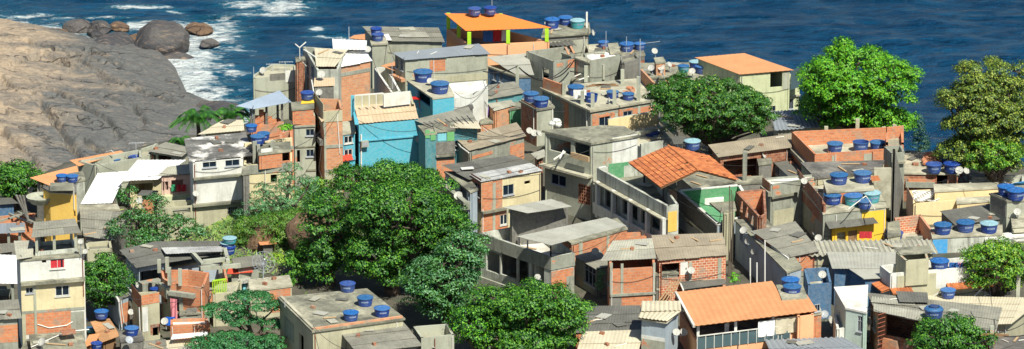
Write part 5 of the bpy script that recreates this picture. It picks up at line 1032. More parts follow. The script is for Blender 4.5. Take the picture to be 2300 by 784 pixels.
for fr in (.0, .23, .48, .72, .95): mb = MB(); mb.box(W_(L_ * (1 - fr) if fr else L_ - .1, F7.z0 - 2.2, .3), d_ * .14, n_ * .14, Vector((0, 0, 1.35))); mb.build('column', 'white', F7.root)
mb = MB(); mb.box(W_(L_ * .5, F7.z0 - .95, .2), d_ * L_ * .5, n_ * .3, Vector((0, 0, .05))); mb.build('balcony_ceiling', 'slab_light', F7.root); floorslab(F7, F7.z0 - 3.4)
mb = MB(); a_, b_ = atz(1367, 385, F7.z0 - .3), atz(1412, 380, F7.z0 - .3); mb.box((a_ + b_) / 2, (b_ - a_) / 2, (0, .06, 0), (0, 0, .55)); mb.build('terrace_wall', 'green_paint', F7.root)
tank(F7, 1416, 388, 22, 'c', dz=.1); pipe(F7, [(1346, 376), (1346, 377, 1.2), (1360, 374, 1.2)], '', r=.05)
# terracotta roof on posts
zr = F7.z0 + 1.1
tl = SR(F7, [(1484, 421), (1568, 383), (1501, 329), (1412, 365)], (0, 0.9, .9, 0), 'terracotta', z=zr, pitch=0) if False else None
def tiles(h, FLp, FRp, BRp, BLp, zz, name='tiled_roof'):
    """interlocking clay tiles; FL-FR is the eave, BL-BR the ridge"""
    A, B, C_, D = [atz(p[0], p[1], z) for p, z in zip((FLp, FRp, BRp, BLp), zz)]; nn = (B - A).cross(D - A).normalized(); nn = nn if nn.z > 0 else -nn
    wd = (B - A).length; dp = (D - A).length; nu, nv = max(2, int(wd / .3)), max(2, int(dp / .36)); mb = MB()
    at = lambda a, b: (A * (1 - a) + B * a) * (1 - b) + (D * (1 - a) + C_ * a) * b
    for i in range(nu):
        for j in range(nv):
            if random.random() < .012: continue
            v = random.random(); a0, a1 = i / nu, (i + .97) / nu; b0, b1 = (j - .12) / nv, (j + 1) / nv; lift = .05 + random.uniform(-.008, .02); k = [a0, a0 + (a1 - a0) * .33, a0 + (a1 - a0) * .66, a1]; hh_ = [0, .045, .045, 0]
            sk = random.uniform(-.1, .1) / nu * (random.random() < .15)
            for q in range(3):
                mb.face([at(k[q] + sk, b0) + nn * (lift + hh_[q]), at(k[q + 1] + sk, b0) + nn * (lift + hh_[q + 1]), at(k[q + 1], b1) + nn * hh_[q + 1], at(k[q], b1) + nn * hh_[q]], v)
            mb.face([at(a0 + sk, b0), at(a1 + sk, b0), at(a1 + sk, b0) + nn * lift, at(a0 + sk, b0) + nn * lift], v)
    o = mb.build(name, 'terracotta', h.root); u = MB(); u.face([p - nn * .05 for p in (A, B, C_, D)]); u.face([p - nn * .12 for p in (D, C_, B, A)]); u.build('roof_boards', 'wood', h.root); return o
tiles(F7, (1412, 365), (1484, 421), (1568, 382), (1501, 328), (zr, zr, zr + .75, zr + .75)); tiles(F7, (1657, 405), (1590, 350), (1501, 328), (1568, 382), (zr - .1, zr - .1, zr + .76, zr + .76))
rg = MB(); rg.tube(atz(1501, 327, zr + .8), atz(1568, 381, zr + .8), .09); rg.build('ridge', 'terracotta', F7.root)
posts(F7, [(1424, 370, 395), (1447, 388, 412), (1490, 415, 455)], -.85, .14, 'dark_metal')
F7c = H('weathered brick chimney stack under the terracotta roof', [(1497, 426), (1520, 422), (1516, 412), (1494, 415)], 540, 'brick_dark', ph='the brick chimney', P=[(0, 1497, 455, 1520, 480, 'brick', .04)])
H('room under the right half of the terracotta roof', [(1560, 425), (1650, 405), (1590, 372), (1520, 390)], 470, 'concrete_dark', z=None, ph='the room under the terracotta roof')
SR(F7c, [(1495, 520), (1524, 516), (1518, 502), (1492, 505)], N4, 'fibre_light', z=F7c.z0 - 3.2)
F7d = H('little table shelter on the roof beside the faded tank behind the terracotta roof', [(1513, 325), (1545, 322), (1538, 305), (1506, 306)], 420, 'concrete', roof='sheet', rm='fibre_dark', opn=.9, rail=.2, postm='pvc_white', postw=.1, ph='the little roof shelter'); tank(F7d, 1555, 339, 38, 'p', z=F7d.z0 - .4)
mb = MB(); mb.lathe([(0, 0), (1, 0), (1, .03), (0, .04)], 20, atz(1455, 520, 1.2)); thing('parasol', 'flat pale turquoise round lid lying on the low brick wall', 'lid', mb, 'wood_blue')
F8 = H('rooftop court with emerald green walls and a white rim', [(1612, 506), (1700, 478), (1662, 416), (1522, 429)], 585, 'blue_grey', par=1.25, rm='green_paint', ph='the emerald green court', O=[(3, 1545, 482, 1556, 505, 'win'), (3, 1567, 495, 1590, 522, 'win')])
for f_ in range(4):
    A_, d_, n_, L_, W_ = facebasis(F8, f_); mb = MB(); mb.box(W_(L_ / 2, F8.z0 + .04, -.09), d_ * (L_ / 2), n_ * .11, Vector((0, 0, .04))); mb.build('coping', 'white', F8.root)
    mb = MB(); mb.box(W_(L_ / 2, F8.z0 - .62, -.175), d_ * (L_ / 2 - .18), n_ * .012, Vector((0, 0, .6))); mb.build('green_wall', 'green_paint', F8.root)
    if f_ == 3: mb = MB(); mb.box(W_(L_ / 2, F8.z0 - .62, .03), d_ * (L_ / 2), n_ * .03, Vector((0, 0, .6))); mb.build('parapet', 'concrete_dark', F8.root); mb = MB(); mb.box(W_(L_ / 2, F8.z0 - 1.35, .1), d_ * (L_ / 2), n_ * .12, Vector((0, 0, .06))); mb.build('ledge', 'slab_light', F8.root)
mb = MB(); p0 = atz(1600, 455, F8.z0 - 1.2); mb.box(p0 + Vector((0, 0, .25)), (.8, 0, 0), (0, .6, 0), (0, 0, .25)); thing('covered_box', 'white covered box with a blue side inside the emerald court', 'box', mb, 'cloth_white')
F8b = H('small slab roofed shelter on a column at the front of the emerald court', [(1620, 475), (1652, 470), (1648, 452), (1596, 455)], 585, 'render_warm', rm='slab', wq=[(1627, 478), (1650, 472), (1646, 458), (1624, 460)], ph='the slab roofed shelter')
mb = MB(); q = atz(1636, 620, 0)
for k in range(3): mb.tube(q + Vector((.12 * k, 0, 0)), q + Vector((.12 * k, .05, 6.6 - .3 * k)), .035)
thing('utility_pole', 'bundle of tall weathered poles in the gap right of the stepped beige roof', 'utility pole', mb, 'bark')
F9 = H('unfinished brick shell with window holes left of the square water tower', [(1706, 489), (1722, 480), (1718, 424), (1652, 430)], 612, 'brick_dark', par=1.9, rm='brick_pale', ph='the unfinished brick shell', O=[(3, 1662, 450, 1668, 478, 'hole'), (3, 1674, 462, 1680, 490, 'hole'), (3, 1686, 482, 1692, 508, 'hole')])
mb = MB(); A_, d_, n_, L_, W_ = facebasis(F9, 2); mb.box(W_(L_ / 2, F9.z0 - 1.0, -.18), d_ * (L_ / 2 - .2), n_ * .012, Vector((0, 0, .9))); mb.build('inner_wall', 'brick', F9.root)
tank(F9, 1680, 452, 20, 'n', dz=.3)
F9b = H('tall blue grey house in deep shade below the brick shell', [(1768, 610), (1800, 600), (1722, 492), (1652, 493)], 700, 'blue_grey', rm='slab', ph='the deep shade house', O=[(3, 1662, 520, 1668, 540, 'win'), (3, 1673, 533, 1678, 552, 'win')])
F10 = H('square grey block with a brick topped roof and long white roof behind', [(1731, 416), (1788, 406), (1888, 387), (1712, 400)], 520, 'concrete', rm='slab_white', par=.12, ph='the square grey block', over=0, P=[(0, 1731, 436, 1788, 441, 'slab', .22, 'ledge'), (3, 1713, 405, 1730, 430, 'brick', .02), (3, 1713, 424, 1731, 434, 'slab', .2, 'ledge'), (0, 1735, 417, 1750, 424, 'brick', .01)])
mb = MB(); A_, d_, n_, L_, W_ = facebasis(F10, 0); mb.box(W_(L_ * .52, F10.z0 - 3.2, .02), d_ * L_ * .4, n_ * .015, Vector((0, 0, 1.2))); mb.build('sunlit_or_render_patch', 'render_warm', F10.root)  # paler panel: the sunlit patch on this front, put into the wall colour
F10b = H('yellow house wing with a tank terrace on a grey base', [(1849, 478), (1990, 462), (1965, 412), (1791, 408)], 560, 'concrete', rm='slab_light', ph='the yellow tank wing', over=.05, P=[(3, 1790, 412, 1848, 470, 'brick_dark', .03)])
mb = MB(); A_, d_, n_, L_, W_ = facebasis(F10b, 3); mb.box(W_(L_ / 2, F10b.z0 + .3, -.1), d_ * L_ / 2, n_ * .08, Vector((0, 0, .35))); mb.build('parapet', 'brick_dark', F10b.root)
F10c = H('', [(1858, 430), (1962, 424), (1955, 400), (1850, 404)], z=F10b.z0 + 1.0, base=F10b.z0, parent=F10b, m='concrete_dark', wallname='tank_plinth', rm='slab_light', P=[(0, 1888, 432, 1925, 455, 'brick', .01)])
tank(F10c, 1884, 417, 42, 'b', where='the left one on the upper plinth behind the yellow wing'); tank(F10c, 1937, 413, 42, 'b', where='the right one on the upper plinth behind the yellow wing')
tank(F10b, 1870, 462, 42, 'b', where='the left one on the terrace edge above the yellow wing'); tank(F10b, 1916, 464, 43, 't', where='the half teal middle one above the yellow wing'); tank(F10b, 1957, 458, 43, 'T', where='the half hidden right one above the yellow wing'); tank(F10b, 1942, 471, 34, 'b', where='the small front one above the yellow wing')
SR(F10c, [(1958, 408), (1978, 406), (1972, 394), (1955, 396)], N4, 'terracotta', dz=.35, pitch=.25); dish(F10, 1806, 407, 15, base=(1806, 420), az=-80); dish(F10b, 1801, 410, 1, base=(1801, 415)) if False else None
pipe(F10b, [(1850, 470), (1850, 424), (1862, 418)], '', dz=.1, r=.05); pipe(F10b, [(1905, 470), (1945, 440), (1965, 470)], '', dz=.6, r=.04)
F10d = H('', [(1870, 512), (1964, 500), (1960, 482), (1868, 492)], z=F10b.z0 - 1.12, parent=F10b, m='yellow_strong', wallname='yellow_wall', roof=None, O=[(0, 1880, 522, 1900, 545, 'hole'), (0, 1905, 518, 1925, 545, 'door')])
patch(F10b, 0, 1935, 474, 1990, 560, 'yellow_strong', .03, 'yellow_wall')
SR(F10b, [(1863, 516), (1973, 502), (1948, 472), (1846, 486)], (0, 0, .5, .5), 'fibre_dark', dz=-1.0)
cloth(facefix(F10d, 0, 1922, 515, .6)[0], .9, .5, 'cloth_red', 'dark red cloth rolled under the eave of the yellow wing')
post(F10b, 1857, 515, 560, -3, .25, 'concrete_light')
F11 = H('house with a patched dark fibre roof and orange brick front below the square block', [(1771, 580), (1840, 565), (1786, 497), (1688, 519)], 668, 'brick_dark', roof='sheet', rm='fibre', rise=(0, 0, .5, .5), ph='the patched fibre roof', ins=.2, P=[(0, 1772, 578, 1835, 608, 'brick', .02), (0, 1772, 608, 1835, 668, 'concrete', .02)], O=[(3, 1752, 565, 1760, 590, 'win')])
bars(F11, [(1771, 581, 1688, 520)], F11.z0 + .04, .1, 'white', 'gutter'); dish(F11, 1680, 516, 17, wall=3, az=-120); dish(F11, 1702, 563, 14, wall=3, az=-150, el=10); dish(F11, 1688, 540, 14, wall=3, az=-150, el=10); 
for (x, y0, y1) in ((1718, 540, 640), (1685, 580, 640), (1700, 590, 650)): mb = MB(); q = atz(x, y1, 1.5); mb.tube(q, aty(x, y0, q.y), .05); mb.build('pipe', 'pvc_white', F11.root)
dish(F10b, 1849, 534, 16, wall=3, az=-100); dish(F10b, 1838, 524, 10, wall=3, az=-30)
bush_q = None
# =================================================================== right part
G6 = H('roofless brick terrace with three tanks inside its low walls', [(1830, 347), (1990, 335), (2008, 285), (1778, 295)], 450, 'brick', par=1.1, rm='slab_light', ph='the roofless brick terrace', P=[(0, 1868, 350, 1874, 380, 'concrete_light', .02, 'column'), (0, 1940, 345, 1960, 375, 'concrete_light', .02)])
A_, d_, n_, L_, W_ = facebasis(G6, 0); mb = MB(); mb.box(W_(L_ / 2, G6.z0 - 1.25, .1), d_ * (L_ / 2 + .1), n_ * .2, Vector((0, 0, .12))); mb.build('ledge', 'slab_light', G6.root)
A_, d_, n_, L_, W_ = facebasis(G6, 3); mb = MB(); mb.box(W_(L_ / 2, G6.z0 - 1.25, .12), d_ * (L_ / 2), n_ * .2, Vector((0, 0, .12))); mb.build('ledge', 'slab_light', G6.root)
posts(G6, [(1855, 284, 320), (1925, 267, 318), (1985, 285, 300), (2008, 280, 330)], -1.1, .28, 'render_warm')
tank(G6, 1875, 344, 37, 'b', dz=.1); tank(G6, 1933, 341, 38, 'o', dz=.1); tank(G6, 1971, 341, 37, 'b', dz=.05)
for k, (x, y) in enumerate(((1853, 352), (1876, 350))): 
    mb = MB()
    for i in range(10): q = atz(x + random.uniform(-8, 8), y + random.uniform(-3, 3), G6.z0 - 1.0 + .1 * (i % 3)); mb.box(q, (.17, .03 * i % .1, 0), (-.02, .09, 0), (0, 0, .08))
    thing('brick_pile', ['loose orange bricks piled left of the first tank on the brick terrace', 'loose orange bricks piled in front of the first tank on the brick terrace'][k], 'bricks', mb, 'brick')
G6b = H('tall house block below the roofless brick terrace', [(1832, 398), (1975, 385), (1985, 360), (1800, 365)], 500, 'render_warm', rm='slab_dark', ph='the block below the brick terrace')
# stairs
G6s = empty('outdoor_stairs', ground(1990, 480)); tag(G6s, 'steep outdoor concrete stairs climbing beside a tall sloping side wall', 'stairs')
top_, bot_ = atz(1982, 375, 4.6), atz(2000, 440, 1.2); ns = 15
mb = MB()
for k in range(ns):
    q = bot_.lerp(top_, (k + .5) / ns); mb.box(Vector((q.x, q.y, q.z - 1.5)), (.62, 0, 0), (0, (top_.y - bot_.y) / ns / 2, 0), (0, 0, 1.5))
mb.build('steps', 'slab_light', G6s)
mb = MB(); w0, w1 = Vector((bot_.x + .72, bot_.y, 0)), Vector((top_.x + .72, top_.y, 0)); 
mb.face([w0 + Vector((0, -.3, -1)), w1 + Vector((0, .2, -1)), w1 + Vector((0, .2, top_.z + 1.3)), w0 + Vector((0, -.3, bot_.z + 1.0))]); mb.face([w0 + Vector((.18, -.3, bot_.z + 1.0)), w1 + Vector((.18, .2, top_.z + 1.3)), w1 + Vector((.18, .2, -1)), w0 + Vector((.18, -.3, -1))])
mb.face([w0 + Vector((0, -.3, bot_.z + 1.0)), w1 + Vector((0, .2, top_.z + 1.3)), w1 + Vector((.18, .2, top_.z + 1.3)), w0 + Vector((.18, -.3, bot_.z + 1.0))]); mb.face([w0 + Vector((0, -.3, -1)), w0 + Vector((0, -.3, bot_.z + 1)), w0 + Vector((.18, -.3, bot_.z + 1)), w0 + Vector((.18, -.3, -1))][::-1]); mb.build('side_wall', 'concrete_dark', G6s)
G6c = H('stair landing house with stained concrete walls right of the brick terrace', [(2003, 345), (2032, 342), (2025, 325), (1985, 328)], 470, 'concrete', par=.6, ph='the stair landing house', P=[(0, 2003, 362, 2030, 366, 'slab', .3, 'ledge')])
H('small brick stub with a lean-to beside the stair landing', [(1990, 322), (2030, 320), (2028, 296), (1990, 300)], 440, 'brick', par=.4, rm='slab', pars=(.2, .4, .9, .5))
G7 = H('house with a pale slab roof, rubble heap and three blue tanks', [(2030, 387), (2152, 389), (2110, 340), (2034, 345)], 452, 'brick_dark', rm='slab_light', ph='the pale slab roof with rubble', over=.1, O=[(0, 2104, 394, 2128, 420, 'hole')], P=[(0, 2034, 408, 2100, 420, 'concrete', .2), (0, 2040, 402, 2100, 408, 'brick', .1)])
tank(G7, 2097, 391, 38, 'n', dz=.05); tank(G7, 2138, 391, 40, 'n', dz=.05); tank(G7, 2126, 370, 30, 'B', dz=.05)
mb = MB()
for i in range(60): q = atz(random.uniform(2074, 2110), random.uniform(345, 366), G7.z0 + random.uniform(.0, .35)); a = random.uniform(0, 3); mb.box(q, Vector((.18 * math.cos(a), .18 * math.sin(a), .04)), Vector((-.1 * math.sin(a), .1 * math.cos(a), 0)), (0, 0, .08))
thing('rubble', 'heap of broken orange brick rubble on the pale slab roof', 'rubble', mb, 'brick')
dish(G7, 2112, 332, 17, base=(2100, 344), az=-20, el=30); dish(G7, 2125, 410, 17, base=(2123, 425), az=-90, z=G7.z0 - 1.6); dish(G7, 2155, 383, 18, base=(2155, 396), az=-100); dish(G7, 2170, 384, 15, base=(2170, 394), az=-60); antenna(G7, 2180, 340, 388, 'tall antenna mast right of the pale slab roof')
mb = MB(); q = atz(2160, 420, G7.z0 - 1.8); [mb.tube(q + Vector((a, 0, 0)), q + Vector((b, 0, 1.6)), .035) for a, b in ((-.6, -.5), (.5, .4), (-.6, .4), (.5, -.5))]; [mb.tube(q + Vector((-.55, 0, z_)), q + Vector((.45, 0, z_)), .03) for z_ in (.4, .9, 1.4)]; thing('pipe_frame', 'rusty pipe frame standing right of the pale slab roof', 'frame', mb, 'rust')
G7b = H('row of white painted low walls behind the cream terrace', [(2176, 428), (2300, 412), (2300, 392), (2178, 398)], 470, 'white_stained', rm='slab_light', ph='the white low walls', par=.5)
dish(G7b, 2254, 406, 14, base=(2254, 414), az=-80); dish(G7b, 2212, 404, 16, base=(2212, 412), az=-120)
H('lean-to with a dark ribbed roof in front of the right hand trees', [(2208, 410), (2320, 402), (2310, 392), (2208, 398)], 440, 'concrete_dark', roof='sheet', rm='fibre_dark', pitch=.35, amp=.05)
mb = MB(); a_ = [atz(2258, 418, 3.0), atz(2330, 412, 3.0), atz(2330, 402, 3.4), atz(2280, 410, 3.4)]; mb.prism(a_, .04); thing('tarpaulin', 'bright turquoise blue tarpaulin spread at the right edge', 'tarpaulin', mb, 'bright_blue')
G8 = H('cream walled open terrace with a white tarpaulin and one pale lidded tank', [(2052, 458), (2226, 443), (2250, 417), (2037, 428)], 508, 'cream_bright', par=1.0, rm='slab_light', ph='the cream open terrace', P=[(3, 2036, 430, 2051, 500, 'pink_wall', .02)])
tank(G8, 2123, 448, 38, 'p', dz=.15)
mb = MB(); n_ = 10; g_ = [[atz(2048 + (2105 - 2048) * i / n_ + 6 * j / n_, 428 + 24 * j / n_, G8.z0 + .15 - .5 * j / n_ + .12 * math.sin(i * 1.3 + j)) for i in range(n_ + 1)] for j in range(n_ + 1)]
for j in range(n_):
    for i in range(n_): mb.face([g_[j + 1][i], g_[j + 1][i + 1], g_[j][i + 1], g_[j][i]])
tp = thing('tarpaulin', 'white tarpaulin slung across the corner of the cream terrace', 'tarpaulin', mb, 'cloth_white'); s = tp.modifiers.new('thickness', 'SOLIDIFY'); s.thickness = .02
G8b = H('', [(2100, 428), (2246, 420), (2240, 410), (2098, 414)], z=G8.z0 + .5, parent=G8, m='cream_bright', wallname='upper_wall', rm='slab_light')
H('', [(2150, 455), (2260, 447), (2256, 440), (2150, 444)], z=G8.z0 + .05, parent=G8, m='cream_bright', wallname='long_wall', rm='slab_light')
G9 = H('concrete box with louvred side and two tanks at the right edge', [(2262, 451), (2330, 446), (2320, 425), (2224, 434)], 540, 'concrete_light', rm='slab', ph='the louvred concrete box', P=[(3, 2226, 440, 2260, 480, 'concrete_dark', .03)])
tank(G9, 2259, 442, 40, 'B', where='the back one of two at the right edge on the louvred box'); tank(G9, 2281, 452, 43, 'B', where='the front one of two at the right edge on the louvred box'); tank(G8, 2218, 446, 20, 'n', dz=.1, where='small one half hidden behind the right end of the cream wall')
H('orange walled scrap of house at the right edge', [(2290, 430), (2330, 428), (2330, 412), (2288, 416)], 500, 'peach', rm='slab')
G10 = H('shed with a dark ribbed roof sloping left of the louvred box', [(2145, 507), (2258, 492), (2226, 457), (2111, 474)], 545, 'concrete_dark', roof='sheet', rm='fibre_dark', rise=(0, 0, .4, .4), ph='the dark ribbed shed', ins=.1)
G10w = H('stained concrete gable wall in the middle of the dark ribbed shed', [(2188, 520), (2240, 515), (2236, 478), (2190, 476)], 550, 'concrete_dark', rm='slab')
G10b = H('long stained white wall house with three tanks above a bright blue wall', [(2095, 532), (2250, 524), (2250, 505), (2090, 512)], 570, 'white_stained', rm='slab_light', ph='the wall with three tanks', P=[(0, 2095, 538, 2128, 570, 'bright_blue', .02)])
tank(G10b, 2117, 529, 42, 'b'); tank(G10b, 2168, 524, 43, 'b'); tank(G10b, 2221, 526, 42, 'p')
G11 = H('small roofless room of new brick with white mortar', [(2012, 530), (2100, 524), (2068, 482), (2008, 489)], 570, 'brick_small', par=1.2, pars=(.1, 1.2, 1.2, .5), rm='slab_light', ph='the new brick room')
H('crumbly brick pillar house left of the new brick room', [(1995, 530), (2022, 526), (2018, 495), (1996, 500)], 570, 'render_warm', rm='slab')
tank(G11, 2005, 546, 48, 'n', z=G11.z0 - 1.4, hs=.8, where='half hidden behind the big ribbed roof')
H('bright blue walled room behind the big ribbed roof', [(2036, 546), (2072, 544), (2070, 530), (2036, 532)], 575, 'bright_blue', rm='slab')
G12 = H('long white garden wall at the right edge behind the yellow green tree', [(2215, 538), (2330, 526), (2330, 516), (2215, 528)], 570, 'white', rm='slab_white')
H('brick house corner at the right edge behind the yellow green tree', [(2262, 560), (2330, 556), (2330, 540), (2262, 545)], 590, 'brick_dark', rm='slab'); 
G10c = H('stack of concrete shelves with a dish at the right edge', [(2275, 508), (2330, 504), (2325, 484), (2272, 488)], 560, 'concrete_light', rm='slab_light', ph='the concrete shelves', P=[(0, 2275, 514, 2330, 519, 'slab_light', .25, 'ledge'), (0, 2275, 526, 2330, 531, 'slab_light', .25, 'ledge')]); dish(G10c, 2285, 476, 17, base=(2287, 492), az=-90); dish(G10c, 2262, 527, 14, base=(2262, 540), az=-150, z=G10c.z0 - 1.5)
# ------------------------------------------------------------------ house behind with pale roofs
G14 = H('long house under a steel grey ribbed roof between the two round trees', [(1740, 293), (1908, 281), (1878, 241), (1730, 250)], 345, 'concrete_light', roof='sheet', rm='metal_grey', rise=(0, 0, .4, .4), ph='the long steel grey roof', pitch=.3, seams=False, amp=.04, P=[(0, 1742, 294, 1900, 306, 'concrete_dark', .02)])
G15 = H('open fronted house under a wide tan roof with a concrete post', [(1613, 353), (1778, 331), (1778, 300), (1590, 325)], 430, 'brick_dark', roof='sheet', rm='fibre_tan', rise=(0, 0, .2, .2), seams=False, ph='the wide tan roof', pitch=.19, O=[(0, 1625, 360, 1668, 395, 'hole'), (0, 1676, 356, 1700, 395, 'hole')])
post(G15, 1672, 340, 430, -3.4, .32, 'concrete', 'post', z=0.3); dish(G15, 1692, 352, 16, base=(1680, 356), az=-160, z=G15.z0 - .8); dish(G15, 1715, 347, 16, base=(1715, 360), az=-30, el=20, z=G15.z0 - .8)
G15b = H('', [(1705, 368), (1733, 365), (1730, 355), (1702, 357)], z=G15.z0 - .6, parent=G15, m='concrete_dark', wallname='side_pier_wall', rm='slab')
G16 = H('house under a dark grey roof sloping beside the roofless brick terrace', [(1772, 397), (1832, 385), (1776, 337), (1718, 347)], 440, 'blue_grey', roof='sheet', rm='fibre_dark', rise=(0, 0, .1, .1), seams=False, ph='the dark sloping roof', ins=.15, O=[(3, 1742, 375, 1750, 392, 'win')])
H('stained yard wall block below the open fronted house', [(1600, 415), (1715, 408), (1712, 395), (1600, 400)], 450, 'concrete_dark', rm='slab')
# ------------------------------------------------------------------ lower right
G1 = H('house under a very long roof of big pale corrugated channels', [(1816, 575), (2107, 568), (2091, 538), (1803, 541)], 655, 'render_warm', roof='sheet', rm='fibre_light', rise=(0, 0, .3, .3), pitch=.36, amp=.08, ph='the long channel roof', ins=.3, seams=False)
tank(G1, 2110, 545, 1, 'b') if False else None
G2q = [(1869, 603), (1904, 602), (1940, 626), (1980, 624), (2030, 600), (2030, 566), (1857, 566)]
G2 = H('house under a smooth pale ribbed roof with a stepped front edge', G2q, 690, 'deep_blue', roof='poly', rm='fibre_pale', ph='the smooth pale roof', ins=.2, z=None)
SR(G2, [(1869, 603), (1990, 603), (1995, 566), (1857, 566)], N4, 'fibre_pale', dz=.04, pitch=.24, seams=False)
G2b = H('blue court with pale plaster walls and a dish below the channel roof', [(1815, 640), (1868, 636), (1860, 600), (1805, 603)], 720, 'deep_blue', par=1.6, rm='slab', ph='the blue court')
H('', [(1818, 648), (1848, 645), (1846, 632), (1818, 634)], z=G2b.z0 - .9, parent=G2b, m='render_warm', wallname='front_wall', rm='slab_light')
dish(G2b, 1847, 617, 18, base=(1847, 640), az=-90, z=G2b.z0 - .3); dish(G2b, 1852, 706, 18, base=(1855, 722), az=-90, col='dish_grey', z=1.2); dish(G2b, 1864, 718, 18, base=(1868, 733), az=-30, el=20, z=1.2)
G2c = H('small brick house with a tiny window beside the orange roof', [(1828, 705), (1845, 702), (1840, 690), (1815, 692)], 770, 'brick', rm='slab_light', O=[(0, 1829, 684, 1842, 700, 'win')])
G5 = H('pale mint green house with white stepped parapets beside the dish stack', [(1900, 690), (1945, 700), (1948, 640), (1875, 645)], 800, 'mint', rm='slab_white', ph='the mint green house', O=[(0, 1926, 710, 1936, 745, 'win')])
H('', [(1880, 740), (1905, 735), (1895, 700), (1872, 705)], z=G5.z0 - 1.5, parent=G5, m='white', par=.4, wallname='stair_wall', rm='slab_white')
for (x, y, a_, e_) in ((1936, 690, -120, 30), (1941, 712, -110, 30), (1950, 722, -40, 30), (1938, 735, -160, 20), (1938, 757, -160, 10)): dish(G5, x, y, 18, base=(1952, y + 12), az=a_, el=e_, z=G5.z0 - 1.0 - (y - 690) / 30)
G3 = H('white rooftop terrace house with a terracotta tile skirt', [(2000, 615), (2217, 597), (2186, 575), (1976, 596)], 730, 'white', par=1.0, rm='slab_light', ph='the white rooftop terrace', P=[(0, 2000, 648, 2217, 730, 'render_warm', .01)])
A_, d_, n_, L_, W_ = facebasis(G3, 0)
def skirt(h, f, u0, u1, z):
    A_, d_, n_, L_, W_ = facebasis(h, f); mb = MB(); k = int((u1 - u0) / .2)
    for i in range(k):
        a, b = u0 + (u1 - u0) * i / k, u0 + (u1 - u0) * (i + .95) / k; v = random.random()
        for (c, e, h0, h1) in ((a, (a + b) / 2, 0, .06), ((a + b) / 2, b, .06, 0)): mb.face([W_(c, z - .18 + h0, .62), W_(e, z - .18 + h1, .62), W_(e, z + h1, .02), W_(c, z + h0, .02)], v)
        mb.face([W_(a, z - .24, .61), W_(b, z - .24, .61), W_(b, z - .16, .61), W_(a, z - .16, .61)], v)
    mb.face([W_(u0, z - .26, .6), W_(u0, z - .12, .0), W_(u1, z - .12, .0), W_(u1, z - .26, .6)]); mb.build('tile_skirt', 'terracotta', h.root)
skirt(G3, 0, 0, 1.5, G3.z0 - 1.05); skirt(G3, 0, L_ * .58, L_ + .3, G3.z0 - 1.05); A2_, d2, n2, L2, W2 = facebasis(G3, 3); skirt(G3, 3, 0, L2, G3.z0 - 1.05)
mb = MB(); mb.box(W_(L_ * .27, G3.z0 - 1.1, .03), d_ * 1.4, n_ * .03, Vector((0, 0, .9))); mb.build('sunlit_or_render_patch', 'render_warm', G3.root)
G3b = H('', [(2035, 586), (2086, 582), (2080, 562), (2012, 566)], z=G3.z0 + .9, base=G3.z0 - .9, parent=G3, m='render_warm', wallname='stair_room_wall', roof=None)
SR(G3, [(2022, 572), (2099, 567), (2083, 551), (2009, 557)], N4, 'slab', z=G3.z0 + .96, pitch=0, name='stair_room_roof')
tank(G3, 2110, 611, 44, 'B', z=G3.z0 - .2); mb = MB(); q = atz(2110, 607, G3.z0 - .3); mb.lathe([(.2, -1.2), (.35, -.4), (.6, 0.05), (0, .05)], 14, q); mb.build('tank_bracket', 'concrete', G3.root)
mb = MB(); mb.bar(W_(L_ * .36, G3.z0 - 2.2, .1), W_(L_ * .5, G3.z0 - 1.3, .6), .1); mb.build('brace', 'white', G3.root); mb = MB(); mb.bar(W_(L_ * .82, G3.z0 - 2.4, .1), W_(L_ * .95, G3.z0 - 1.3, .5), .1); mb.build('brace', 'white', G3.root)
for k, (x, y, w_, c_) in enumerate(((2132, 590, .9, 'cloth_blue'), (2165, 590, 1.1, 'cloth_white'), (2152, 590, .4, 'cloth_pink'))): cloth(atz(x, y, G3.z0 - .15), w_, .5, c_, ['dark patterned blanket hung at the left on the white rooftop terrace', 'pale floral blanket hung at the right on the white rooftop terrace', 'narrow pink cloth hung between two blankets on the white rooftop terrace'][k])
G4 = H('house with a broad cream sheet roof at the lower right', [(2080, 735), (2270, 728), (2330, 680), (2290, 668), (2080, 664)], 800, 'render_warm', roof='poly', rm='sheet_cream', ph='the broad cream roof', ins=.3)
G4s = SR(G4, [(2080, 735), (2272, 729), (2300, 668), (2080, 664)], N4, 'sheet_cream', dz=.05)
G4d = H('ramshackle house under a weathered grey patched roof with a dark porch', [(1964, 694), (2237, 749), (2251, 691), (1946, 657)], 800, 'brick_dark', roof='sheet', rm='fibre', rise=(0, 0, .1, .1), ph='the weathered patched roof', seams=True, O=[(0, 1990, 712, 2062, 760, 'hole')])
SR(G4d, [(2020, 679), (2086, 681), (2083, 657), (2012, 654)], N4, 'fibre_dark', dz=.25); SR(G4d, [(1956, 680), (2055, 688), (2055, 675), (1958, 665)], N4, 'fibre_light', dz=.1); SR(G4d, [(1962, 700), (2070, 722), (2075, 700), (1962, 682)], N4, 'fibre_light', dz=.08)
tank(G4, 2129, 672, 36, 'B', dz=.1); tank(G4d, 2097, 718, 46, 'd', dz=.12, hs=.85); patch(G4d, 0, 1988, 760, 2020, 790, 'brick', .4, 'low_wall')
mb = MB(); q = atz(1970, 785, 1.0); [mb.tube(q + Vector((0, 0, .3 * k)), q + Vector((.5, .2, .3 * k + .1)), .03) for k in range(9)]; thing('ladder_rack', 'rusty rungs beside the dark porch of the weathered patched roof', 'rack', mb, 'rust')
G17 = H('low shed at the lower right corner below the cream roof', [(2200, 800), (2330, 790), (2330, 752), (2210, 758)], 850, 'brick_dark', rm='slab_dark')
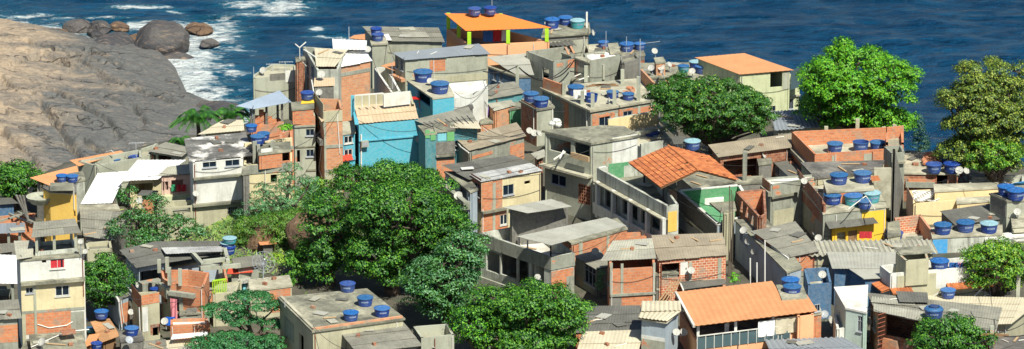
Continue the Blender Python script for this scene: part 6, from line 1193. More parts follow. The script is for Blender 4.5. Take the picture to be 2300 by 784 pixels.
# utility poles
def upole(px, yb_, yt, label, arm=True, z=None):
    b = ground(px, yb_) if z is None else atz(px, yb_, z); t = aty(px, yt, b.y); o = empty('utility_pole', b); tag(o, label, 'utility pole', 'utility poles'); m = MB(); m.bar(b - Vector((0, 0, .5)), Vector((b.x, b.y, t.z)), .26); m.build('pole', 'concrete_light', o)
    if arm: m = MB(); m.bar(Vector((b.x - 1.1, b.y - .2, t.z - .5)), Vector((b.x + 1.1, b.y - .2, t.z - .6)), .16); m.build('crossarm', 'wood', o); m = MB(); [m.lathe([(0, 0), (.04, 0), (.05, .08), (0, .12)], 8, (b.x + x, b.y - .2, t.z - .42)) for x in (-.9, -.4, .4, .9)]; m.build('insulators', 'dish_grey', o)
    return Vector((b.x, b.y, t.z))
p1 = upole(1162, 245, 148, 'short concrete utility pole in front of the pale sheet roof at the upper centre', False)
p2 = upole(2224, 860, 732, 'concrete utility pole with a timber crossarm in the bottom right corner'); p3 = upole(2285, 690, 615, 'slim grey concrete pole standing in the yellow green tree at the right', False, z=1.0)
q1, q2, q3 = atz(1283, 140, F1.z0 + .3), atz(1085, 160, 6), atz(1245, 175, F1.z0 - 1.2)
cable(p1, q1, 'black cable sagging from the short pole to the roofless grey block', 1.2, .04); cable(p1, q3, 'lower black cable looping from the short pole to the grey block', .6, .04); cable(q2, p1, 'black cable running left from the short pole', .3, .04); cable(q3, atz(1290, 135, F1.z0 + .2), 'thick cable tangle on the roofless grey block', .3, .05)
for k, (x, y) in enumerate(((2310, 720), (2320, 745), (2180, 700), (2160, 770))): cable(p2 + Vector((.3 * k - .5, 0, -.3)), atz(x, y, 3.5), ['upper right cable from the corner utility pole', 'lower right cable from the corner utility pole', 'cable running up left from the corner utility pole', 'cable running down left from the corner utility pole'][k], .4, .03)
# =================================================================== trees
def LB(cx, cy, rx, ry, n, rl, seed=0, flat=.8, core=.62, sc=30.):
    """lobes over the front and top of one dome shaped crown (pixels), plus a core"""
    r = random.Random(seed); R = rx / sc; out = [(cx, cy + ry * .08, rx * core, ry * core, 0)]
    for i in range(n):
        a = i * 2.39996 + seed; q = math.sqrt((i + .5) / n) * .93; u, v = q * math.cos(a), q * math.sin(a); d = math.sqrt(max(0, 1 - q * q)); k = rl * r.uniform(.75, 1.3)
        out.append((cx + u * (rx - k * .6), cy + v * (ry - k * .55), k, k * flat, -d * R * .75, k / sc * .95))
    for i in range(max(4, n // 4)):
        a = i * 2.39996 + seed; out.append((cx + .7 * rx * math.cos(a), cy - abs(math.sin(a)) * ry * .55, rl, rl * flat, R * .4))
    return out
tree('broadleaf_tree', 'large vivid green round tree at the upper right against the sea', (1925, 330), LB(1928, 200, 142, 108, 26, 30, 1, core=.35) + LB(1985, 285, 66, 46, 9, 26, 2) + LB(1858, 245, 62, 48, 9, 26, 30), 'leaf_mid', mat2='leaf_bright', f2=.8, dens=1.1, leaf=.21, clump=.62, fill=.04)
tree('broadleaf_tree', 'tall olive yellow tree at the right edge with feathery layered crown', (2225, 432), LB(2222, 240, 116, 104, 34, 26, 3, flat=.55, core=.5) + LB(2212, 345, 104, 62, 20, 26, 4, flat=.55) + [(2140, 280, 24, 14, 0), (2128, 230, 20, 12, 0), (2175, 155, 26, 14, 0), (2240, 148, 28, 14, 0), (2290, 160, 24, 14, 0)], 'leaf_olive', mat2='leaf_gold', f2=.4, dens=1.1, leaf=.18, clump=.5, fill=.04)
tree('broadleaf_tree', 'lower yellow green tree in front of the olive tree at the right edge', (2240, 448), LB(2235, 352, 68, 42, 14, 22, 5, flat=.6), 'leaf_mid', mat2='leaf_yellow', f2=.3, clump=.5, leaf=.17, fill=.04)
tree('broadleaf_tree', 'dark glossy tree with yellow fruit between the orange roofed seaside house and the tan roof', (1600, 370), LB(1600, 245, 134, 72, 26, 28, 6, core=.6) + LB(1522, 220, 68, 58, 11, 24, 7) + LB(1690, 272, 48, 38, 8, 20, 8) + LB(1590, 290, 90, 34, 9, 20, 31), 'leaf_citrus', mat2='leaf_yellow', f2=.035, dens=1.1, clump=.5, leaf=.18, fill=.05)
tree('conifer', 'small dark conifer standing before the sea right of the bright green tree', (2067, 350), [(2066, 268, 4, 12, 0), (2066, 288, 9, 14, 0), (2067, 308, 15, 16, 0), (2068, 328, 22, 16, 0)], 'leaf_conifer', clump=.3, leaf=.14, trunk=.1, limb=False)
tree('broadleaf_tree', 'huge mango tree with bright crown filling the middle of the picture', (880, 660), LB(900, 490, 128, 92, 24, 30, 10, core=.3) + LB(845, 590, 85, 60, 11, 24, 11, core=.25) + [(985, 420, 34, 24, 0), (860, 392, 30, 20, 0), (1005, 500, 30, 30, 0)], 'leaf_deep', mat2='leaf_mid', f2=.6, dens=1.1, clump=.72, leaf=.2, trunk=.5, fill=.04)
tree('broadleaf_tree', 'dark green tree on the left side of the huge mango tree', (745, 640), LB(745, 500, 72, 86, 15, 24, 12, core=.3) + LB(720, 590, 48, 60, 8, 20, 13, core=.3), 'leaf_deep', mat2='leaf_mid', f2=.3, dens=1.1, clump=.62, leaf=.2, trunk=.35, fill=.04)
tree('broadleaf_tree', 'small round tree on top of the slope below the turquoise house', (830, 520), LB(805, 408, 62, 36, 10, 22, 14) + LB(925, 405, 62, 32, 9, 20, 15), 'leaf_deep', mat2='leaf_mid', f2=.4, clump=.55, leaf=.19, fill=.04)
tree('broadleaf_tree', 'middle sized dark green tree filling the gap below the battened shack balconies', (1000, 660), LB(1000, 520, 62, 62, 14, 24, 33) + LB(930, 590, 50, 50, 9, 22, 34), 'leaf_deep', mat2='leaf_mid', f2=.45, clump=.55, leaf=.19, fill=.04)
tree('broadleaf_tree', 'bushy blue green tree at the foot of the long terrace building', (1000, 730), LB(990, 645, 84, 84, 22, 28, 16, flat=.6) + LB(1040, 575, 50, 62, 12, 24, 17), 'leaf_deep', mat2='leaf_bluegreen', f2=.5, clump=.55, leaf=.19, fill=.05)
tree('broadleaf_tree', 'round green tree at the bottom centre with leafless twigs in front', (1190, 810), LB(1215, 702, 115, 68, 20, 25, 18, core=.4) + LB(1135, 688, 78, 44, 12, 23, 40, core=.4) + LB(1180, 770, 120, 45, 14, 24, 19), 'leaf_deep', mat2='leaf_mid', f2=.65, clump=.55, leaf=.19, fill=.05)
tree('broadleaf_tree', 'green bush at the bottom centre left of the round green tree', (1075, 815), LB(1075, 735, 58, 56, 12, 22, 20), 'leaf_deep', mat2='leaf_bright', f2=.35, clump=.5, leaf=.19, fill=.05)
tree('broadleaf_tree', 'yellow green leafy tree below the white wall at the right edge', (2235, 700), LB(2240, 600, 90, 66, 24, 22, 21), 'leaf_mid', mat2='leaf_yellow', f2=.35, clump=.48, leaf=.17, fill=.05)
tree('broadleaf_tree', 'deep green mango crown in front of the weathered patched roof', (2140, 850), LB(2140, 768, 95, 58, 20, 22, 22), 'leaf_deep', mat2='leaf_mid', f2=.5, clump=.48, leaf=.19, fill=.05)
tree('broadleaf_tree', 'scrubby open tree standing at the left between the pale roofs', (330, 600), [(300, 480, 30, 26, 0), (350, 500, 34, 30, 0), (270, 520, 30, 24, 0), (400, 510, 40, 22, .3), (330, 535, 50, 22, -.3), (430, 525, 34, 14, 0), (285, 440, 18, 22, 0), (350, 455, 20, 20, 0)], 'leaf_deep', mat2='leaf_bluegreen', f2=.3, dens=.75, clump=.42, leaf=.16, fill=.04)
tree('broadleaf_tree', 'dark green tree standing right of the red curtain house', (225, 715), LB(228, 635, 70, 70, 20, 20, 23, flat=.6), 'leaf_deep', mat2='leaf_mid', f2=.3, clump=.48, leaf=.17, fill=.05)
tree('umbrella_tree', 'flat topped umbrella shaped tree with forking bare trunk at the bottom left', (590, 800), [(560, 680, 62, 17, 0), (505, 702, 48, 16, 0), (615, 690, 30, 16, .3), (540, 722, 44, 11, -.3), (612, 733, 30, 14, 0), (475, 700, 22, 12, 0)], 'leaf_umbrella', clump=.36, leaf=.14, trunk=.22, fork=.45, bottom=-.2, fill=.04)
tree('broadleaf_tree', 'low dark crown at the bottom edge left of the four tank roof', (520, 830), [(520, 772, 70, 20, 0), (600, 774, 42, 18, 0), (455, 778, 36, 14, 0)], 'leaf_umbrella', clump=.42, leaf=.16)
tree('broadleaf_tree', 'dense green bushes at the left edge below the rock', (30, 468), LB(30, 408, 75, 42, 16, 20, 24), 'leaf_deep', mat2='leaf_mid', f2=.5, clump=.5, leaf=.18)
tree('broadleaf_tree', 'tall blue green shrub beside the slim grey tower on the hillside', (640, 505), [(655, 392, 20, 26, 0), (640, 425, 30, 28, 0), (605, 440, 34, 28, 0), (580, 470, 38, 28, 0), (660, 450, 34, 28, 0), (550, 500, 30, 22, 0), (625, 470, 40, 22, -.3), (690, 420, 26, 24, .4), (560, 480, 30, 20, 0)], 'leaf_bluegreen', clump=.42, leaf=.22, dens=1.1, aspect=.22)
tree('shrub', 'yellow green hillside shrub above the boulder', (620, 548), [(600, 505, 46, 20, 0), (650, 495, 40, 20, 0), (560, 512, 34, 20, 0), (630, 525, 50, 16, -.3), (540, 535, 25, 14, 0)], 'leaf_dry', mat2='leaf_mid', f2=.7, dens=1.3, clump=.38, leaf=.17, aspect=.3, trunk=.1, limb=False, group='shrubs')
tree('shrub', 'green climbing shrub on the slope right of the brick house left of the trees', (670, 640), [(665, 600, 26, 40, 0), (650, 640, 22, 24, 0), (675, 560, 18, 30, 0)], 'leaf_mid', clump=.45, leaf=.17, trunk=.1, limb=False, group='shrubs')
tree('shrub', 'light green shrub growing beside the tall brick tower base', (720, 470), [(705, 425, 32, 22, 0), (740, 430, 30, 24, 0), (690, 455, 32, 20, 0)], 'leaf_mid', mat2='leaf_yellow', f2=.2, clump=.4, leaf=.16, trunk=.1, limb=False, group='shrubs')
tree('shrub', 'small bright green bush in the dark alley', (1650, 660), [(1650, 628, 11, 12, 0)], 'leaf_bright', Y=302.5, clump=.25, leaf=.16, trunk=.05, limb=False, group='shrubs')
tree('shrub', 'yellowish potted bush beside the mesh dish', (622, 610), [(622, 583, 14, 16, 0)], 'leaf_yellow', Y=B6d.W[0].y + 1, clump=.25, leaf=.16, trunk=.05, limb=False, group='shrubs')
tree('shrub', 'ferns on the narrow brick balcony', (640, 345), [(641, 288, 14, 8, 0)], 'leaf_bright', Y=C3b.W[0].y, clump=.22, leaf=.14, trunk=.03, limb=False, group='shrubs')
tree('shrub', 'trailing vine plants hanging on the wall left of the orange brick house', (1350, 680), [(1352, 620, 7, 14, 0), (1348, 645, 9, 16, 0)], 'leaf_bluegreen', Y=E3.W[0].y - .4, clump=.2, leaf=.13, trunk=.04, limb=False, group='shrubs')
palm('taller coconut palm left of the pale tan roof', (446, 345), (446, 262), 2.3, 20); palm('shorter coconut palm between the first palm and the steel blue awning', (518, 335), (518, 258), 1.9, 16)
palm('low palm with drooping yellowed fronds at the dark roofed house', (405, 372), (406, 318), 1.2, 9)
# bare twigs
mb = MB()
def twig(p, d, L, r, k):
    q = p + d * L; mb.tube(p, q, r, r * .7, 5)
    if k:
        for _ in range(3): twig(q, (d + Vector(RNG.normal(0, .45, 3))).normalized(), L * .72, r * .6, k - 1)
tw0 = aty(1190, 800, 292)
for dx in (-.5, .1, .6): twig(tw0 + Vector((dx, 0, -.5)), Vector((dx * .5, -.1, 1)).normalized(), 1.3, .05, 5)
thing('bare_tree', 'leafless grey twiggy tree in front of the round green tree at the bottom centre', 'tree', mb, 'bark')
# =================================================================== small rooftop and wall clutter
rc = random.Random(5)
def rooftop_bits(h, k, names):
    for i in range(k):
        a, b = rc.uniform(.12, .88), rc.uniform(.12, .88); P_ = h.P; p = (P_[0] * (1 - a) + P_[1] * a) * (1 - b) + (P_[-1] * (1 - a) + P_[2] * a) * b; p = p - Vector((0, 0, h.par)); mb = MB(); kind = rc.choice(names)
        an = rc.uniform(0, 3); u = Vector((math.cos(an), math.sin(an), 0)); v = Vector((-u.y, u.x, 0))
        if kind == 'plank': mb.box(p + Vector((0, 0, .07)), u * rc.uniform(.4, .8), v * .07, (0, 0, .02)); nm, mt = 'roof_batten', 'wood_pale'
        elif kind == 'brick': mb.box(p + Vector((0, 0, .1)), u * .15, v * .1, (0, 0, .09)); nm, mt = 'weight_brick', 'brick_dark'
        elif kind == 'board': mb.box(p + Vector((0, 0, .08)), u * rc.uniform(.3, .6), v * rc.uniform(.2, .4), (0, 0, .015)); nm, mt = 'roof_patch', rc.choice(['fibre_pale', 'fibre_light', 'fibre_dark'])
        else: mb.tube(p + Vector((0, 0, .08)), p + u * rc.uniform(.6, 1.2) + Vector((0, 0, .08)), .03, n=5); nm, mt = 'roof_pipe', 'pvc_white'
        mb.build(nm, mt, h.root)
for h in HOUSES:
    ar = (h.P[1] - h.P[0]).cross(h.P[-1] - h.P[0]).length
    if len(h.P) != 4 or ar < 5 or any(w_ in h.host.root['label'] for w_ in ('orange roof', 'turquoise', 'bright white', 'emerald', 'pavilion')): continue
    rooftop_bits(h, min(7, 2 + int(ar / 9)), ['plank', 'brick', 'brick', 'board', 'pipe', 'board'])
# drain pipes and wall cables on the front walls, small vents
for h in HOUSES:
    A_, d_, n_, L_, W_ = facebasis(h, 0); H_ = min(h.W[0].z, h.W[1].z) - h.zb
    if L_ < 2.2 or H_ < 2.2 or 'turquoise' in h.root['label']: continue
    zt = min(h.W[0].z, h.W[1].z)
    for k in range(rc.randint(1, 2)):
        u = rc.choice([.12, L_ - .12, rc.uniform(.3, L_ - .3)]); mb = MB(); mb.tube(W_(u, zt - .1, .07), W_(u, max(h.zb, zt - rc.uniform(2.2, 5.5)), .07), .03, n=6); mb.build('drain_pipe', rc.choice(['pvc_white', 'pvc_white', 'concrete_dark', 'rust']), h.root)
    mb = MB(); z1 = zt - rc.uniform(.5, 1.6); a, b = W_(.1, z1, .05), W_(L_ - .1, z1 - rc.uniform(-.4, .4), .05); prev = a
    for i in range(1, 9): t_ = i / 8; q = a.lerp(b, t_); q.z -= .25 * 4 * t_ * (1 - t_); mb.tube(prev, q, .014, n=4); prev = q
    mb.build('wall_cable', 'wire', h.root)
# cables strung between neighbouring roofs
USED = set(); roofs = [h for h in HOUSES if h.z0 > 2.2]; done = 0
for h in roofs:
    c = sum(h.P, Vector()) / len(h.P); near = sorted(((c - sum(g.P, Vector()) / len(g.P)).length, i) for i, g in enumerate(roofs) if g is not h)[1:3]
    g = roofs[near[0][1]]
    lb_ = ' '.join(('thin black cable strung from %s to %s' % (h.ph if len(h.ph) < 34 else 'a roof', g.ph if len(g.ph) < 34 else 'its neighbour')).split()[:16])
    if rc.random() < .7 and near[0][0] < 12 and lb_ not in USED and 'a roof' not in lb_:
        USED.add(lb_)
        a = h.P[rc.randint(0, 1)] + Vector((0, 0, .3)); b = g.P[rc.randint(0, 1)] + Vector((0, 0, .3)); cb = cable(a, b, 'x', rc.uniform(.3, .9), .018); cb['label'] = lb_
# =================================================================== boulders, rock, sea, ground
def boulder(name, label, c, r, rot=0, mat='rock_dark', seed=0, group='boulders'):
    me = bpy.data.meshes.new(name); bm_ = __import__('bmesh').new(); __import__('bmesh').ops.create_icosphere(bm_, subdivisions=5, radius=1)
    pr_ = random.Random(seed); pls = []
    for _ in range(11):
        q = Vector((pr_.gauss(0, 1), pr_.gauss(0, 1), pr_.gauss(.3, .8))); q.normalize(); pls.append((q, pr_.uniform(.68, .9)))
    for v in bm_.verts:
        n = v.co.normalized(); q = n * 1.1 + Vector((seed, 0, 0)); d = 1 + .22 * noise.noise(q) + .08 * noise.noise(q * 3) + .03 * noise.noise(q * 8)
        for q_, dd_ in pls:
            k_ = n.dot(q_) * d
            if k_ > dd_: d *= dd_ / k_ * .8 + .2
        v.co = Vector((n.x * r[0], n.y * r[1], n.z * r[2])) * d; v.co.rotate(Matrix.Rotation(rot, 3, 'Z')); v.co += Vector(c)
    for f in bm_.faces: f.smooth = True
    bm_.to_mesh(me); bm_.free(); me.materials.append(M[mat]); o = bpy.data.objects.new(name, me); COL.objects.link(o); return tag(o, label, 'boulder', group)
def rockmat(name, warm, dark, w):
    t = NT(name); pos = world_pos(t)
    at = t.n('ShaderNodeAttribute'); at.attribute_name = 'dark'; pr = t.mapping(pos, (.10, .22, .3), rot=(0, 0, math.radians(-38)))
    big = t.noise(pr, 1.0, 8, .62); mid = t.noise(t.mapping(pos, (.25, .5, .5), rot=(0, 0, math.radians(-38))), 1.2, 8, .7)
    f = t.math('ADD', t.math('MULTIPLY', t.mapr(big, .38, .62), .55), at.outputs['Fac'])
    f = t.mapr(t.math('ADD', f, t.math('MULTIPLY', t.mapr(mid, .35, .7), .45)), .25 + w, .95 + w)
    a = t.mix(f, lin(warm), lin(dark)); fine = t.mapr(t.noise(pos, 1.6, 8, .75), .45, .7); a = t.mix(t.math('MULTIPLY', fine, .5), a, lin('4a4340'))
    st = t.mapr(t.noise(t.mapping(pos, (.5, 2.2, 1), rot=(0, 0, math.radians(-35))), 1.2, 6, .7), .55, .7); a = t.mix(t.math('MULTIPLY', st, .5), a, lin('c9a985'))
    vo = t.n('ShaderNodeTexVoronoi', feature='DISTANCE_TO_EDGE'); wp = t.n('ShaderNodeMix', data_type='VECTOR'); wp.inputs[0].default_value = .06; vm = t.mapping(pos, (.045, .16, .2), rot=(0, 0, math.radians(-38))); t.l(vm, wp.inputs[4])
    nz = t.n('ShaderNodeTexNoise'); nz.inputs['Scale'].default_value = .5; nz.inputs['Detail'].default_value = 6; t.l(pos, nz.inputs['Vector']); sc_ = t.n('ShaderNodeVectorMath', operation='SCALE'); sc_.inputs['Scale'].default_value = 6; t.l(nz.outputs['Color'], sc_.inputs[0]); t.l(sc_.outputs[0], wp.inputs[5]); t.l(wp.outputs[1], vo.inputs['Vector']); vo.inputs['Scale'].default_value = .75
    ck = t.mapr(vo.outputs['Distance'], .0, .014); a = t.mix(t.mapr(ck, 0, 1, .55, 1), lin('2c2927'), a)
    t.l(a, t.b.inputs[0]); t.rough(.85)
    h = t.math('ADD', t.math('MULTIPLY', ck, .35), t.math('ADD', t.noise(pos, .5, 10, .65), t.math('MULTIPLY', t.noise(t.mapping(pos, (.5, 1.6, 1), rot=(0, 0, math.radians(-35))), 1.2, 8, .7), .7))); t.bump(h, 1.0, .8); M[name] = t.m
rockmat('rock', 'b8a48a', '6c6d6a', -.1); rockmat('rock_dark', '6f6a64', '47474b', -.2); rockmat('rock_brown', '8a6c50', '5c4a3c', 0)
SEA = -40.0
coast_px = [(-260, 40), (-60, 52), (20, 66), (90, 74), (150, 84), (215, 96), (300, 108), (380, 124), (410, 150), (425, 185), (440, 222), (470, 232), (505, 245), (525, 275), (545, 330), (560, 400)]
coast = [atz(x, y, SEA) for x, y in coast_px]; CP = np.array([(p.x, p.y) for p in coast])
def sdist(X, Y):
    P = np.stack([X, Y], -1); best = np.full(X.shape, 1e9); sg = np.ones(X.shape)
    for a, b in zip(CP, CP[1:]):
        d = b - a; L2 = (d ** 2).sum(); t = np.clip(((P - a) @ d) / L2, 0, 1); q = a + t[..., None] * d; v = P - q; dd = np.hypot(v[..., 0], v[..., 1]); cr = d[0] * v[..., 1] - d[1] * v[..., 0]
        m = dd < best - 1e-6; best = np.where(m, dd, best); sg = np.where(m, np.where(cr < 0, 1, -1), sg)
    return best * sg        # positive inland
def vnoise(X, Y, s, seed=0, oct=5, gain=.55):
    out = np.zeros(X.shape); amp = 1; tot = 0
    for o in range(oct):
        r = np.random.default_rng(seed + o); G = r.random((96, 96)); x = (X * s * 2 ** o + 37.1 * o) % 95; y = (Y * s * 2 ** o + 11.7 * o) % 95; i, j = x.astype(int), y.astype(int); fx, fy = x - i, y - j; fx = fx * fx * (3 - 2 * fx); fy = fy * fy * (3 - 2 * fy)
        out += amp * ((G[i, j] * (1 - fx) + G[i + 1, j] * fx) * (1 - fy) + (G[i, j + 1] * (1 - fx) + G[i + 1, j + 1] * fx) * fy); tot += amp; amp *= gain
    return out / tot
def grid_obj(name, xs, ys, Z, mat, attrs={}, smooth=True):
    nx, ny = len(xs), len(ys); X, Y = np.meshgrid(xs, ys); V = np.stack([X, Y, Z], -1).reshape(-1, 3)
    i = np.arange((ny - 1) * (nx - 1)); r, c = i // (nx - 1), i % (nx - 1); q = r * nx + c; Fi = np.stack([q, q + 1, q + nx + 1, q + nx], -1)
    me = bpy.data.meshes.new(name); me.vertices.add(len(V)); me.loops.add(len(Fi) * 4); me.polygons.add(len(Fi)); me.vertices.foreach_set('co', V.astype(np.float32).ravel()); me.loops.foreach_set('vertex_index', Fi.astype(np.int32).ravel())
    me.polygons.foreach_set('loop_start', np.arange(0, len(Fi) * 4, 4, dtype=np.int32)); me.update(calc_edges=True); me.polygons.foreach_set('use_smooth', np.full(len(Fi), smooth))
    for k, a in attrs.items(): at = me.attributes.new(k, 'FLOAT', 'POINT'); at.data.foreach_set('value', a.astype(np.float32).ravel())
    me.materials.append(M[mat]); o = bpy.data.objects.new(name, me); COL.objects.link(o); return o
xs = np.arange(-80, -22, .2); ys = np.arange(425, 545, .25); X, Y = np.meshgrid(xs, ys); D = sdist(X, Y)
U = X * math.cos(.62) - Y * math.sin(.62); V_ = X * math.sin(.62) + Y * math.cos(.62)
inl = np.clip(D, 0, 60); Z = SEA - 1.2 + np.clip(D * 1.1, -3, 1.9) + .115 * inl + .9 * (vnoise(X, Y, .03, 3, 3) - .5) * np.clip(D / 6, 0, 1) * 3 + np.clip(-X - 48, 0, 60) * .07
rid = vnoise(U * .35, V_, .13, 11, 5, .6); Z += .9 * (np.round(rid * 7) / 7 * .6 + rid * .4 - .5) * np.clip(D / 5, 0, 1); step = vnoise(U * .25, V_, .09, 21, 3); sfr = (step * 9) % 1;
r2 = vnoise(U * .5, V_ * 1.5, .5, 61, 4, .6); Z += (.55 * np.abs(r2 - .5) * 2 - .15) * np.clip(D / 4, 0, 1)
def toward(px, py): p = atz(px, py, SEA + 4); return np.array([p.x, p.y])
cracks = [[(165, 108), (205, 125), (240, 145), (290, 158)], [(98, 182), (155, 212), (200, 235), (240, 258), (272, 292)], [(90, 228), (140, 290), (165, 320), (190, 345)], [(-20, 108), (50, 106), (98, 112), (155, 121)], [(0, 165), (40, 206), (75, 208)], [(185, 300), (225, 322), (255, 342)], [(30, 130), (95, 105), (150, 120)], [(230, 190), (265, 204)], [(60, 75), (110, 90), (165, 100), (215, 112)], [(0, 300), (60, 345), (90, 370)], [(160, 260), (200, 268)], [(300, 165), (340, 175), (385, 190)], [(200, 90), (250, 112), (310, 122)], [(300, 220), (330, 262), (300, 280)], [(0, 250), (55, 225), (110, 215)]]
for k, c in enumerate(cracks):
    pts = [toward(*p) for p in c]; best = np.full(X.shape, 1e9); side = np.zeros(X.shape)
    for a, b in zip(pts, pts[1:]):
        d = b - a; t = np.clip(((X - a[0]) * d[0] + (Y - a[1]) * d[1]) / (d @ d), 0, 1); vx, vy = X - a[0] - t * d[0], Y - a[1] - t * d[1]; dd = np.hypot(vx, vy); m = dd < best; best = np.where(m, dd, best); side = np.where(m, np.where(d[0] * vy - d[1] * vx > 0, 1, -1), side)
    wj = best + (vnoise(X, Y, .5, 50 + k, 3) - .5) * .9; Z -= 1.0 * np.exp(-(np.clip(wj, 0, 9) / .28) ** 2); Z += np.where(side > 0, .35, 0) * np.exp(-best / 5.0)
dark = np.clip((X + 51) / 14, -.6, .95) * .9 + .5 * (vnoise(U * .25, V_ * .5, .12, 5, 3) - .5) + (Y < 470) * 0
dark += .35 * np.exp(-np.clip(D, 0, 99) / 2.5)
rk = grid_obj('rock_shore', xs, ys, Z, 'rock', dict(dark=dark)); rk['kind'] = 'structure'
for (x, y, rx, ry, rz, m, l, s_) in ((360, 98, 2.7, 2.4, 2.3, 'rock_dark', 'big dark rounded boulder at the water edge, tallest of the shore rocks', 3.), (172, 62, 1.5, 1.3, .9, 'rock_dark', 'dark boulder left of the rock ledge by the surf', 5.), (222, 66, 2.0, 1.2, .9, 'rock_dark', 'flat grey boulder behind the rock ledge by the surf', 8.), (265, 62, 1.1, .9, .6, 'rock_brown', 'small brown boulder at the seaward tip of the ledge', 9.), (447, 66, 1.6, 1.2, .6, 'rock_brown', 'wave washed brown boulder standing alone in the foam', 12.), (470, 97, 1.4, .9, .35, 'rock_dark', 'low dark wet boulder awash in the foam', 14.), (255, 105, 3.2, 1.8, 1.3, 'rock_dark', 'long slab like boulder left of the big rounded boulder', 17.), (492, 262, 2.4, 2.2, 1.6, 'rock_dark', 'dark wet boulder at the foot of the slope above the palms', 19.), (120, 75, 1.3, .9, .6, 'rock_brown', 'pale low boulder at the left end of the ledge', 22.), (395, 128, 1.6, 1.0, .6, 'rock_dark', 'small dark boulder at the right foot of the big rounded boulder', 25.), (305, 88, 1.0, .9, .6, 'rock_brown', 'small brown boulder touching the left side of the big rounded boulder', 28.)):
    p = atz(x, y, SEA + rz * .5); boulder('boulder', l, p, (rx * 1.25, ry * 1.3, rz * 1.2), rot=s_, mat=m, seed=s_)
gp = atz(690, 640, 3.0); boulder('boulder', 'grey brown boulder wedged under the huge mango tree', (gp.x - .5, 312, 2.0), (1.6, 1.5, 2.2), .3, 'rock_brown', 31., group='boulders'); boulder('boulder', 'tan boulder on the hillside below the yellow green shrub', ground(590, 548) + Vector((0, 0, .3)), (1.3, 1.2, 1.5), .3, 'rock_brown', 33.)
# ------------------------------------------------------------------ the sea
t = NT('sea'); pos = world_pos(t); at = t.n('ShaderNodeAttribute'); at.attribute_name = 'foam'
w1 = t.noise(t.mapping(pos, (.30, .62, 1), rot=(0, 0, .12)), 1.0, 6, .62); w2 = t.noise(t.mapping(pos, (.9, 2.0, 1), rot=(0, 0, -.15)), 1.0, 5, .62); w0 = t.noise(t.mapping(pos, (.045, .11, 1), rot=(0, 0, .1)), 1.0, 3)
h = t.math('ADD', t.math('MULTIPLY', w1, 1.3), t.math('ADD', t.math('MULTIPLY', w2, .38), t.math('MULTIPLY', w0, .8))); t.bump(h, 1.0, 3.0)
deep = t.mix(t.mapr(t.noise(t.mapping(pos, (.02, .05, 1)), 1, 4), .35, .65), lin('0d4468'), lin('083556')); deep = t.mix(t.math('MULTIPLY', t.mapr(at.outputs['Fac'], .0, .5), .75), deep, lin('2c7488'))
fn = t.noise(t.mapping(pos, (.55, .9, 1)), 1.0, 9, .72); fm = t.mapr(t.math('ADD', fn, t.math('MULTIPLY', at.outputs['Fac'], .55)), .70, .86)
t.l(t.mix(fm, t.mix(t.mapr(t.noise(t.mapping(pos, (.10, .5, 1), rot=(0, 0, .08)), 1.0, 7, .7), .42, .68, 0, .5), deep, lin('185f86')), lin('dfe6e4')), t.b.inputs[0]); t.l(t.mapr(fm, 0, 1, .17, .8), t.b.inputs['Roughness']); t.b.inputs['IOR'].default_value = 1.33; t.b.inputs['Specular IOR Level'].default_value = .32; M['sea'] = t.m
xs = np.arange(-80, 80.1, .45); ys = np.arange(425, 600, .45); X, Y = np.meshgrid(xs, ys); D = sdist(X, Y)
foam = .72 * np.exp(-np.abs(np.clip(-D, 0, 99)) / 5.0) * (X < -25)
def patchf(px, py, rx, ry, a):
    global foam
    p = atz(px, py, SEA); s = 20.; foam = np.maximum(foam, (a + .13) * np.exp(-(((X - p.x) / (rx * 1.25 / s)) ** 2 + ((Y - p.y) / (ry * 1.2 / s / .27)) ** 2)))
for p_ in ((470, 75, 70, 30, .62), (430, 60, 50, 12, .55), (450, 130, 45, 30, .6), (440, 180, 40, 35, .65), (470, 215, 45, 14, .6), (320, 58, 60, 9, .6), (640, 12, 60, 18, .55), (600, 30, 90, 9, .5), (560, 8, 60, 10, .5), (670, 30, 16, 4, .7), (310, 18, 70, 4, .62), (100, 35, 50, 3, .4), (60, 38, 55, 3, .55), (711, 66, 15, 6, .75), (745, 82, 45, 5, .62), (390, 24, 25, 3, .5), (520, 105, 40, 12, .35), (500, 60, 40, 30, .45), (430, 100, 40, 20, .6), (535, 170, 30, 6, .45), (130, 43, 30, 3, .5), (240, 42, 60, 3, .4), (480, 150, 50, 10, .45)): patchf(*p_)
Zs = SEA + .5 * (vnoise(X * .45 + 300, Y, .16, 77, 3) - .5) + 1.1 * (vnoise(X * .4 + Y * .1 + 300, Y, .36, 91, 3) - .5)
sea = grid_obj('sea_water', xs, ys, Zs, 'sea', dict(foam=foam)); sea['kind'] = 'structure'
me = bpy.data.meshes.new('open_sea'); R_ = 9000; me.from_pydata([(-R_, 200, SEA - .6), (R_, 200, SEA - .6), (R_, R_, SEA - .6), (-R_, R_, SEA - .6)], [], [(0, 1, 2, 3)]); me.materials.append(M['sea']); o = bpy.data.objects.new('sea_water', me); COL.objects.link(o); o['kind'] = 'structure'
# ------------------------------------------------------------------ the ground
t = NT('ground'); pos = world_pos(t); a = t.mix(t.mapr(t.noise(pos, .3, 6, .7), .4, .6), lin('4a463c'), lin('5f594c')); a = t.mix(t.math('MULTIPLY', t.mapr(t.noise(pos, 1.7, 6, .75), .5, .65), .7), a, lin('2c4424')); t.l(a, t.b.inputs[0]); t.rough(.95); M['ground'] = t.m
xs = np.arange(-100, 100.1, 1.); ys = np.concatenate([np.arange(180, 280, 5.), np.arange(280, 420, 1.)]); Zg = np.array([[T(x, y) for x in xs] for y in ys]); o = grid_obj('ground', xs, ys, Zg, 'ground'); o['kind'] = 'structure'
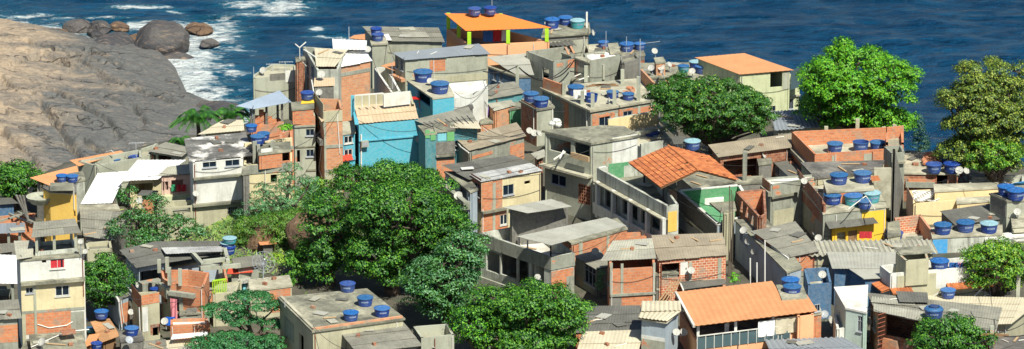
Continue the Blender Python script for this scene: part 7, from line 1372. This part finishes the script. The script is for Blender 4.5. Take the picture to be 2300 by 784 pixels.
# grass on the hillside mound
n = 9000; gx = RNG.normal(g0.x, 3.6, n); gy = RNG.normal(g0.y - 1.5, 4.0, n); gz = np.array([T(x, y) for x, y in zip(gx, gy)]) + .12
o = leaves_obj('grass', np.stack([gx, gy, gz], 1), np.tile([0, -.6, .5], (n, 1)).astype(float), RNG.uniform(.25, .6, n), 'leaf_dry', None, .18, -1.5); o['kind'] = 'stuff'
# =================================================================== camera, sun, sky
cd = bpy.data.cameras.new('camera'); cam_o = bpy.data.objects.new('camera', cd); COL.objects.link(cam_o); scene.camera = cam_o
cd.sensor_width = 36; cd.lens = 36 * F / 2300; cd.clip_start = 1; cd.clip_end = 30000; cam_o.location = CAM; cam_o.rotation_euler = (math.radians(90) - PITCH, 0, 0)
EL = math.radians(52); AZ = math.atan2(-.90, .44)      # direction towards the sun in the x, y plane
sd = Vector((math.cos(AZ) * math.cos(EL), math.sin(AZ) * math.cos(EL), math.sin(EL)))
ld = bpy.data.lights.new('sun', 'SUN'); ld.energy = 5.0; ld.angle = math.radians(.55); ld.color = (1, .975, .87); so = bpy.data.objects.new('sun', ld); COL.objects.link(so); so.rotation_mode = 'QUATERNION'; so.rotation_quaternion = sd.to_track_quat('Z', 'Y'); so.location = (0, 0, 150)
w = bpy.data.worlds.new('World'); scene.world = w; w.use_nodes = True; nt = w.node_tree; bg = nt.nodes['Background']; sk = nt.nodes.new('ShaderNodeTexSky'); sk.sky_type = 'NISHITA'; sk.sun_disc = False; sk.sun_elevation = EL; sk.sun_rotation = math.pi / 2 - AZ; sk.ozone_density = 3.0; nt.links.new(sk.outputs[0], bg.inputs[0]); bg.inputs[1].default_value = .068
scene.view_settings.view_transform = 'Standard'; scene.view_settings.look = 'None'; scene.view_settings.exposure = 0.48; scene.view_settings.gamma = 1; scene.view_settings.use_curve_mapping = False
# =================================================================== labels for tanks and dishes
by = {}
for it in ITEMS: by.setdefault((id(it['host']), it['kind']), []).append(it)
ORD = {1: [''], 2: ['left one of two', 'right one of two'], 3: ['leftmost of three', 'middle one of three', 'rightmost of three'], 4: ['leftmost of four', 'second from left of four', 'second from right of four', 'rightmost of four']}
for (hid, kind), L in by.items():
    L.sort(key=lambda i: i['x']); host = L[0]['host'].nphr; fr = [i for i in L if not i['where']]
    for k, it in enumerate(fr):
        n = len(fr)
        if n == 1: s = 'on ' + host
        elif n in ORD: s = ORD[n][k] + ' on ' + host
        else: s = ('%s from the left of %d on ' % (['first', 'second', 'third', 'fourth', 'fifth', 'sixth', 'seventh'][k], n)) + host
        it['o']['label'] = (it['word'] + ', ' + s)
    for it in L:
        if it['where']: it['o']['label'] = it['word'] + ', ' + it['where']
        if len(it['o']['label'].split()) > 16: it['o']['label'] = it['o']['label'].replace(it['word'], 'water tank' if kind == 'tank' else 'dish', 1).replace(' two pale lidded tanks', ' two tanks')
